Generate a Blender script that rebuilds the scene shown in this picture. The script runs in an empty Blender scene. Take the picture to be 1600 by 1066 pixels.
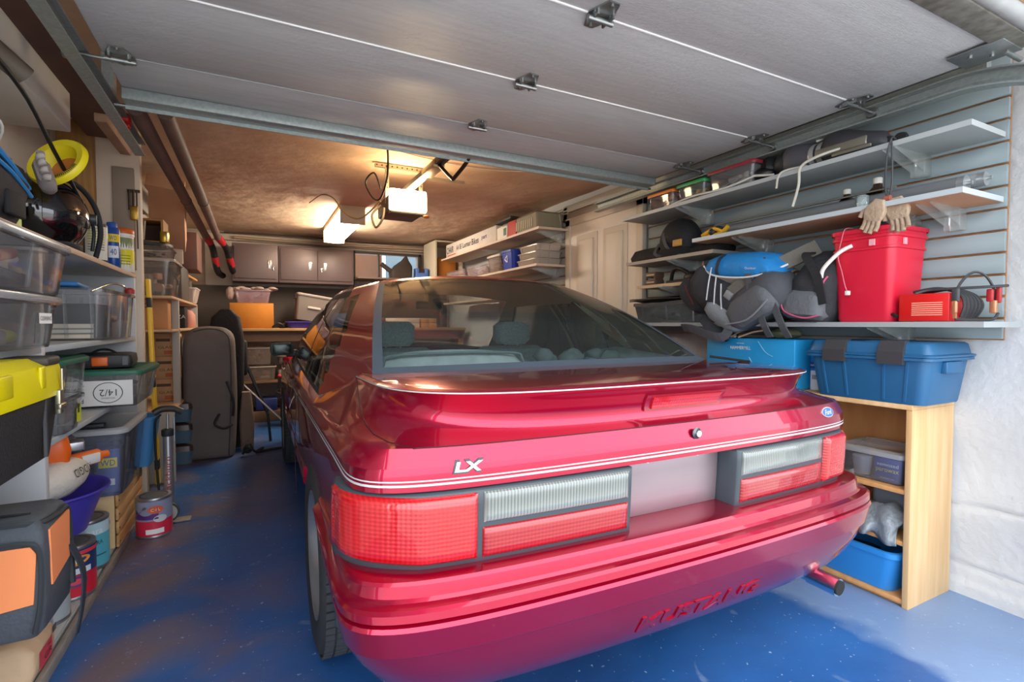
import bpy, bmesh, math, random
from mathutils import Vector, Matrix, Euler
random.seed(7)
PI = math.pi
sc = bpy.context.scene
COL = sc.collection

# ------------------------------------------------------------ materials
def lin(h):
    h = h.lstrip('#')
    out = []
    for i in (0, 2, 4):
        c = int(h[i:i+2], 16)/255
        out.append(c/12.92 if c <= .04045 else ((c+.055)/1.055)**2.4)
    return (out[0], out[1], out[2], 1)
MATS = {}
def mat(hexc, rough=.5, metal=0, var=0, scale=8, bump=0, bscale=60, coat=0, emit=0, stretch=None, hex2=None, spec=.5, key=None):
    k = key or (hexc, rough, metal, var, scale, bump, bscale, coat, emit, stretch, hex2, spec)
    if k in MATS: return MATS[k]
    m = bpy.data.materials.new('m_'+str(hexc)); m.use_nodes = True
    nt = m.node_tree; b = nt.nodes['Principled BSDF']
    b.inputs['Base Color'].default_value = lin(hexc)
    b.inputs['Roughness'].default_value = rough
    b.inputs['Metallic'].default_value = metal
    b.inputs['Specular IOR Level'].default_value = spec
    b.inputs['Coat Weight'].default_value = coat
    b.inputs['Coat Roughness'].default_value = .03
    if emit:
        b.inputs['Emission Color'].default_value = lin(hexc); b.inputs['Emission Strength'].default_value = emit
    if var or bump or hex2:
        tc = nt.nodes.new('ShaderNodeTexCoord')
        mp = nt.nodes.new('ShaderNodeMapping'); nt.links.new(tc.outputs['Object'], mp.inputs[0])
        if stretch: mp.inputs['Scale'].default_value = stretch
        if var or hex2:
            n = nt.nodes.new('ShaderNodeTexNoise'); n.inputs['Scale'].default_value = scale; n.inputs['Detail'].default_value = 6
            nt.links.new(mp.outputs[0], n.inputs['Vector'])
            r = nt.nodes.new('ShaderNodeValToRGB')
            c = lin(hexc); d = lin(hex2) if hex2 else tuple([x*(1-var) for x in c[:3]]+[1])
            r.color_ramp.elements[0].position = .35; r.color_ramp.elements[1].position = .65
            r.color_ramp.elements[0].color = d; r.color_ramp.elements[1].color = c
            nt.links.new(n.outputs['Fac'], r.inputs[0]); nt.links.new(r.outputs[0], b.inputs['Base Color'])
        if bump:
            n2 = nt.nodes.new('ShaderNodeTexNoise'); n2.inputs['Scale'].default_value = bscale; n2.inputs['Detail'].default_value = 5
            nt.links.new(mp.outputs[0], n2.inputs['Vector'])
            bp = nt.nodes.new('ShaderNodeBump'); bp.inputs['Strength'].default_value = min(1, bump); bp.inputs['Distance'].default_value = .01*max(1, bump)
            nt.links.new(n2.outputs['Fac'], bp.inputs['Height']); nt.links.new(bp.outputs[0], b.inputs['Normal'])
    MATS[k] = m
    return m
def clear(hexc='dfe6ea', fac=.25, rough=.12, refl=1.0, frost=0):
    """clear plastic or glass: see-through with a faint body colour and a gloss"""
    k = ('clear', hexc, fac, rough, refl)
    if k in MATS: return MATS[k]
    m = bpy.data.materials.new('clear_'+hexc); m.use_nodes = True
    nt = m.node_tree; nt.nodes.clear()
    o = nt.nodes.new('ShaderNodeOutputMaterial')
    tr = nt.nodes.new('ShaderNodeBsdfTransparent'); tr.inputs[0].default_value = tuple([.84+.16*x for x in lin(hexc)[:3]]+[1])
    df = nt.nodes.new('ShaderNodeBsdfDiffuse'); df.inputs[0].default_value = lin(hexc)
    gl = nt.nodes.new('ShaderNodeBsdfGlossy'); gl.inputs['Roughness'].default_value = rough
    mx = nt.nodes.new('ShaderNodeMixShader'); mx.inputs[0].default_value = fac
    nt.links.new(tr.outputs[0], mx.inputs[1]); nt.links.new(df.outputs[0], mx.inputs[2])
    fr = nt.nodes.new('ShaderNodeFresnel'); fr.inputs[0].default_value = 1.45
    ml = nt.nodes.new('ShaderNodeMath'); ml.operation = 'MULTIPLY'; ml.inputs[1].default_value = refl
    nt.links.new(fr.outputs[0], ml.inputs[0])
    m2 = nt.nodes.new('ShaderNodeMixShader'); nt.links.new(ml.outputs[0], m2.inputs[0])
    nt.links.new(mx.outputs[0], m2.inputs[1]); nt.links.new(gl.outputs[0], m2.inputs[2])
    nt.links.new(m2.outputs[0], o.inputs[0])
    MATS[k] = m
    return m

# ------------------------------------------------------------ mesh builder
class MB:
    def __init__(s): s.v = []; s.f = []; s.m = []; s.sm = []
    def add(s, vs, fs, mi=0, sm=False, M=None):
        b = len(s.v)
        for p in vs:
            p = Vector(p)
            if M is not None: p = M @ p
            s.v.append(tuple(p))
        for f in fs: s.f.append([b+i for i in f]); s.m.append(mi); s.sm.append(sm)
        return s
    def box(s, x0, x1, y0, y1, z0, z1, mi=0, bev=0, M=None, seg=2):
        if bev <= 0:
            vs = [(x, y, z) for z in (z0, z1) for y in (y0, y1) for x in (x0, x1)]
            return s.add(vs, [(0,2,3,1), (4,5,7,6), (0,1,5,4), (2,6,7,3), (0,4,6,2), (1,3,7,5)], mi, False, M)
        bm = bmesh.new(); bmesh.ops.create_cube(bm, size=1)
        for v in bm.verts: v.co = Vector(((x0+x1)/2+v.co.x*(x1-x0), (y0+y1)/2+v.co.y*(y1-y0), (z0+z1)/2+v.co.z*(z1-z0)))
        bev = min(bev, .49*min(x1-x0, y1-y0, z1-z0))
        bmesh.ops.bevel(bm, geom=list(bm.edges), offset=bev, segments=seg, profile=.5, affect='EDGES')
        s.addbm(bm, mi, True, M); return s
    def addbm(s, bm, mi=0, sm=True, M=None):
        bm.verts.index_update()
        s.add([v.co for v in bm.verts], [[v.index for v in f.verts] for f in bm.faces], mi, sm, M); bm.free(); return s
    def loft(s, rings, mi=0, sm=True, closed=True, cap0=False, cap1=False, M=None):
        n = len(rings[0]); vs = [p for r in rings for p in r]; fs = []
        for i in range(len(rings)-1):
            for j in range(n if closed else n-1):
                a = i*n+j; b = i*n+(j+1) % n
                fs.append((a, b, b+n, a+n))
        s.add(vs, fs, mi, sm, M)
        b0 = len(s.v)-len(vs)
        if cap0: s.f.append([b0+j for j in range(n)][::-1]); s.m.append(mi); s.sm.append(False)
        if cap1: s.f.append([b0+(len(rings)-1)*n+j for j in range(n)]); s.m.append(mi); s.sm.append(False)
        return s
    def lathe(s, prof, n=24, mi=0, M=None, axis='z', cap=True, sm=True):
        rings = []
        for r, z in prof:
            ring = []
            for k in range(n):
                a = 2*PI*k/n; p = (r*math.cos(a), r*math.sin(a), z)
                if axis == 'x': p = (p[2], p[0], p[1])
                if axis == 'y': p = (p[0], p[2], p[1])
                ring.append(p)
            rings.append(ring)
        return s.loft(rings, mi, sm, True, cap, cap, M)
    def cyl(s, p0, p1, r, n=14, mi=0, r1=None, M=None, sm=True):
        p0 = Vector(p0); p1 = Vector(p1); d = p1-p0
        q = d.to_track_quat('Z', 'Y').to_matrix().to_4x4(); T = Matrix.Translation(p0) @ q
        if M is not None: T = M @ T
        r1 = r if r1 is None else r1
        return s.lathe([(r, 0), (r1, d.length)], n, mi, T, sm=sm)
    def tube(s, pts, r, n=8, mi=0, M=None, res=6, smooth=True, rs=None):
        P = [Vector(p) for p in pts]
        if smooth and len(P) > 2: P = crom(P, res)
        rings = []; up = None
        for i, p in enumerate(P):
            t = (P[min(i+1, len(P)-1)]-P[max(i-1, 0)])
            if t.length < 1e-9: t = Vector((0, 0, 1))
            t.normalize()
            if up is None:
                up = t.orthogonal().normalized()
            up = (up - t*up.dot(t))
            if up.length < 1e-6: up = t.orthogonal()
            up.normalize(); b = t.cross(up)
            rr = r if rs is None else rs[0]+(rs[1]-rs[0])*i/(len(P)-1)
            rings.append([p+(up*math.cos(2*PI*k/n)+b*math.sin(2*PI*k/n))*rr for k in range(n)])
        return s.loft(rings, mi, True, True, True, True, M)
    def strap(s, pts, w, t, side=(0, 1, 0), mi=0, res=6, M=None):
        P = [Vector(p) for p in pts]
        if len(P) > 2: P = crom(P, res)
        sd = Vector(side).normalized(); rings = []
        for i, p in enumerate(P):
            d = (P[min(i+1, len(P)-1)]-P[max(i-1, 0)]).normalized()
            a = (sd-d*sd.dot(d)).normalized(); b = d.cross(a)
            rings.append([p+a*w/2+b*t/2, p-a*w/2+b*t/2, p-a*w/2-b*t/2, p+a*w/2-b*t/2])
        return s.loft(rings, mi, False, True, True, True, M)
    def sphere(s, c, r, n=16, mi=0, M=None, sc3=(1, 1, 1), jit=0):
        rings = []; m = max(6, n//2)
        for i in range(m+1):
            a = PI*i/m; ring = []
            for k in range(n):
                b = 2*PI*k/n
                d = Vector((math.sin(a)*math.cos(b)*sc3[0], math.sin(a)*math.sin(b)*sc3[1], math.cos(a)*sc3[2]))
                ring.append(Vector(c)+d*r*(1+(random.uniform(-jit, jit) if 0 < i < m else 0)))
            rings.append(ring)
        return s.loft(rings, mi, True, True, False, False, M)
    def prism(s, poly, z0, z1, mi=0, M=None, sm=False):
        n = len(poly)
        vs = [(x, y, z0) for x, y in poly]+[(x, y, z1) for x, y in poly]
        fs = [list(range(n))[::-1], list(range(n, 2*n))]+[(i, (i+1) % n, (i+1) % n+n, i+n) for i in range(n)]
        return s.add(vs, fs, mi, sm, M)
    def grid(s, fn, nu, nv, mi=0, sm=True, M=None):
        vs = [fn(i/nu, j/nv) for i in range(nu+1) for j in range(nv+1)]
        fs = [(i*(nv+1)+j, (i+1)*(nv+1)+j, (i+1)*(nv+1)+j+1, i*(nv+1)+j+1) for i in range(nu) for j in range(nv)]
        return s.add(vs, fs, mi, sm, M)
    def build(s, name, mats, parent=None, loc=(0, 0, 0), rot=(0, 0, 0), label=None, sub=0, solid=0, merge=True, bevel=0, sharp=48):
        me = bpy.data.meshes.new(name); me.from_pydata([tuple(v) for v in s.v], [], s.f)
        if not isinstance(mats, (list, tuple)): mats = [mats]
        for m in mats: me.materials.append(m)
        me.polygons.foreach_set('material_index', s.m); me.polygons.foreach_set('use_smooth', s.sm)
        if merge:
            bm = bmesh.new(); bm.from_mesh(me); bmesh.ops.remove_doubles(bm, verts=bm.verts, dist=1e-5)
            bmesh.ops.recalc_face_normals(bm, faces=bm.faces)
            bm.to_mesh(me); bm.free()
        me.update()
        if sharp and any(s.sm): me.set_sharp_from_angle(angle=math.radians(sharp))
        o = bpy.data.objects.new(name, me); COL.objects.link(o)
        o.location = loc; o.rotation_euler = rot
        if parent is not None: o.parent = parent
        if label: o['label'] = label
        if solid:
            d = o.modifiers.new('s', 'SOLIDIFY'); d.thickness = solid; d.offset = 0
        if bevel:
            d = o.modifiers.new('b', 'BEVEL'); d.width = bevel; d.segments = 2; d.limit_method = 'ANGLE'; d.angle_limit = .7
        if sub:
            d = o.modifiers.new('ss', 'SUBSURF'); d.levels = sub; d.render_levels = sub
        return o
def crom(P, res):
    out = []
    for i in range(len(P)-1):
        p0 = P[max(i-1, 0)]; p1 = P[i]; p2 = P[i+1]; p3 = P[min(i+2, len(P)-1)]
        for k in range(res):
            t = k/res
            out.append(.5*((2*p1)+(p2-p0)*t+(2*p0-5*p1+4*p2-p3)*t*t+(3*p1-p0-3*p2+p3)*t**3))
    out.append(P[-1]); return out
def thing(name, label, cat, loc=(0, 0, 0), rz=0, group=None, rot=None):
    o = bpy.data.objects.new(name, None); COL.objects.link(o)
    o.empty_display_size = .05; o.location = loc; o.rotation_euler = rot if rot else (0, 0, rz)
    o['label'] = label; o['category'] = cat
    if group: o['group'] = group
    return o
def tag(o, label, cat, group=None, kind=None):
    o['label'] = label; o['category'] = cat
    if group: o['group'] = group
    if kind: o['kind'] = kind
    return o
def struct(name, mb, m, **k):
    o = mb.build(name, m, **k); o['kind'] = 'structure'; return o
def rrect(hx, hy, r, z, n=5, cx=0, cy=0):
    """rounded rectangle ring"""
    r = min(r, hx*.99, hy*.99); out = []
    for sx, sy, a0 in ((1, 1, 0), (-1, 1, PI/2), (-1, -1, PI), (1, -1, 1.5*PI)):
        for k in range(n+1):
            a = a0+PI/2*k/n
            out.append((cx+sx*(hx-r)+r*math.cos(a), cy+sy*(hy-r)+r*math.sin(a), z))
    return out
def textmesh(s, size=1.0, ext=0.0, shear=0, bold=0, space=1):
    cu = bpy.data.curves.new('t', 'FONT'); cu.body = s; cu.size = size; cu.extrude = ext; cu.align_x = 'CENTER'; cu.align_y = 'CENTER'
    cu.shear = shear; cu.offset = bold; cu.space_character = space; cu.resolution_u = 3
    o = bpy.data.objects.new('t', cu); COL.objects.link(o)
    bpy.context.view_layer.update()
    me = bpy.data.meshes.new_from_object(o.evaluated_get(bpy.context.evaluated_depsgraph_get()))
    COL.objects.unlink(o); bpy.data.objects.remove(o); bpy.data.curves.remove(cu)
    vs = [v.co.copy() for v in me.vertices]; fs = [list(p.vertices) for p in me.polygons]
    bpy.data.meshes.remove(me)
    return vs, fs
# orientation matrices for flat prints: text x to the right as seen, text y up
def face(axis, x, y, z, roll=0):
    """axis: '-x','+x','-y','+z' = the way the print faces"""
    B = {'-y': Matrix(((1,0,0),(0,0,-1),(0,1,0))), '-x': Matrix(((0,0,-1),(-1,0,0),(0,1,0))), '+x': Matrix(((0,0,1),(1,0,0),(0,1,0))),
         '+y': Matrix(((-1,0,0),(0,0,1),(0,1,0))), '+z': Matrix.Identity(3)}[axis].to_4x4()
    return Matrix.Translation((x, y, z)) @ B @ Matrix.Rotation(roll, 4, 'Z')
def addtext(mb, s, width, M, mi=0, height=None, ext=.0006, shear=0, bold=0, flip=False):
    vs, fs = textmesh(s, 1, 0, shear, bold)
    if not vs: return
    x0 = min(v.x for v in vs); x1 = max(v.x for v in vs); y0 = min(v.y for v in vs); y1 = max(v.y for v in vs)
    kx = width/(x1-x0); ky = kx if height is None else height/(y1-y0)
    if flip: kx, ky = -kx, -ky
    vs = [((v.x-(x0+x1)/2)*kx, (v.y-(y0+y1)/2)*ky, ext) for v in vs]
    mb.add(vs, fs, mi, False, M)
def addrect(mb, w, h, M, mi=0, off=.0004):
    mb.add([(-w/2, -h/2, off), (w/2, -h/2, off), (w/2, h/2, off), (-w/2, h/2, off)], [(0,1,2,3)], mi, False, M)
# ------------------------------------------------------------ camera, sky, light
F = 790.0; HC = 1.09
cd = bpy.data.cameras.new('camera'); cam = bpy.data.objects.new('camera', cd); COL.objects.link(cam)
cd.sensor_width = 36; cd.lens = F/1600*36; cd.clip_start = .02
cam.location = (0, 0, HC)
cam.rotation_euler = (PI/2-math.radians(1.9), 0, -math.radians(27))
sc.camera = cam
sc.view_settings.view_transform = 'Standard'; sc.view_settings.look = 'None'
sc.view_settings.exposure = .22; sc.view_settings.gamma = 1; sc.view_settings.use_curve_mapping = False
w = bpy.data.worlds.new('sky'); sc.world = w; w.use_nodes = True
nt = w.node_tree; bg = nt.nodes['Background']
tc = nt.nodes.new('ShaderNodeTexCoord'); sx = nt.nodes.new('ShaderNodeSeparateXYZ'); nt.links.new(tc.outputs['Generated'], sx.inputs[0])
rp = nt.nodes.new('ShaderNodeValToRGB'); nt.links.new(sx.outputs['Z'], rp.inputs[0])
rp.color_ramp.elements[0].position = 0; rp.color_ramp.elements[0].color = (.80, .86, .95, 1)
rp.color_ramp.elements[1].position = .5; rp.color_ramp.elements[1].color = (.95, .98, 1.0, 1)
nt.links.new(rp.outputs[0], bg.inputs[0]); bg.inputs[1].default_value = 4.0

XL, XR, YB, ZC = -.97, 2.5, 6.95, 2.2
M_white = mat('c9cccf', .75, var=.06, bump=.5, bscale=30, scale=3)
# floor: blue paint with worn brownish patches and flecks
def floor_mat():
    m = bpy.data.materials.new('floor_paint'); m.use_nodes = True; nt = m.node_tree; b = nt.nodes['Principled BSDF']
    tc = nt.nodes.new('ShaderNodeTexCoord')
    def noise(s, d=6, dist=0):
        n = nt.nodes.new('ShaderNodeTexNoise'); n.inputs['Scale'].default_value = s; n.inputs['Detail'].default_value = d; n.inputs['Distortion'].default_value = dist
        nt.links.new(tc.outputs['Object'], n.inputs['Vector']); return n
    def ramp(src, p0, p1, c0=(0,0,0,1), c1=(1,1,1,1)):
        r = nt.nodes.new('ShaderNodeValToRGB'); r.color_ramp.elements[0].position = p0; r.color_ramp.elements[1].position = p1
        r.color_ramp.elements[0].color = c0; r.color_ramp.elements[1].color = c1; nt.links.new(src, r.inputs[0]); return r
    def mix(f, a, b_):
        x = nt.nodes.new('ShaderNodeMix'); x.data_type = 'RGBA'
        nt.links.new(f, x.inputs[0])
        for i, s in ((6, a), (7, b_)):
            if hasattr(s, 'links'): nt.links.new(s, x.inputs[i])
            else: x.inputs[i].default_value = s
        return x.outputs[2]
    base = ramp(noise(1.3).outputs[0], .35, .7, lin('214c86'), lin('2a68ae')).outputs[0]
    worn = ramp(noise(2.0, 8, .6).outputs[0], .44, .62).outputs[0]
    # wear runs along the walkway by the left shelves
    sp = nt.nodes.new('ShaderNodeSeparateXYZ'); nt.links.new(tc.outputs['Object'], sp.inputs[0])
    mr = nt.nodes.new('ShaderNodeMapRange'); nt.links.new(sp.outputs[0], mr.inputs[0]); mr.inputs[1].default_value = .35; mr.inputs[2].default_value = -.5
    mr.inputs[3].default_value = .05; mr.inputs[4].default_value = 1.15
    mu = nt.nodes.new('ShaderNodeMath'); mu.operation = 'MULTIPLY'; nt.links.new(worn, mu.inputs[0]); nt.links.new(mr.outputs[0], mu.inputs[1])
    c = mix(mu.outputs[0], base, lin('6e6068'))
    # older greyer paint along the right wall
    mr2 = nt.nodes.new('ShaderNodeMapRange'); n3 = noise(1.7, 4)
    ad = nt.nodes.new('ShaderNodeMath'); ad.operation = 'ADD'; nt.links.new(sp.outputs[0], ad.inputs[0]); nt.links.new(n3.outputs[0], ad.inputs[1])
    nt.links.new(ad.outputs[0], mr2.inputs[0]); mr2.inputs[1].default_value = 2.36; mr2.inputs[2].default_value = 2.46
    c = mix(mr2.outputs[0], c, lin('7590b8'))
    fl = ramp(noise(60, 3).outputs[0], .68, .72).outputs[0]
    c = mix(fl, c, lin('9db4cf'))
    sc_ = ramp(noise(6, 10, 1.2).outputs[0], .66, .72).outputs[0]
    mu2 = nt.nodes.new('ShaderNodeMath'); mu2.operation = 'MULTIPLY'; nt.links.new(sc_, mu2.inputs[0]); mu2.inputs[1].default_value = .35
    c = mix(mu2.outputs[0], c, lin('8fa6c4'))
    nt.links.new(c, b.inputs['Base Color']); b.inputs['Roughness'].default_value = .42
    bp = nt.nodes.new('ShaderNodeBump'); bp.inputs['Strength'].default_value = .35; bp.inputs['Distance'].default_value = .01
    nt.links.new(noise(9, 8).outputs[0], bp.inputs['Height']); nt.links.new(bp.outputs[0], b.inputs['Normal'])
    return m
struct('floor', MB().box(XL-.2, XR+.3, .2, YB+.2, -.12, 0), floor_mat())
struct('ground', MB().box(-14, 16, -20, .2, -.14, -.02), mat('c4c2bc', .9, var=.1, scale=2, bump=.4, bscale=90))
M_ceil = mat('dcc0a2', .8, hex2='cdaa8c', scale=2.5, bump=3.0, bscale=3.2)
struct('ceiling', MB().box(XL-.2, XR+.3, .55, YB+.2, ZC, ZC+.12), M_ceil)
struct('wall_back', MB().box(XL-.2, 1.19, YB, YB+.15, 0, ZC).box(2.07, XR+.3, YB, YB+.15, 0, ZC).box(1.19, 2.07, YB, YB+.15, 0, 1.70).box(1.19, 2.07, YB, YB+.15, 2.04, ZC), mat('b3a092', .85, var=.1, bump=.4))
struct('wall_left', MB().box(XL-.15, XL, .35, YB, 0, ZC+.3), mat('cfc9bd', .85, var=.12, bump=.5, scale=4))
wr = MB()   # right wall with a wavy painted concrete face
def wrf(a, b):
    y = .3+a*(YB-.3); z = ZC*b
    d = .012*math.sin(y*5+z*3)+.008*math.sin(z*17+y*2)
    if z < .05: d += .006
    zc = .40-.05*y+.012*math.sin(9*y)
    if z < zc: d += .008
    if abs(z-zc) < .008: d -= .012
    if abs(z-.12-.01*math.sin(13*y)) < .006: d -= .008
    return (XR+.036-d, y, z)
wr.grid(wrf, 120, 190)
wr.box(XR+.05, XR+.2, .3, YB, 0, ZC)
struct('wall_right', wr, M_white)
# exterior lintel above the opening and its beam
struct('wall_front', MB().box(XL-.2, XR+.3, .42, .58, 2.28, 2.9), mat('d9d4c6', .8))
struct('trim_1', MB().box(XL-.2, XR+.3, .30, .42, 2.2, 2.34, bev=.01), mat('f0ead8', .6))
# back wall joist plate and wires run
struct('trim_3', MB().box(XL, XR, YB-.06, YB, 2.09, 2.16, bev=.004), mat('cbb8a4', .7, var=.15))

# ------------------------------------------------------------ garage door overhead
M_galv = mat('a6afae', .45, .5, var=.18, scale=70)
M_steel = mat('a9adad', .35, .9, var=.2, scale=20)
M_door = mat('c6c8ca', .5, var=.10, scale=5, bump=.5, bscale=40, stretch=(1, 12, 12))
gd = thing('garage_door', 'raised white garage door of four ribbed sections hanging under the ceiling', 'garage door', (0, 0, 2.0))
DX0, DX1 = -.44, 2.24
seams = [.78, 1.24, 1.70, 2.16, 2.50]
for i in range(4):
    MB().box(DX0, DX1, seams[i]+.002, seams[i+1]-.002, 0, .045, bev=.004).build('section', M_door, gd)
    if i in (0, 1, 2): MB().box(DX0, DX1, seams[i+1]-(.0035, .003, .0015)[i], seams[i+1]+(.0035, .003, .0015)[i], -.0035, .01, bev=.0012).build('seam', mat(('f3f4f4', 'f3f4f4', '9b9d9f')[i], .4), gd)
MB().box(DX0, DX1, 2.425, 2.50, -.045, -.002, bev=.003).box(DX0, DX1, 2.494, 2.50, -.06, -.04).build('strut', M_galv, gd, label='galvanized steel strut')
MB().box(DX0, DX1, .70, .778, -.012, .045, 0, .003).build('bottom_rail', mat('8f8d86', .55, .4, hex2='6d6a60', scale=30), gd)
MB().cyl((DX0, .685, .012), (DX1, .685, .012), .024).build('weather_seal', mat('a7a9aa', .6, var=.2, scale=12), gd)
def hinge(x, y, end=0):
    h = MB()
    w_ = .042
    h.prism([(-w_, -.012), (-.018, -.075), (.018, -.075), (w_, -.012), (w_, .0), (.016, .055), (-.016, .055), (-w_, 0)], -.005, -.001)
    h.cyl((-.044, -.006, -.018), (.044, -.006, -.018), .0085, 12)
    h.box(-.03, -.024, -.035, .02, -.02, -.002).box(.024, .03, -.035, .02, -.02, -.002)
    for p in ((0, -.062), (-.028, -.02), (.028, -.02), (0, .043)): h.cyl((p[0], p[1], -.004), (p[0], p[1], -.011), .006, 8)
    o = h.build('hinge', M_steel, gd, loc=(x, y, 0))
    if end:
        MB().cyl((0, 0, 0), (end*.10, 0, 0), .006, 8).lathe([(.0, end*.10), (.021, end*.10), (.024, end*.108), (.021, end*.122), (0, end*.122)], 14, axis='x').build('roller', M_steel, o, loc=(end*.03, -.006, -.02))
for y in seams[1:4]:
    hinge(.92, y); hinge(DX0+.05, y, -1); hinge(DX1-.05, y, 1)
for x, e in ((DX0+.05, -1), (DX1-.05, 1)):
    MB().box(-.045, .045, -.06, .03, -.008, -.001).box(-.04, .04, -.03, -.025, -.03, 0).cyl((-.04, -.01, -.02), (.05*e+.04*e, -.01, -.02), .008).build('top_bracket', M_steel, gd, loc=(x, 2.53, -.02))
MB().box(-.09, .05, -.06, .09, -.01, -.003, bev=.002).cyl((-.05, .04, -.004), (-.05, .04, -.018), .007).cyl((.0, .0, -.004), (.0, .0, -.018), .007).cyl((.0, -.03, -.012), (.12, -.03, -.012), .008).build('bottom_bracket', M_steel, gd, loc=(DX1-.04, .80, -.004))
def track(x, sgn, label):
    t = thing('door_track', label, 'garage door track', (x, 0, 2.0), group=None)
    def prof(k): return None
    # c-section swept along y then curving down towards the opening
    path = [(3.15, -.03), (2.0, -.03), (1.15, -.03), (.86, -.04), (.66, -.12), (.55, -.28), (.53, -.6), (.53, -1.95)]
    P = crom([Vector((0, a, b)) for a, b in path], 6)
    rings = []
    for i, p in enumerate(P):
        d = (P[min(i+1, len(P)-1)]-P[max(i-1, 0)]).normalized()
        n = Vector((0, -d.z, d.y)); n = n if n.z > 0 or abs(n.z) < 1e-6 else n
        X = Vector((sgn, 0, 0))
        c = [(-.012, -.03), (.03, -.033), (.033, 0), (.03, .033), (-.012, .03), (-.012, .024), (.026, .027), (.028, 0), (.026, -.027), (-.012, -.024)]
        rings.append([p+X*a+n*b for a, b in c])
    MB().loft(rings, closed=True, cap0=True, cap1=True, sm=False).build('rail', M_galv, t)
    MB().box(-.004 if sgn > 0 else -.034, .034 if sgn > 0 else .004, 2.55, 2.6, .0, .17).build('hanger_strap', M_galv, t, label='ceiling hanger strap')
    MB().box(.03*sgn-.015, .03*sgn+.02, .86, 3.15, -.005, .03).build('angle_iron', M_galv, t)
    return t
track(DX1+.07, 1, 'galvanized door track running above the grey slat wall shelves')
track(DX0-.05, -1, 'galvanized door track along the left wall above the tool bag')
# red tape flag at the end of left track
tag(MB().box(-.025, .025, -.03, .03, -.02, .02, bev=.012).box(-.018, .018, .02, .05, -.03, .01, bev=.008).build('tape', mat('d8261f', .5), loc=(-.50, 2.80, 2.00)), 'red tape wrapped around the end of the left door track', 'tape')

# ------------------------------------------------------------ slat wall on right
M_slat = mat('87959a', .5, var=.05, scale=2)
M_groove = mat('b07b4e', .7, var=.3, scale=30)
def slats(y0, y1, z0, z1, name_label, door=None):
    t = thing('slat_wall', name_label, 'wall panel', (XR, y0, z0))
    p = .082; z = z0; n = 0
    bk = MB()
    bk.box(.0, .008, 0, y1-y0, 0, z1-z0); bk.build('backing_board', M_groove, t)
    mb = MB()
    while z < z1-.005:
        za = z-z0+.0045; zb = min(z+p, z1)-z0-.0045
        if zb > za: mb.box(-.016, .0, 0.0, y1-y0, za, zb, bev=.002, seg=1)
        z += p
    mb.build('slats', M_slat, t)
    return t
slats(.85, 2.76, 1.03, 2.14, 'grey grooved slat wall panel behind the long shelves near the opening')
M_slat2 = mat('b0a394', .5, var=.05, scale=2)
_s = M_slat; M_slat = mat('a9a49c', .5, var=.05, scale=2)
slats(2.78, 3.86, 1.99, 2.14, 'slat wall strip above the white panelled door')
slats(3.80, 5.2, 1.03, 2.13, 'slat wall panel behind the white shelves past the panelled door')
M_slat = _s
# door in right wall
M_wd = mat('e6dccb', .45)
dr = MB(); dr.box(-.03, .0, 2.86, 3.72, 0, 1.94)
o = dr.build('door_1', M_wd, loc=(XR-.001, 0, 0)); o['kind'] = 'structure'
for (a, b, c, d) in ((2.96, 3.25, 1.0, 1.84), (3.33, 3.62, 1.0, 1.84), (2.96, 3.25, .15, .85), (3.33, 3.62, .15, .85)):
    q = MB(); q.box(-.036, -.03, a, b, c, d, bev=.003); q.box(-.05, -.034, a+.045, b-.045, c+.045, d-.045, bev=.012, seg=3)
    q.build('door_panel', M_wd, o)
MB().sphere((-.075, 2.93, .98), .028).cyl((-.03, 2.93, .98), (-.08, 2.93, .98), .012).build('door_knob', mat('c9a45a', .25, .9), o)
MB().box(-.04, 0, 2.79, 2.86, 0, 2.0, bev=.004).box(-.04, 0, 3.72, 3.79, 0, 2.0, bev=.004).box(-.04, 0, 2.79, 3.79, 1.94, 2.01, bev=.004).build('door_casing', mat('d9cfbd', .5), o)
# ------------------------------------------------------------ the car
car = thing('car', 'glossy cranberry red hatchback car parked nose in, its wide tail lights facing out', 'car', (1.015, .90, 0), math.radians(-.6))
def paintmat():
    m = bpy.data.materials.new('car_paint'); m.use_nodes = True; nt = m.node_tree; b = nt.nodes['Principled BSDF']
    b.inputs['Base Color'].default_value = lin('8e0426'); b.inputs['Metallic'].default_value = .75; b.inputs['Roughness'].default_value = .28
    b.inputs['Coat Weight'].default_value = 1; b.inputs['Coat Roughness'].default_value = .02; b.inputs['Coat IOR'].default_value = 1.45
    tc = nt.nodes.new('ShaderNodeTexCoord'); n = nt.nodes.new('ShaderNodeTexNoise'); n.inputs['Scale'].default_value = 900
    nt.links.new(tc.outputs['Object'], n.inputs['Vector'])
    r = nt.nodes.new('ShaderNodeValToRGB'); r.color_ramp.elements[0].color = lin('9c0230'); r.color_ramp.elements[1].color = lin('b8043c')
    nt.links.new(n.outputs[0], r.inputs[0]); nt.links.new(r.outputs[0], b.inputs['Base Color'])
    return m
PAINT = paintmat()
RUB = mat('2c2f33', .55); TRIMB = mat('48545f', .45); DARK = mat('16171a', .6)
GLASSR = clear('b9cbc6', .03, .01, .8)
GLASSS = clear('20282a', .35, .02, 1.2)
CHROME = mat('e8ecef', .12, 1.0)
INT = mat('b3cdcf', .8, var=.15, scale=20, bump=.3, bscale=300)
INT2 = mat('97b2b5', .85, var=.25, scale=90, bump=.5, bscale=400)
def interp(tab, w):
    if w <= tab[0][0]: return tab[0][1:]
    for a, b in zip(tab, tab[1:]):
        if w <= b[0]:
            t = (w-a[0])/(b[0]-a[0]); return tuple(x+(y-x)*t for x, y in zip(a[1:], b[1:]))
    return tab[-1][1:]
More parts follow.
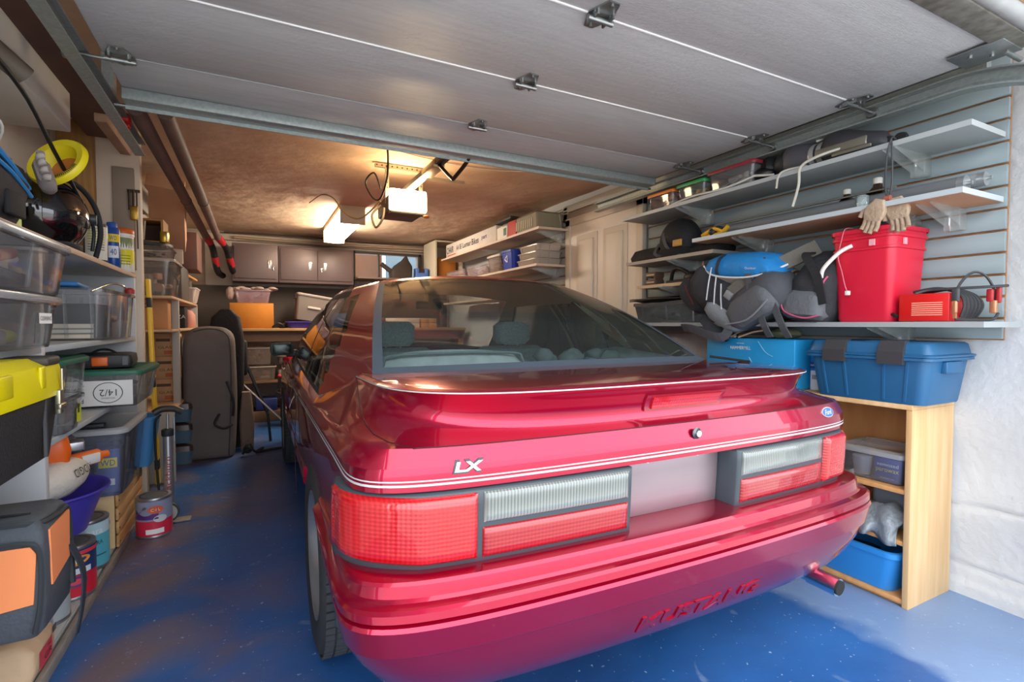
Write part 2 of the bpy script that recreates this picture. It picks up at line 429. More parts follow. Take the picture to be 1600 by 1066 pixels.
BODY = [(.24, .76, .30), (.30, .79, .22), (.45, .838, .17), (.56, .851, .145), (.585, .852, .143), (.66, .852, .138), (.737, .847, .135), (.7405, .846, .070), (.77, .843, .068), (.79, .840, .072), (.828, .818, .085)]
_oc = {}
def outline(hw, vr, vend=4.40, n=7.5, L=.33, bow=.032):
    """dense half outline from the rear centre round to the nose, with arc length"""
    k = (round(hw, 4), round(vr, 4), vend, n, L, bow)
    if k in _oc: return _oc[k]
    P = []
    N = 160
    for i in range(N+1):
        th = PI/2*(i/N)
        x = math.sin(th)**(2/n); y = 1-math.cos(th)**(2/n) if i < N else 1.0
        P.append((hw*x, vr+L*y+bow*x*x-0*bow))
    v0 = P[-1][1]
    for i in range(1, 41):
        v = v0+(vend-.5-v0)*i/40
        P.append((hw+.0*math.sin(PI*i/40)+.012*math.sin(PI*min(1, i/40)), v))
    for i in range(1, 41):
        th = PI/2*(1-i/40); x = math.sin(th)**(2/3.2); y = 1-math.cos(th)**(2/3.2)
        P.append((hw*x, vend-.5*y))
    # drop duplicates near the start where sin^p jumps
    Q = [(0, vr)]; m = 24
    x1 = P[1][0]
    for i in range(1, m): Q.append((x1*i/m, vr+bow*(x1*i/m/hw)**2))
    P = Q+P[1:]
    S = [0]
    for a, b in zip(P, P[1:]): S.append(S[-1]+math.hypot(a[0]-b[0], a[1]-b[1]))
    _oc[k] = (P, S); return P, S
def at_s(PS, s):
    P, S = PS; sg = -1 if s < 0 else 1; s = abs(s)
    import bisect
    i = min(max(bisect.bisect_right(S, s)-1, 0), len(P)-2)
    t = (s-S[i])/max(1e-9, S[i+1]-S[i])
    a, b = P[i], P[i+1]
    j0 = max(i-2, 0); j1 = min(i+3, len(P)-1)
    du, dv = P[j1][0]-P[j0][0], P[j1][1]-P[j0][1]
    l = math.hypot(du, dv) or 1
    u = a[0]+(b[0]-a[0])*t; v = a[1]+(b[1]-a[1])*t
    nu, nv = dv/l, -du/l
    if s < .02: nu = 0; nv = -1
    return (sg*u, v, sg*nu, nv)
def body_pt(s, w, off=0, tab=None):
    hw, vr = interp(tab or BODY, w)
    u, v, nu, nv = at_s(outline(hw, vr), s)
    return (u+nu*off, v+nv*off, w)
def patch(mb, s0, s1, w0, w1, off0, off1, ns=12, nw=4, mi=0, tab=None, bev=.004, wfn=None):
    """raised lens or frame following the body surface; off1 may be a function of s"""
    f1 = off1 if callable(off1) else (lambda s: off1)
    rows = []
    ws = [w0, w0+bev]+[w0+bev+(w1-w0-2*bev)*j/nw for j in range(1, nw)]+[w1-bev, w1]
    ss = [s0, s0+bev]+[s0+bev+(s1-s0-2*bev)*i/ns for i in range(1, ns)]+[s1-bev, s1]
    for i, s in enumerate(ss):
        for j, w in enumerate(ws):
            edge = i in (0, len(ss)-1) or j in (0, len(ws)-1)
            o = f1(s)-(bev if edge else 0)
            rows.append(body_pt(s, w if wfn is None else wfn(s, w), o, tab))
    nj = len(ws); ni = len(ss)
    fs = [(i*nj+j, (i+1)*nj+j, (i+1)*nj+j+1, i*nj+j+1) for i in range(ni-1) for j in range(nj-1)]
    base = len(rows)
    per = [(i, 0) for i in range(ni)]+[(ni-1, j) for j in range(1, nj)]+[(i, nj-1) for i in range(ni-2, -1, -1)]+[(0, j) for j in range(nj-2, 0, -1)]
    for i, j in per: rows.append(body_pt(ss[i], ws[j] if wfn is None else wfn(ss[i], ws[j]), off0, tab))
    n = len(per)
    for k in range(n):
        a = per[k]; b = per[(k+1) % n]
        fs.append((a[0]*nj+a[1], base+k, base+(k+1) % n, b[0]*nj+b[1]))
    mb.add(rows, fs, mi, True)
# lower body shell
def ring_cols():
    a = []
    for i in range(40): a.append(i/39*1.30)     # arc length round the corner
    return a
def full_ring(hw, vr, w, nside=44, vend=4.40):
    PS = outline(hw, vr, vend); tot = PS[1][-1]
    vs = [at_s(PS, x) for x in ring_cols()]
    s1 = 1.30; out = vs[:]
    for i in range(1, nside+1): out.append(at_s(PS, s1+(tot-s1)*i/nside))
    half = [(p[0], p[1], w) for p in out]
    return half+[(-p[0], p[1], p[2]) for p in half[-2:0:-1]]
def cut(o, centers, r, low=False):
    """cut the wheel openings"""
    for (v, ww) in centers+([(None, 0)] if low else []):
        c = (MB().cyl((-1.2, v, ww), (1.2, v, ww), r, 48) if not (v is None) else MB().box(-1.2, 1.2, -.5, .93, .0, .50)).build('cutter', DARK)
        m = o.modifiers.new('c', 'BOOLEAN'); m.object = c; m.operation = 'DIFFERENCE'; m.solver = 'EXACT'
        bpy.context.view_layer.update()
        me = bpy.data.meshes.new_from_object(o.evaluated_get(bpy.context.evaluated_depsgraph_get()))
        o.modifiers.clear(); o.data = me
        bpy.data.objects.remove(c)
AX = .90; WB = 2.55; WR = .315
low = MB(); low.loft([full_ring(h, v, w) for w, h, v in BODY[:10]], closed=True, cap0=True, cap1=True)
lo = low.build('body_panels', PAINT, car)
cut(lo, [(AX, .33), (AX+WB, .33)], .352, True)
bm = bmesh.new(); bm.from_mesh(lo.data)     # open the top so the cabin is hollow
bmesh.ops.delete(bm, geom=[f for f in bm.faces if f.normal.z > .9 and f.calc_center_median().z > .7], context='FACES')
for f in bm.faces: f.smooth = True
bm.to_mesh(lo.data); bm.free()
# bumper cover
BUMP = [(.262, .66, .20), (.268, .70, .13), (.285, .735, .085), (.31, .770, .052), (.35, .812, .028), (.40, .846, .010), (.436, .862, .002), (.440, .866, -.002), (.495, .878, -.010), (.503, .877, -.006), (.507, .870, .004), (.512, .877, -.007), (.527, .878, -.005), (.533, .874, .002), (.537, .866, .018), (.543, .860, .024), (.558, .858, .026), (.566, .860, .028), (.572, .859, .034), (.575, .856, .046), (.576, .85, .06), (.577, .83, .17)]
bmp = MB(); rows = []
def bedge(v): return interp([(-9, .262), (.16, .262), (.235, .30), (.43, .385), (.60, .51), (9, .53)], v)[0]
for w, h, v in BUMP:
    PS = outline(h, v); n = 66; half = []; Sq = 0
    tot = next(S for (p, S) in zip(*PS) if p[1] > .60)
    for i in range(n+1):
        p = at_s(PS, tot*(i/n)); e = bedge(p[1])
        ww = e+(w-.262)*(.577-e)/(.577-.262)
        half.append((p[0], p[1], ww))
    rows.append([(-p[0], p[1], p[2]) for p in half[:0:-1]]+half)
bmp.loft(rows, closed=False)
b_o = bmp.build('bumper', PAINT, car, sharp=24)
# side moulding strips
for sg in (-1, 1):
    q = MB()
    for v0, v1 in ((1.30, 3.10), (3.86, 4.1)):
        q.loft([[(sg*(.846+d), v, z) for d, z in ((-.01, .43), (.008, .435), (.013, .445), (.013, .46), (.006, .465), (.013, .47), (.013, .50), (.008, .51), (-.01, .515))] for v in (v0, v1)], closed=True, cap0=True, cap1=True, sm=False)
    q.build('side_moulding', PAINT, car)
# rear deck, shoulder, greenhouse: one grid split by region
NF, NP, NS, NW = 22, 12, 40, 14
def sl(w, h_, v_, kind, col, f):
    pass
def Erear(f):      # spoiler edge, f 0..1 from centre to glass corner
    PS = outline(.740, .072, 4.4, 4.4, .54, .03)
    s_end = next(S for (p, S) in zip(*PS) if p[1] > .665)
    p = at_s(PS, s_end*f); return Vector((p[0], p[1], .930+.008*(1-f*f)-.004*f))
E_end = Erear(1)
def lerp(a, b, t): return a+(b-a)*t
def K0(kind, f):
    PS = outline(.828, .085)
    if kind == 'r': p = at_s(PS, 1.06*f); return Vector((p[0], p[1], .828))
    if kind == 'p': p = at_s(PS, 1.06+.42*f); return Vector((p[0]+.018*f, p[1], lerp(.828, .797, f)))
    s0 = 1.48
    if kind == 's': p = at_s(PS, s0+(3.55-s0)*f); return Vector((p[0]+.018, p[1], .797))
    v = at_s(PS, 3.55)
    return Vector(((v[0]+.018)*(1-f), v[1]+.05*f, .797+.05*math.sin(PI/2*f)))
def KB(kind, f):
    PS = outline(.852, .072)
    s = 1.07*f if kind == 'r' else 1.07+.42*f if kind == 'p' else 1.49+(3.565-1.49)*f if kind == 's' else 3.565
    p = at_s(PS, s); return Vector((p[0]*(1-f if kind == 'w' else 1), p[1], .79))
def K1(kind, f):
    if kind == 'r': return Erear(f)
    if kind == 'p':
        a = E_end; b = Vector((.816, 1.12, .822)); return Vector((lerp(a.x, b.x, f**.9), lerp(a.y, b.y, f), lerp(a.z, b.z, f**.75)))
    if kind == 's': return Vector((lerp(.816, .79, f)+.010*math.sin(PI*f), lerp(1.12, 3.05, f), lerp(.822, .868, f)))
    return Vector((lerp(.79, 0, f), 3.05+.22*math.sin(PI/2*f), .868+.05*math.sin(PI/2*f)))
GB = Vector((.702, .665, .938))
def D0(kind, f):
    if kind == 'r': return Vector((GB.x*f, .58+(GB.y-.58)*f**3, .946-.008*f*f))
    if kind == 'p':
        k = K1('p', f); return k+(GB-E_end)*(1-f)
    return K1(kind, f)
RC = Vector((.515, 1.44, 1.287)); RS = Vector((.595, 1.64, 1.268)); RF_ = Vector((.605, 2.30, 1.262))
def RO(kind, f):
    if kind == 'r': return Vector((RC.x*f, 1.37+(RC.y-1.37)*f**2.5, 1.320-(1.320-RC.z)*f**2.6))
    if kind == 'p': return RC.lerp(RS, f)
    if kind == 's': return RS.lerp(RF_, f)+Vector((.008*math.sin(PI*f), 0, .006*math.sin(PI*f)))
    return Vector((RF_.x*(1-f), RF_.y+.12*math.sin(PI/2*f), RF_.z+(.053)*math.sin(PI/2*min(1, f*1.3))))
cols = [('r', i/NF) for i in range(NF+1)]+[('p', i/NP) for i in range(1, NP+1)]+[('s', i/NS) for i in range(1, NS+1)]+[('w', i/NW) for i in range(1, NW+1)]
rows = []
def fade(k, f): return 1.0-.62*max(0, min(1, (f-.62)/.38))**1.2 if k == 'r' else .38*(1-f)**1.5 if k == 'p' else 0
NK = 10
rows.append(('K', 0, [KB(k, f) for k, f in cols]))
for j in range(NK+1):
    t = j/NK; row = []
    for k, f in cols:
        a, b = K0(k, f), K1(k, f); p = a.lerp(b, t)
        c = math.sin(PI*min(1, t**.85))*fade(k, f)
        # concave sweep under the spoiler lip, pointing inwards
        d = Vector((-a.x*.35, 1, 0)).normalized() if k == 'r' else Vector((-1, .5, 0)).normalized()
        p = p+d*.040*c+Vector((0, 0, -.012*c))
        if k in 'ps' : p = p+Vector((.010*math.sin(PI*t)*(1-fade(k, f)), 0, 0))
        row.append(p)
    rows.append(('K', t, row))
# lip roll
for a, b, c in ((-.004, .003, 0), (0.004, .008, 0), (.016, .0095, 0)):
    rows.append(('L', 0, [K1(k, f)+(Vector((-K1(k, f).x*.02*(a > 0), a, b)) if k == 'r' else Vector((0, 0, b*.5*(1-f) if k == 'p' else 0))) for k, f in cols]))
for j in (.4, .75): rows.append(('D', j, [((K1(k, f)+Vector((0, .016, .0095) if k == 'r' else (0, 0, 0))).lerp(D0(k, f), j)) for k, f in cols]))
NG = 26
for j in range(NG+1):
    t = j/NG; row = []
    for k, f in cols:
        a, b = D0(k, f), RO(k, f); p = a.lerp(b, t)
        q = math.sin(PI*t)
        if k == 'r': p += Vector((.012*f*q, -.006*q, .020*q))
        elif k == 'p': p += Vector((.030*q*(.4+.6*f), -.01*q*(1-f), .02*q*(1-f)))
        elif k == 's': p += Vector((.034*q, 0, 0))
        else: p += Vector((.03*q*(1-f), .03*q, .02*q))
        row.append(p)
    rows.append(('G', t, row))
NR = 8
for j in range(1, NR+1):
    t = j/NR; row = []
    for k, f in cols:
        b = RO(k, f); c = Vector((0, min(max(b.y, 1.6), 2.25), 1.342))
        p = b.lerp(c, t); p.z = b.z+(1.342-b.z)*math.sin(PI/2*t)
        row.append(p)
    rows.append(('R', t, row))
parts = {}
inner = MB()
def put(key, vs, side):
    if side < 0: vs = [Vector((-v.x, v.y, v.z)) for v in vs][::-1]
    parts.setdefault(key, MB()).add(vs, [(0, 1, 2, 3)], 0, True)
for r0, r1 in zip(rows, rows[1:]):
    for i in range(len(cols)-1):
        k, f = cols[i+1]; f = (cols[i][1]*(cols[i][0] == k)+f)/2
        zone = r0[0]; t = (r0[1]+r1[1])/2
        key = 'paint'
        if zone == 'G' and r1[0] == 'G':
            if k == 'r':
                if t < .96:
                    key = 'rear_glass'
                    if f > .955 or t < .035 or t > .945: key = 'rear_glass_seal'
            if k == 's' and .05 < t < .90:
                if f < .32: key = 'quarter_window'
                elif f < .36: key = 'pillar_trim'
                elif f < .95-.0*t: key = 'door_window'
                else: key = 'pillar_trim'
            elif k == 's' and t <= .05: key = 'window_seal'
            elif k == 's' and .90 <= t < .95: key = 'window_seal'
            if k == 'p' and .08 < t < .88 and f > 1.02-.40*min(1, t*2.2): key = 'quarter_window'
            if k == 'w': key = 'windshield' if .04 < t < .95 and f > .06 else 'pillar_trim'
        for side in (1, -1):
            vs = [r0[2][i], r0[2][i+1], r1[2][i+1], r1[2][i]]
            kk = key if key in ('paint', 'rear_glass', 'windshield', 'rear_glass_seal') else key+('L' if side < 0 else 'R')
            put(kk, vs, side)
            if key in ('paint',) and zone in 'GR' or key[:3] in ('pil', 'win') and key != 'windshield':
                vi = [v+(Vector((0, 1.8, 1.0))-v).normalized()*.022 for v in vs]
                if side < 0: vi = [Vector((-v.x, v.y, v.z)) for v in vi][::-1]
                inner.add(vi, [(0, 1, 2, 3)], 0, True)
PM = {'paint': PAINT, 'rear_glass': GLASSR, 'windshield': clear('cfdad8', .02, .02, .5), 'rear_glass_seal': TRIMB, 'quarter_window': GLASSS, 'door_window': clear('2a3436', .22, .02, 1.2), 'pillar_trim': DARK, 'window_seal': RUB}
for k, mb in parts.items():
    base = k[:-1] if k[-1] in 'LR' else k
    nm = 'upper_body' if base == 'paint' else base
    mb.build(nm, PM[base], car)
inner.build('headliner', mat('8d8474', .9), car)
# hood and cowl
def hood(a, b):
    v = 3.05+1.30*b; u = (a*2-1); hw = .815*(1-.25*max(0, b-.6)**2*4)
    return (u*hw, v+.0, .79+.125*(1-abs(u)**2.6)*(1-.35*b*b)-.05*b)
MB().grid(hood, 24, 14).build('hood', PAINT, car, solid=.004)
MB().box(-.80, .80, 3.05, 4.3, .5, .74, bev=.03).build('engine_bay', DARK, car)
# hatch shut line: thin dark gap following the crease then up to the glass corner
def kpt(row, col, off=.0008):
    p = rows[row][2][col]; return p
gap = MB()
pl = [rows[1][2][i]+Vector((0, -.0006, .001)) for i in range(0, 16)]
up = []
for j in range(0, NK+1):
    cf = 15+7*(j/NK)**.8; ci = min(int(cf), NF-1); up.append(rows[j+1][2][ci].lerp(rows[j+1][2][ci+1], cf-ci)+Vector((.0004, -.0006, 0)))
for sg in (-1, 1):
    P = [Vector((sg*p.x, p.y, p.z)) for p in pl+up]
    gap.tube(P, .0016, 6, smooth=False)
gap.build('hatch_shut_line', mat('3a0512', .6), car)
# the spoiler lip gets a painted-in highlight; pinstripe runs round the body
ps = MB()
for w0, w1 in ((.752, .757), (.762, .765)):
    for sg in (-1, 1):
        r = []
        for i in range(170):
            s = 3.75*i/169
            r.append([body_pt(sg*s, w0, .0009), body_pt(sg*s, w1, .0009)])
        ps.loft(r, closed=False)
ps.build('pinstripe', mat('cfd3d8', .3, .3), car)
lp = MB(); r = []
for i in range(-70, 71):
    p = Erear(abs(i)/70); sg = -1 if i < 0 else 1
    r.append([Vector((sg*p.x*1.001, p.y-.0048, p.z-.0005)), Vector((sg*p.x*1.001, p.y-.0052, p.z+.0025))])
lp.loft(r, closed=False); lp.build('spoiler_highlight', mat('d8dade', .3, .3), car)  # pale strip painted along the lip as its edge highlight
# black strip under the pinstripe and the tail lamps
RED = mat('d3141c', .12, coat=1, key=None); REDIN = mat('b80c16', .25, coat=1)
def lensmat(c, c2, sc1, sc2, rough=.12):
    m = bpy.data.materials.new('lens_'+c); m.use_nodes = True; nt = m.node_tree; b = nt.nodes['Principled BSDF']
    tc = nt.nodes.new('ShaderNodeTexCoord'); s = nt.nodes.new('ShaderNodeSeparateXYZ'); nt.links.new(tc.outputs['Object'], s.inputs[0])
    def wave(sock, k):
        a = nt.nodes.new('ShaderNodeMath'); a.operation = 'MULTIPLY'; a.inputs[1].default_value = k; nt.links.new(sock, a.inputs[0])
        c = nt.nodes.new('ShaderNodeMath'); c.operation = 'SINE'; nt.links.new(a.outputs[0], c.inputs[0]); return c
    a, c_ = wave(s.outputs[0], sc1), wave(s.outputs[2], sc2)
    ad = nt.nodes.new('ShaderNodeMath'); ad.operation = 'ADD'; nt.links.new(a.outputs[0], ad.inputs[0]); nt.links.new(c_.outputs[0], ad.inputs[1])
    r = nt.nodes.new('ShaderNodeMapRange'); r.inputs[1].default_value = -2; r.inputs[2].default_value = 2; nt.links.new(ad.outputs[0], r.inputs[0])
    mx = nt.nodes.new('ShaderNodeMix'); mx.data_type = 'RGBA'; nt.links.new(r.outputs[0], mx.inputs[0]); mx.inputs[6].default_value = lin(c); mx.inputs[7].default_value = lin(c2)
    nt.links.new(mx.outputs[2], b.inputs['Base Color']); b.inputs['Roughness'].default_value = rough; b.inputs['Coat Weight'].default_value = 1; b.inputs['Coat Roughness'].default_value = .03
    bp = nt.nodes.new('ShaderNodeBump'); bp.inputs['Strength'].default_value = .25; bp.inputs['Distance'].default_value = .001; nt.links.new(ad.outputs[0], bp.inputs['Height']); nt.links.new(bp.outputs[0], b.inputs['Normal'])
    return m
LR1 = lensmat('a40812', 'c41c26', 700, 700); LR2 = lensmat('8a0a16', 'a61a28', 700, 700, .25); LCL = lensmat('4f5654', '959c99', 800, 60, .15)
# arc-length landmarks: s at u=.56 about .56, corner near .80-.95
def offs(base):
    def f(s):
        a = abs(s); return base-(base-.016)*max(0, min(1, (a-.70)/.18))
    return f
def offs2(b): return lambda s: offs(b)(s)+.006
for sg in (-1, 1):
    tl = MB()
    def S(a, b): return (min(sg*a, sg*b), max(sg*a, sg*b))
    s0, s1 = S(.185, .93)
    patch(tl, s0, s1, .560, .7365, -.03, offs(.072), 40, 6, bev=.006)
    hz = tl.build('tail_lamp', mat('39434b', .4), car)
    a, b = S(.590, .922); q = MB(); patch(q, a, b, .588, .730, .0, offs2(.083), 30, 8, bev=.009); q.build('outer_lens', LR1, hz, label='large red stop lens')
    a, b = S(.200, .575); q = MB(); patch(q, a, b, .663, .730, .0, .080, 16, 4, bev=.006); q.build('reverse_lens', LCL, hz, label='clear ribbed reversing lens')
    a, b = S(.200, .577); q = MB(); patch(q, a, b, .585, .652, .0, .080, 16, 4, bev=.006); q.build('lower_lens', LR2, hz, label='flat red reflector lens')
# inset body panel for the number plate
q = MB(); patch(q, -.183, .183, .575, .736, .0, .006, 8, 4, bev=.003)
q.build('plate_panel', mat('8f8289', .35, .3, var=.1, scale=5), car, label='pale recessed number plate panel')
for x in (-.09, .09):
    p = body_pt(x, .728, .008); MB().cyl(p, (p[0], p[1]-.006, p[2]), .007, 10).build('plate_bolt', CHROME, car)
# warped text on the tail
def warp(mb, s, u0, u1, w0, w1, fn, off, th, shear=0, bold=0, mi=0):
    vs, fs = textmesh(s, 1, 0, shear, bold)
    x0 = min(v.x for v in vs); x1 = max(v.x for v in vs); y0 = min(v.y for v in vs); y1 = max(v.y for v in vs)
    A = []; n = len(vs)
    for o in (off, off-th):
        for v in vs: A.append(fn(u0+(u1-u0)*(v.x-x0)/(x1-x0), w0+(w1-w0)*(v.y-y0)/(y1-y0), o))
    from collections import Counter
    ed = Counter()
    for f in fs:
        for a, b in zip(f, f[1:]+f[:1]): ed[tuple(sorted((a, b)))] += 1
    F2 = [f for f in fs]+[[i+n for i in f][::-1] for f in fs]
    for (a, b), c in ed.items():
        if c == 1: F2.append([a, b, b+n, a+n])
    mb.add(A, F2, mi)
q = MB(); warp(q, 'LX', -.648, -.576, .773, .801, lambda s, w, o: body_pt(s, w, o), .004, .004, .2, .05)
q.build('badge_edge', mat('343c44', .4), car)
q = MB(); warp(q, 'LX', -.644, -.580, .777, .797, lambda s, w, o: body_pt(s, w, o), .0055, .003, .2, .030)
q.build('badge', mat('e4e8ea', .2, .7), car, label='silver badge letters')
q = MB(); warp(q, 'MUSTANG', -.205, .225, .343, .385, lambda s, w, o: body_pt(s, w, o, BUMP), .0035, .006, .15, .035)
q.build('bumper_lettering', PAINT, car, label='raised body coloured letters across bumper')
# blue oval badge
def oval(a, b, off, mi, mb, uc=.645, wc=.804):
    vs = [body_pt(uc, wc, off)]; n = 32
    for k in range(n):
        t = 2*PI*k/n; vs.append(body_pt(uc+a*math.cos(t), wc+b*math.sin(t), off))
    m_ = len(vs)
    for k in range(n):
        t = 2*PI*k/n; vs.append(body_pt(uc+a*math.cos(t), wc+b*math.sin(t), 0))
    mb.add(vs, [(0, 1+k, 1+(k+1) % n) for k in range(n)]+[(1+k, m_+k, m_+(k+1) % n, 1+(k+1) % n) for k in range(n)], mi)
q = MB(); oval(.036, .0155, .004, 0, q); oval(.033, .0132, .0048, 1, q)
warp(q, 'Ford', .622, .668, .797, .812, lambda s, w, o: body_pt(s, w, o), .0055, .001, .45, .008, 0)
q.build('oval_emblem', [mat('e4e8ea', .2, .6), mat('1f5fae', .25, coat=1)], car, label='blue oval emblem with silver script')
# lock
lk = body_pt(.03, .800, .004)
MB().lathe([(0, 0), (.014, 0), (.0155, -.004), (.010, -.007), (.009, -.010), (0, -.010)], 20, axis='y').build('hatch_lock', mat('5f676c', .3, .8), car, loc=lk)
MB().lathe([(0, 0), (.0085, 0), (.0085, -.002), (0, -.002)], 16, axis='y').build('lock_cylinder', CHROME, car, loc=(lk[0], lk[1]-.010, lk[2]))
# third brake light set in the concave face
def kp(u, t, off):
    f = None
    best = None
    for c in range(NF):
        a, b = rows[1][2][c].x, rows[1][2][c+1].x
        if a <= abs(u) <= b: best = c; fr = (abs(u)-a)/(b-a); break
    j = min(int(t*NK), NK-1); tt = t*NK-j
    p = rows[j+1][2][best].lerp(rows[j+1][2][best+1], fr).lerp(rows[j+2][2][best].lerp(rows[j+2][2][best+1], fr), tt)
    return Vector((math.copysign(p.x, u) if u else 0, p.y-off, p.z))
q = MB()
def tbl(a, b, o): 
    u = -.105+.26*a; return kp(u+.0, .42+.36*b, o)
for a0, a1, b0, b1, o, mi in ((0, 1, 0, 1, .006, 0), (.07, .93, .14, .86, .012, 1)):
    n1, n2 = 10, 4
    V = [tbl(a0+(a1-a0)*i/n1, b0+(b1-b0)*j/n2, o) for i in range(n1+1) for j in range(n2+1)]
    q.add(V, [(i*5+j, (i+1)*5+j, (i+1)*5+j+1, i*5+j+1) for i in range(n1) for j in range(n2)], mi, True)
    per = [(i, 0) for i in range(n1+1)]+[(n1, j) for j in range(1, n2+1)]+[(i, n2) for i in range(n1-1, -1, -1)]+[(0, j) for j in range(n2-1, 0, -1)]
    W_ = [V[i*5+j] for i, j in per]; m_ = len(W_)
    q.add(W_+[Vector((p.x, p.y+.02, p.z)) for p in W_], [(k, (k+1) % m_, (k+1) % m_+m_, k+m_) for k in range(m_)], mi)
q.build('high_brake_lamp', [mat('8e0b2a', .25, coat=1), LR1], car, label='red high mounted brake lamp')
# wheels
def tyre_mat():
    return mat('2a2c2f', .8, var=.2, scale=40)
for sx in (-1, 1):
    for v in (AX, AX+WB):
        wl = MB(); R = WR
        prof = [(.20, .0), (.215, -.004), (.27, -.010), (.30, -.002), (.311, .014), (.315, .03), (.315, .17), (.311, .186), (.30, .202), (.27, .21), (.215, .204), (.20, .2)]
        wl.lathe(prof, 64, axis='x', cap=False)
        o = wl.build('wheel', tyre_mat(), car, loc=(0, v, WR)); 
        tr = MB()
        for k in range(72):
            a = 2*PI*k/72
            for x0, x1, sk in ((.004, .030, .5), (.036, .072, .3), (.078, .122, 0), (.128, .164, -.3), (.170, .196, -.5)):
                for (q0, q1) in ((0, 1),):
                    M = Matrix.Rotation(a+sk*.02, 4, 'X')
                    tr.box(x0, x1, -.0105, .0105, .312, .3185, 0, 0, M)
        tr.build('tread', mat('33363a', .85), o)
        rm = MB(); rm.lathe([(.0, .05), (.05, .045), (.06, .06), (.10, .075), (.16, .06), (.19, .03), (.2, .0), (.207, -.004), (.207, .02)], 40, axis='x', cap=False)
        rm.build('rim', mat('b7bcc0', .3, .85), o)
        cap_ = MB().lathe([(0, .03), (.035, .03), (.04, .05)], 20, axis='x').build('hub_cap', CHROME, o)
        o.location = (sx*.855, v, WR); o.rotation_euler = (0, 0, 0 if sx < 0 else PI)
    # mud flap
    MB().box(min(sx*.66, sx*.835), max(sx*.66, sx*.835), .52, .535, .255, .55, bev=.006).build('mud_flap', mat('30363c', .6), car)
    MB().box(-.24, .02, AX-.36, AX+.36, .30, .69, bev=.1).build('wheel_well', DARK, car, loc=(sx*.56 if sx > 0 else -.5, 0, 0))
# mirrors, handles, exhaust, wiper stub
for sx in (-1, 1):
    m_ = MB(); m_.loft([rrect(.075*a, .045*b, .03, 0, cx=0) for a, b in ((.7, .6), (1, 1), (1, 1), (.85, .8))], cap0=True, cap1=True)
    vs = m_.v; zz = [-.06, -.035, .0, .004]
    m_.v = [(p[0], zz[i//(len(vs)//4)]*-1, p[1]) for i, p in enumerate(vs)]
    o = m_.build('door_mirror', mat('25282c', .4), car, loc=(sx*.875, 2.98, .915))
    MB().box(-.06, .06, -.008, -.003, -.034, .034, bev=.003).build('mirror_glass', mat('20302c', .15, .3), o)
    MB().box(-.05, .05, -.0, .05, -.03, .02, bev=.01).build('mirror_stalk', RUB, car, loc=(sx*.80, 2.98, .89))
    MB().box(sx*.848-.012, sx*.848+.012, 1.72, 1.86, .725, .75, bev=.008).build('door_handle', mat('6c7378', .3, .6), car)
    g = MB(); g.tube([(sx*.853, 1.62, .80), (sx*.869, 1.61, .66), (sx*.872, 1.62, .5), (sx*.868, 1.63, .30)], .002, 6); g.build('door_gap', mat('2a0610', .6), car)
MB().cyl((.60, .10, .268), (.58, .55, .28), .024, 24).cyl((.605, .03, .264), (.60, .12, .268), .028, 24).cyl((.6055, .025, .2638), (.605, .05, .265), .023, 20, 1).build('exhaust_pipe', [CHROME, mat('101010', .8)], car)
MB().box(-.70, .70, .16, .5, .27, .50, bev=.04).build('rear_valance', DARK, car)
MB().box(-.55, .55, .5, 4.2, .20, .26).build('underbody', DARK, car)
# cabin
cb = MB(); cb.box(-.74, .74, .50, 3.1, .40, .42).box(-.78, -.73, .6, 3.1, .42, .80).box(.73, .78, .6, 3.1, .42, .80).box(-.73, .73, .42, 1.22, .70, .72).box(-.72, .72, .40, .47, .6, .90)
cb.build('cabin_trim', INT, car)
for sx in (-1, 1):   # inner quarter trim sloping along the glass
    q = MB(); q.loft([[(sx*.72, .55, .78), (sx*.60, .60, .90), (sx*.66, .56, .93)], [(sx*.74, 1.3, .78), (sx*.64, 1.3, .93), (sx*.72, 1.3, .97)], [(sx*.72, 1.6, .8), (sx*.66, 1.6, .9), (sx*.70, 1.6, .92)]], cap0=True, cap1=True)
    q.build('quarter_trim', INT, car)
    q = MB(); q.tube([(sx*.60, 1.62, 1.2), (sx*.66, 1.6, 1.0), (sx*.70, 1.58, .85)], .018, 8); q.build('seat_belt', mat('1d2224', .7), car)
def seat(u, v, hw, z1, name, head=True):
    q = MB(); rings = []
    for z, y, d, wd in ((.42, 0, .09, 1), (.55, .02, .10, 1), (.72, .05, .09, 1.0), (.86, .075, .07, .95), (z1-.02, .09, .055, .86), (z1, .09, .02, .75)):
        rings.append(rrect(hw*wd, d, .05, z, 5, u, v-y))
    q.loft(rings, cap0=True, cap1=True)
    o = q.build(name, INT2, car)
    if head:
        h = MB(); h.loft([rrect(.115*a, .05*a, .04, z, 5, u, v-.10) for z, a in ((z1+.01, .8), (z1+.035, 1), (z1+.12, 1), (z1+.145, .75))], cap0=True, cap1=True)
        h.cyl((u-.04, v-.1, z1-.02), (u-.04, v-.1, z1+.03), .006).cyl((u+.04, v-.1, z1-.02), (u+.04, v-.1, z1+.03), .006)
        h.build('headrest', INT2, o)
    return o
seat(-.36, 1.95, .25, .96, 'front_seat'); seat(.36, 1.95, .25, .96, 'front_seat')
q = MB(); rings = []
for i in range(13):
    a = i/12; u = -.64+.70*a; r = .06
    e = math.sin(PI*min(max(a, .0), 1))**.12 if 0 < a < 1 else .55
    rings.append([(u, 1.12+.075*math.cos(t), .80+.185*e*(.5+.5*math.sin(t)) if True else 0) for t in [2*PI*k/18 for k in range(18)]])
q.loft(rings, cap0=True, cap1=True); rs = q.build('rear_seatback', INT, car)
MB().tube([(-.60, 1.046, .84), (-.585, 1.05, .935), (-.52, 1.06, .968), (-.05, 1.06, .968), (.02, 1.05, .935), (.04, 1.046, .84)], .006, 6).build('piping', mat('6f8a8e', .7), rs)
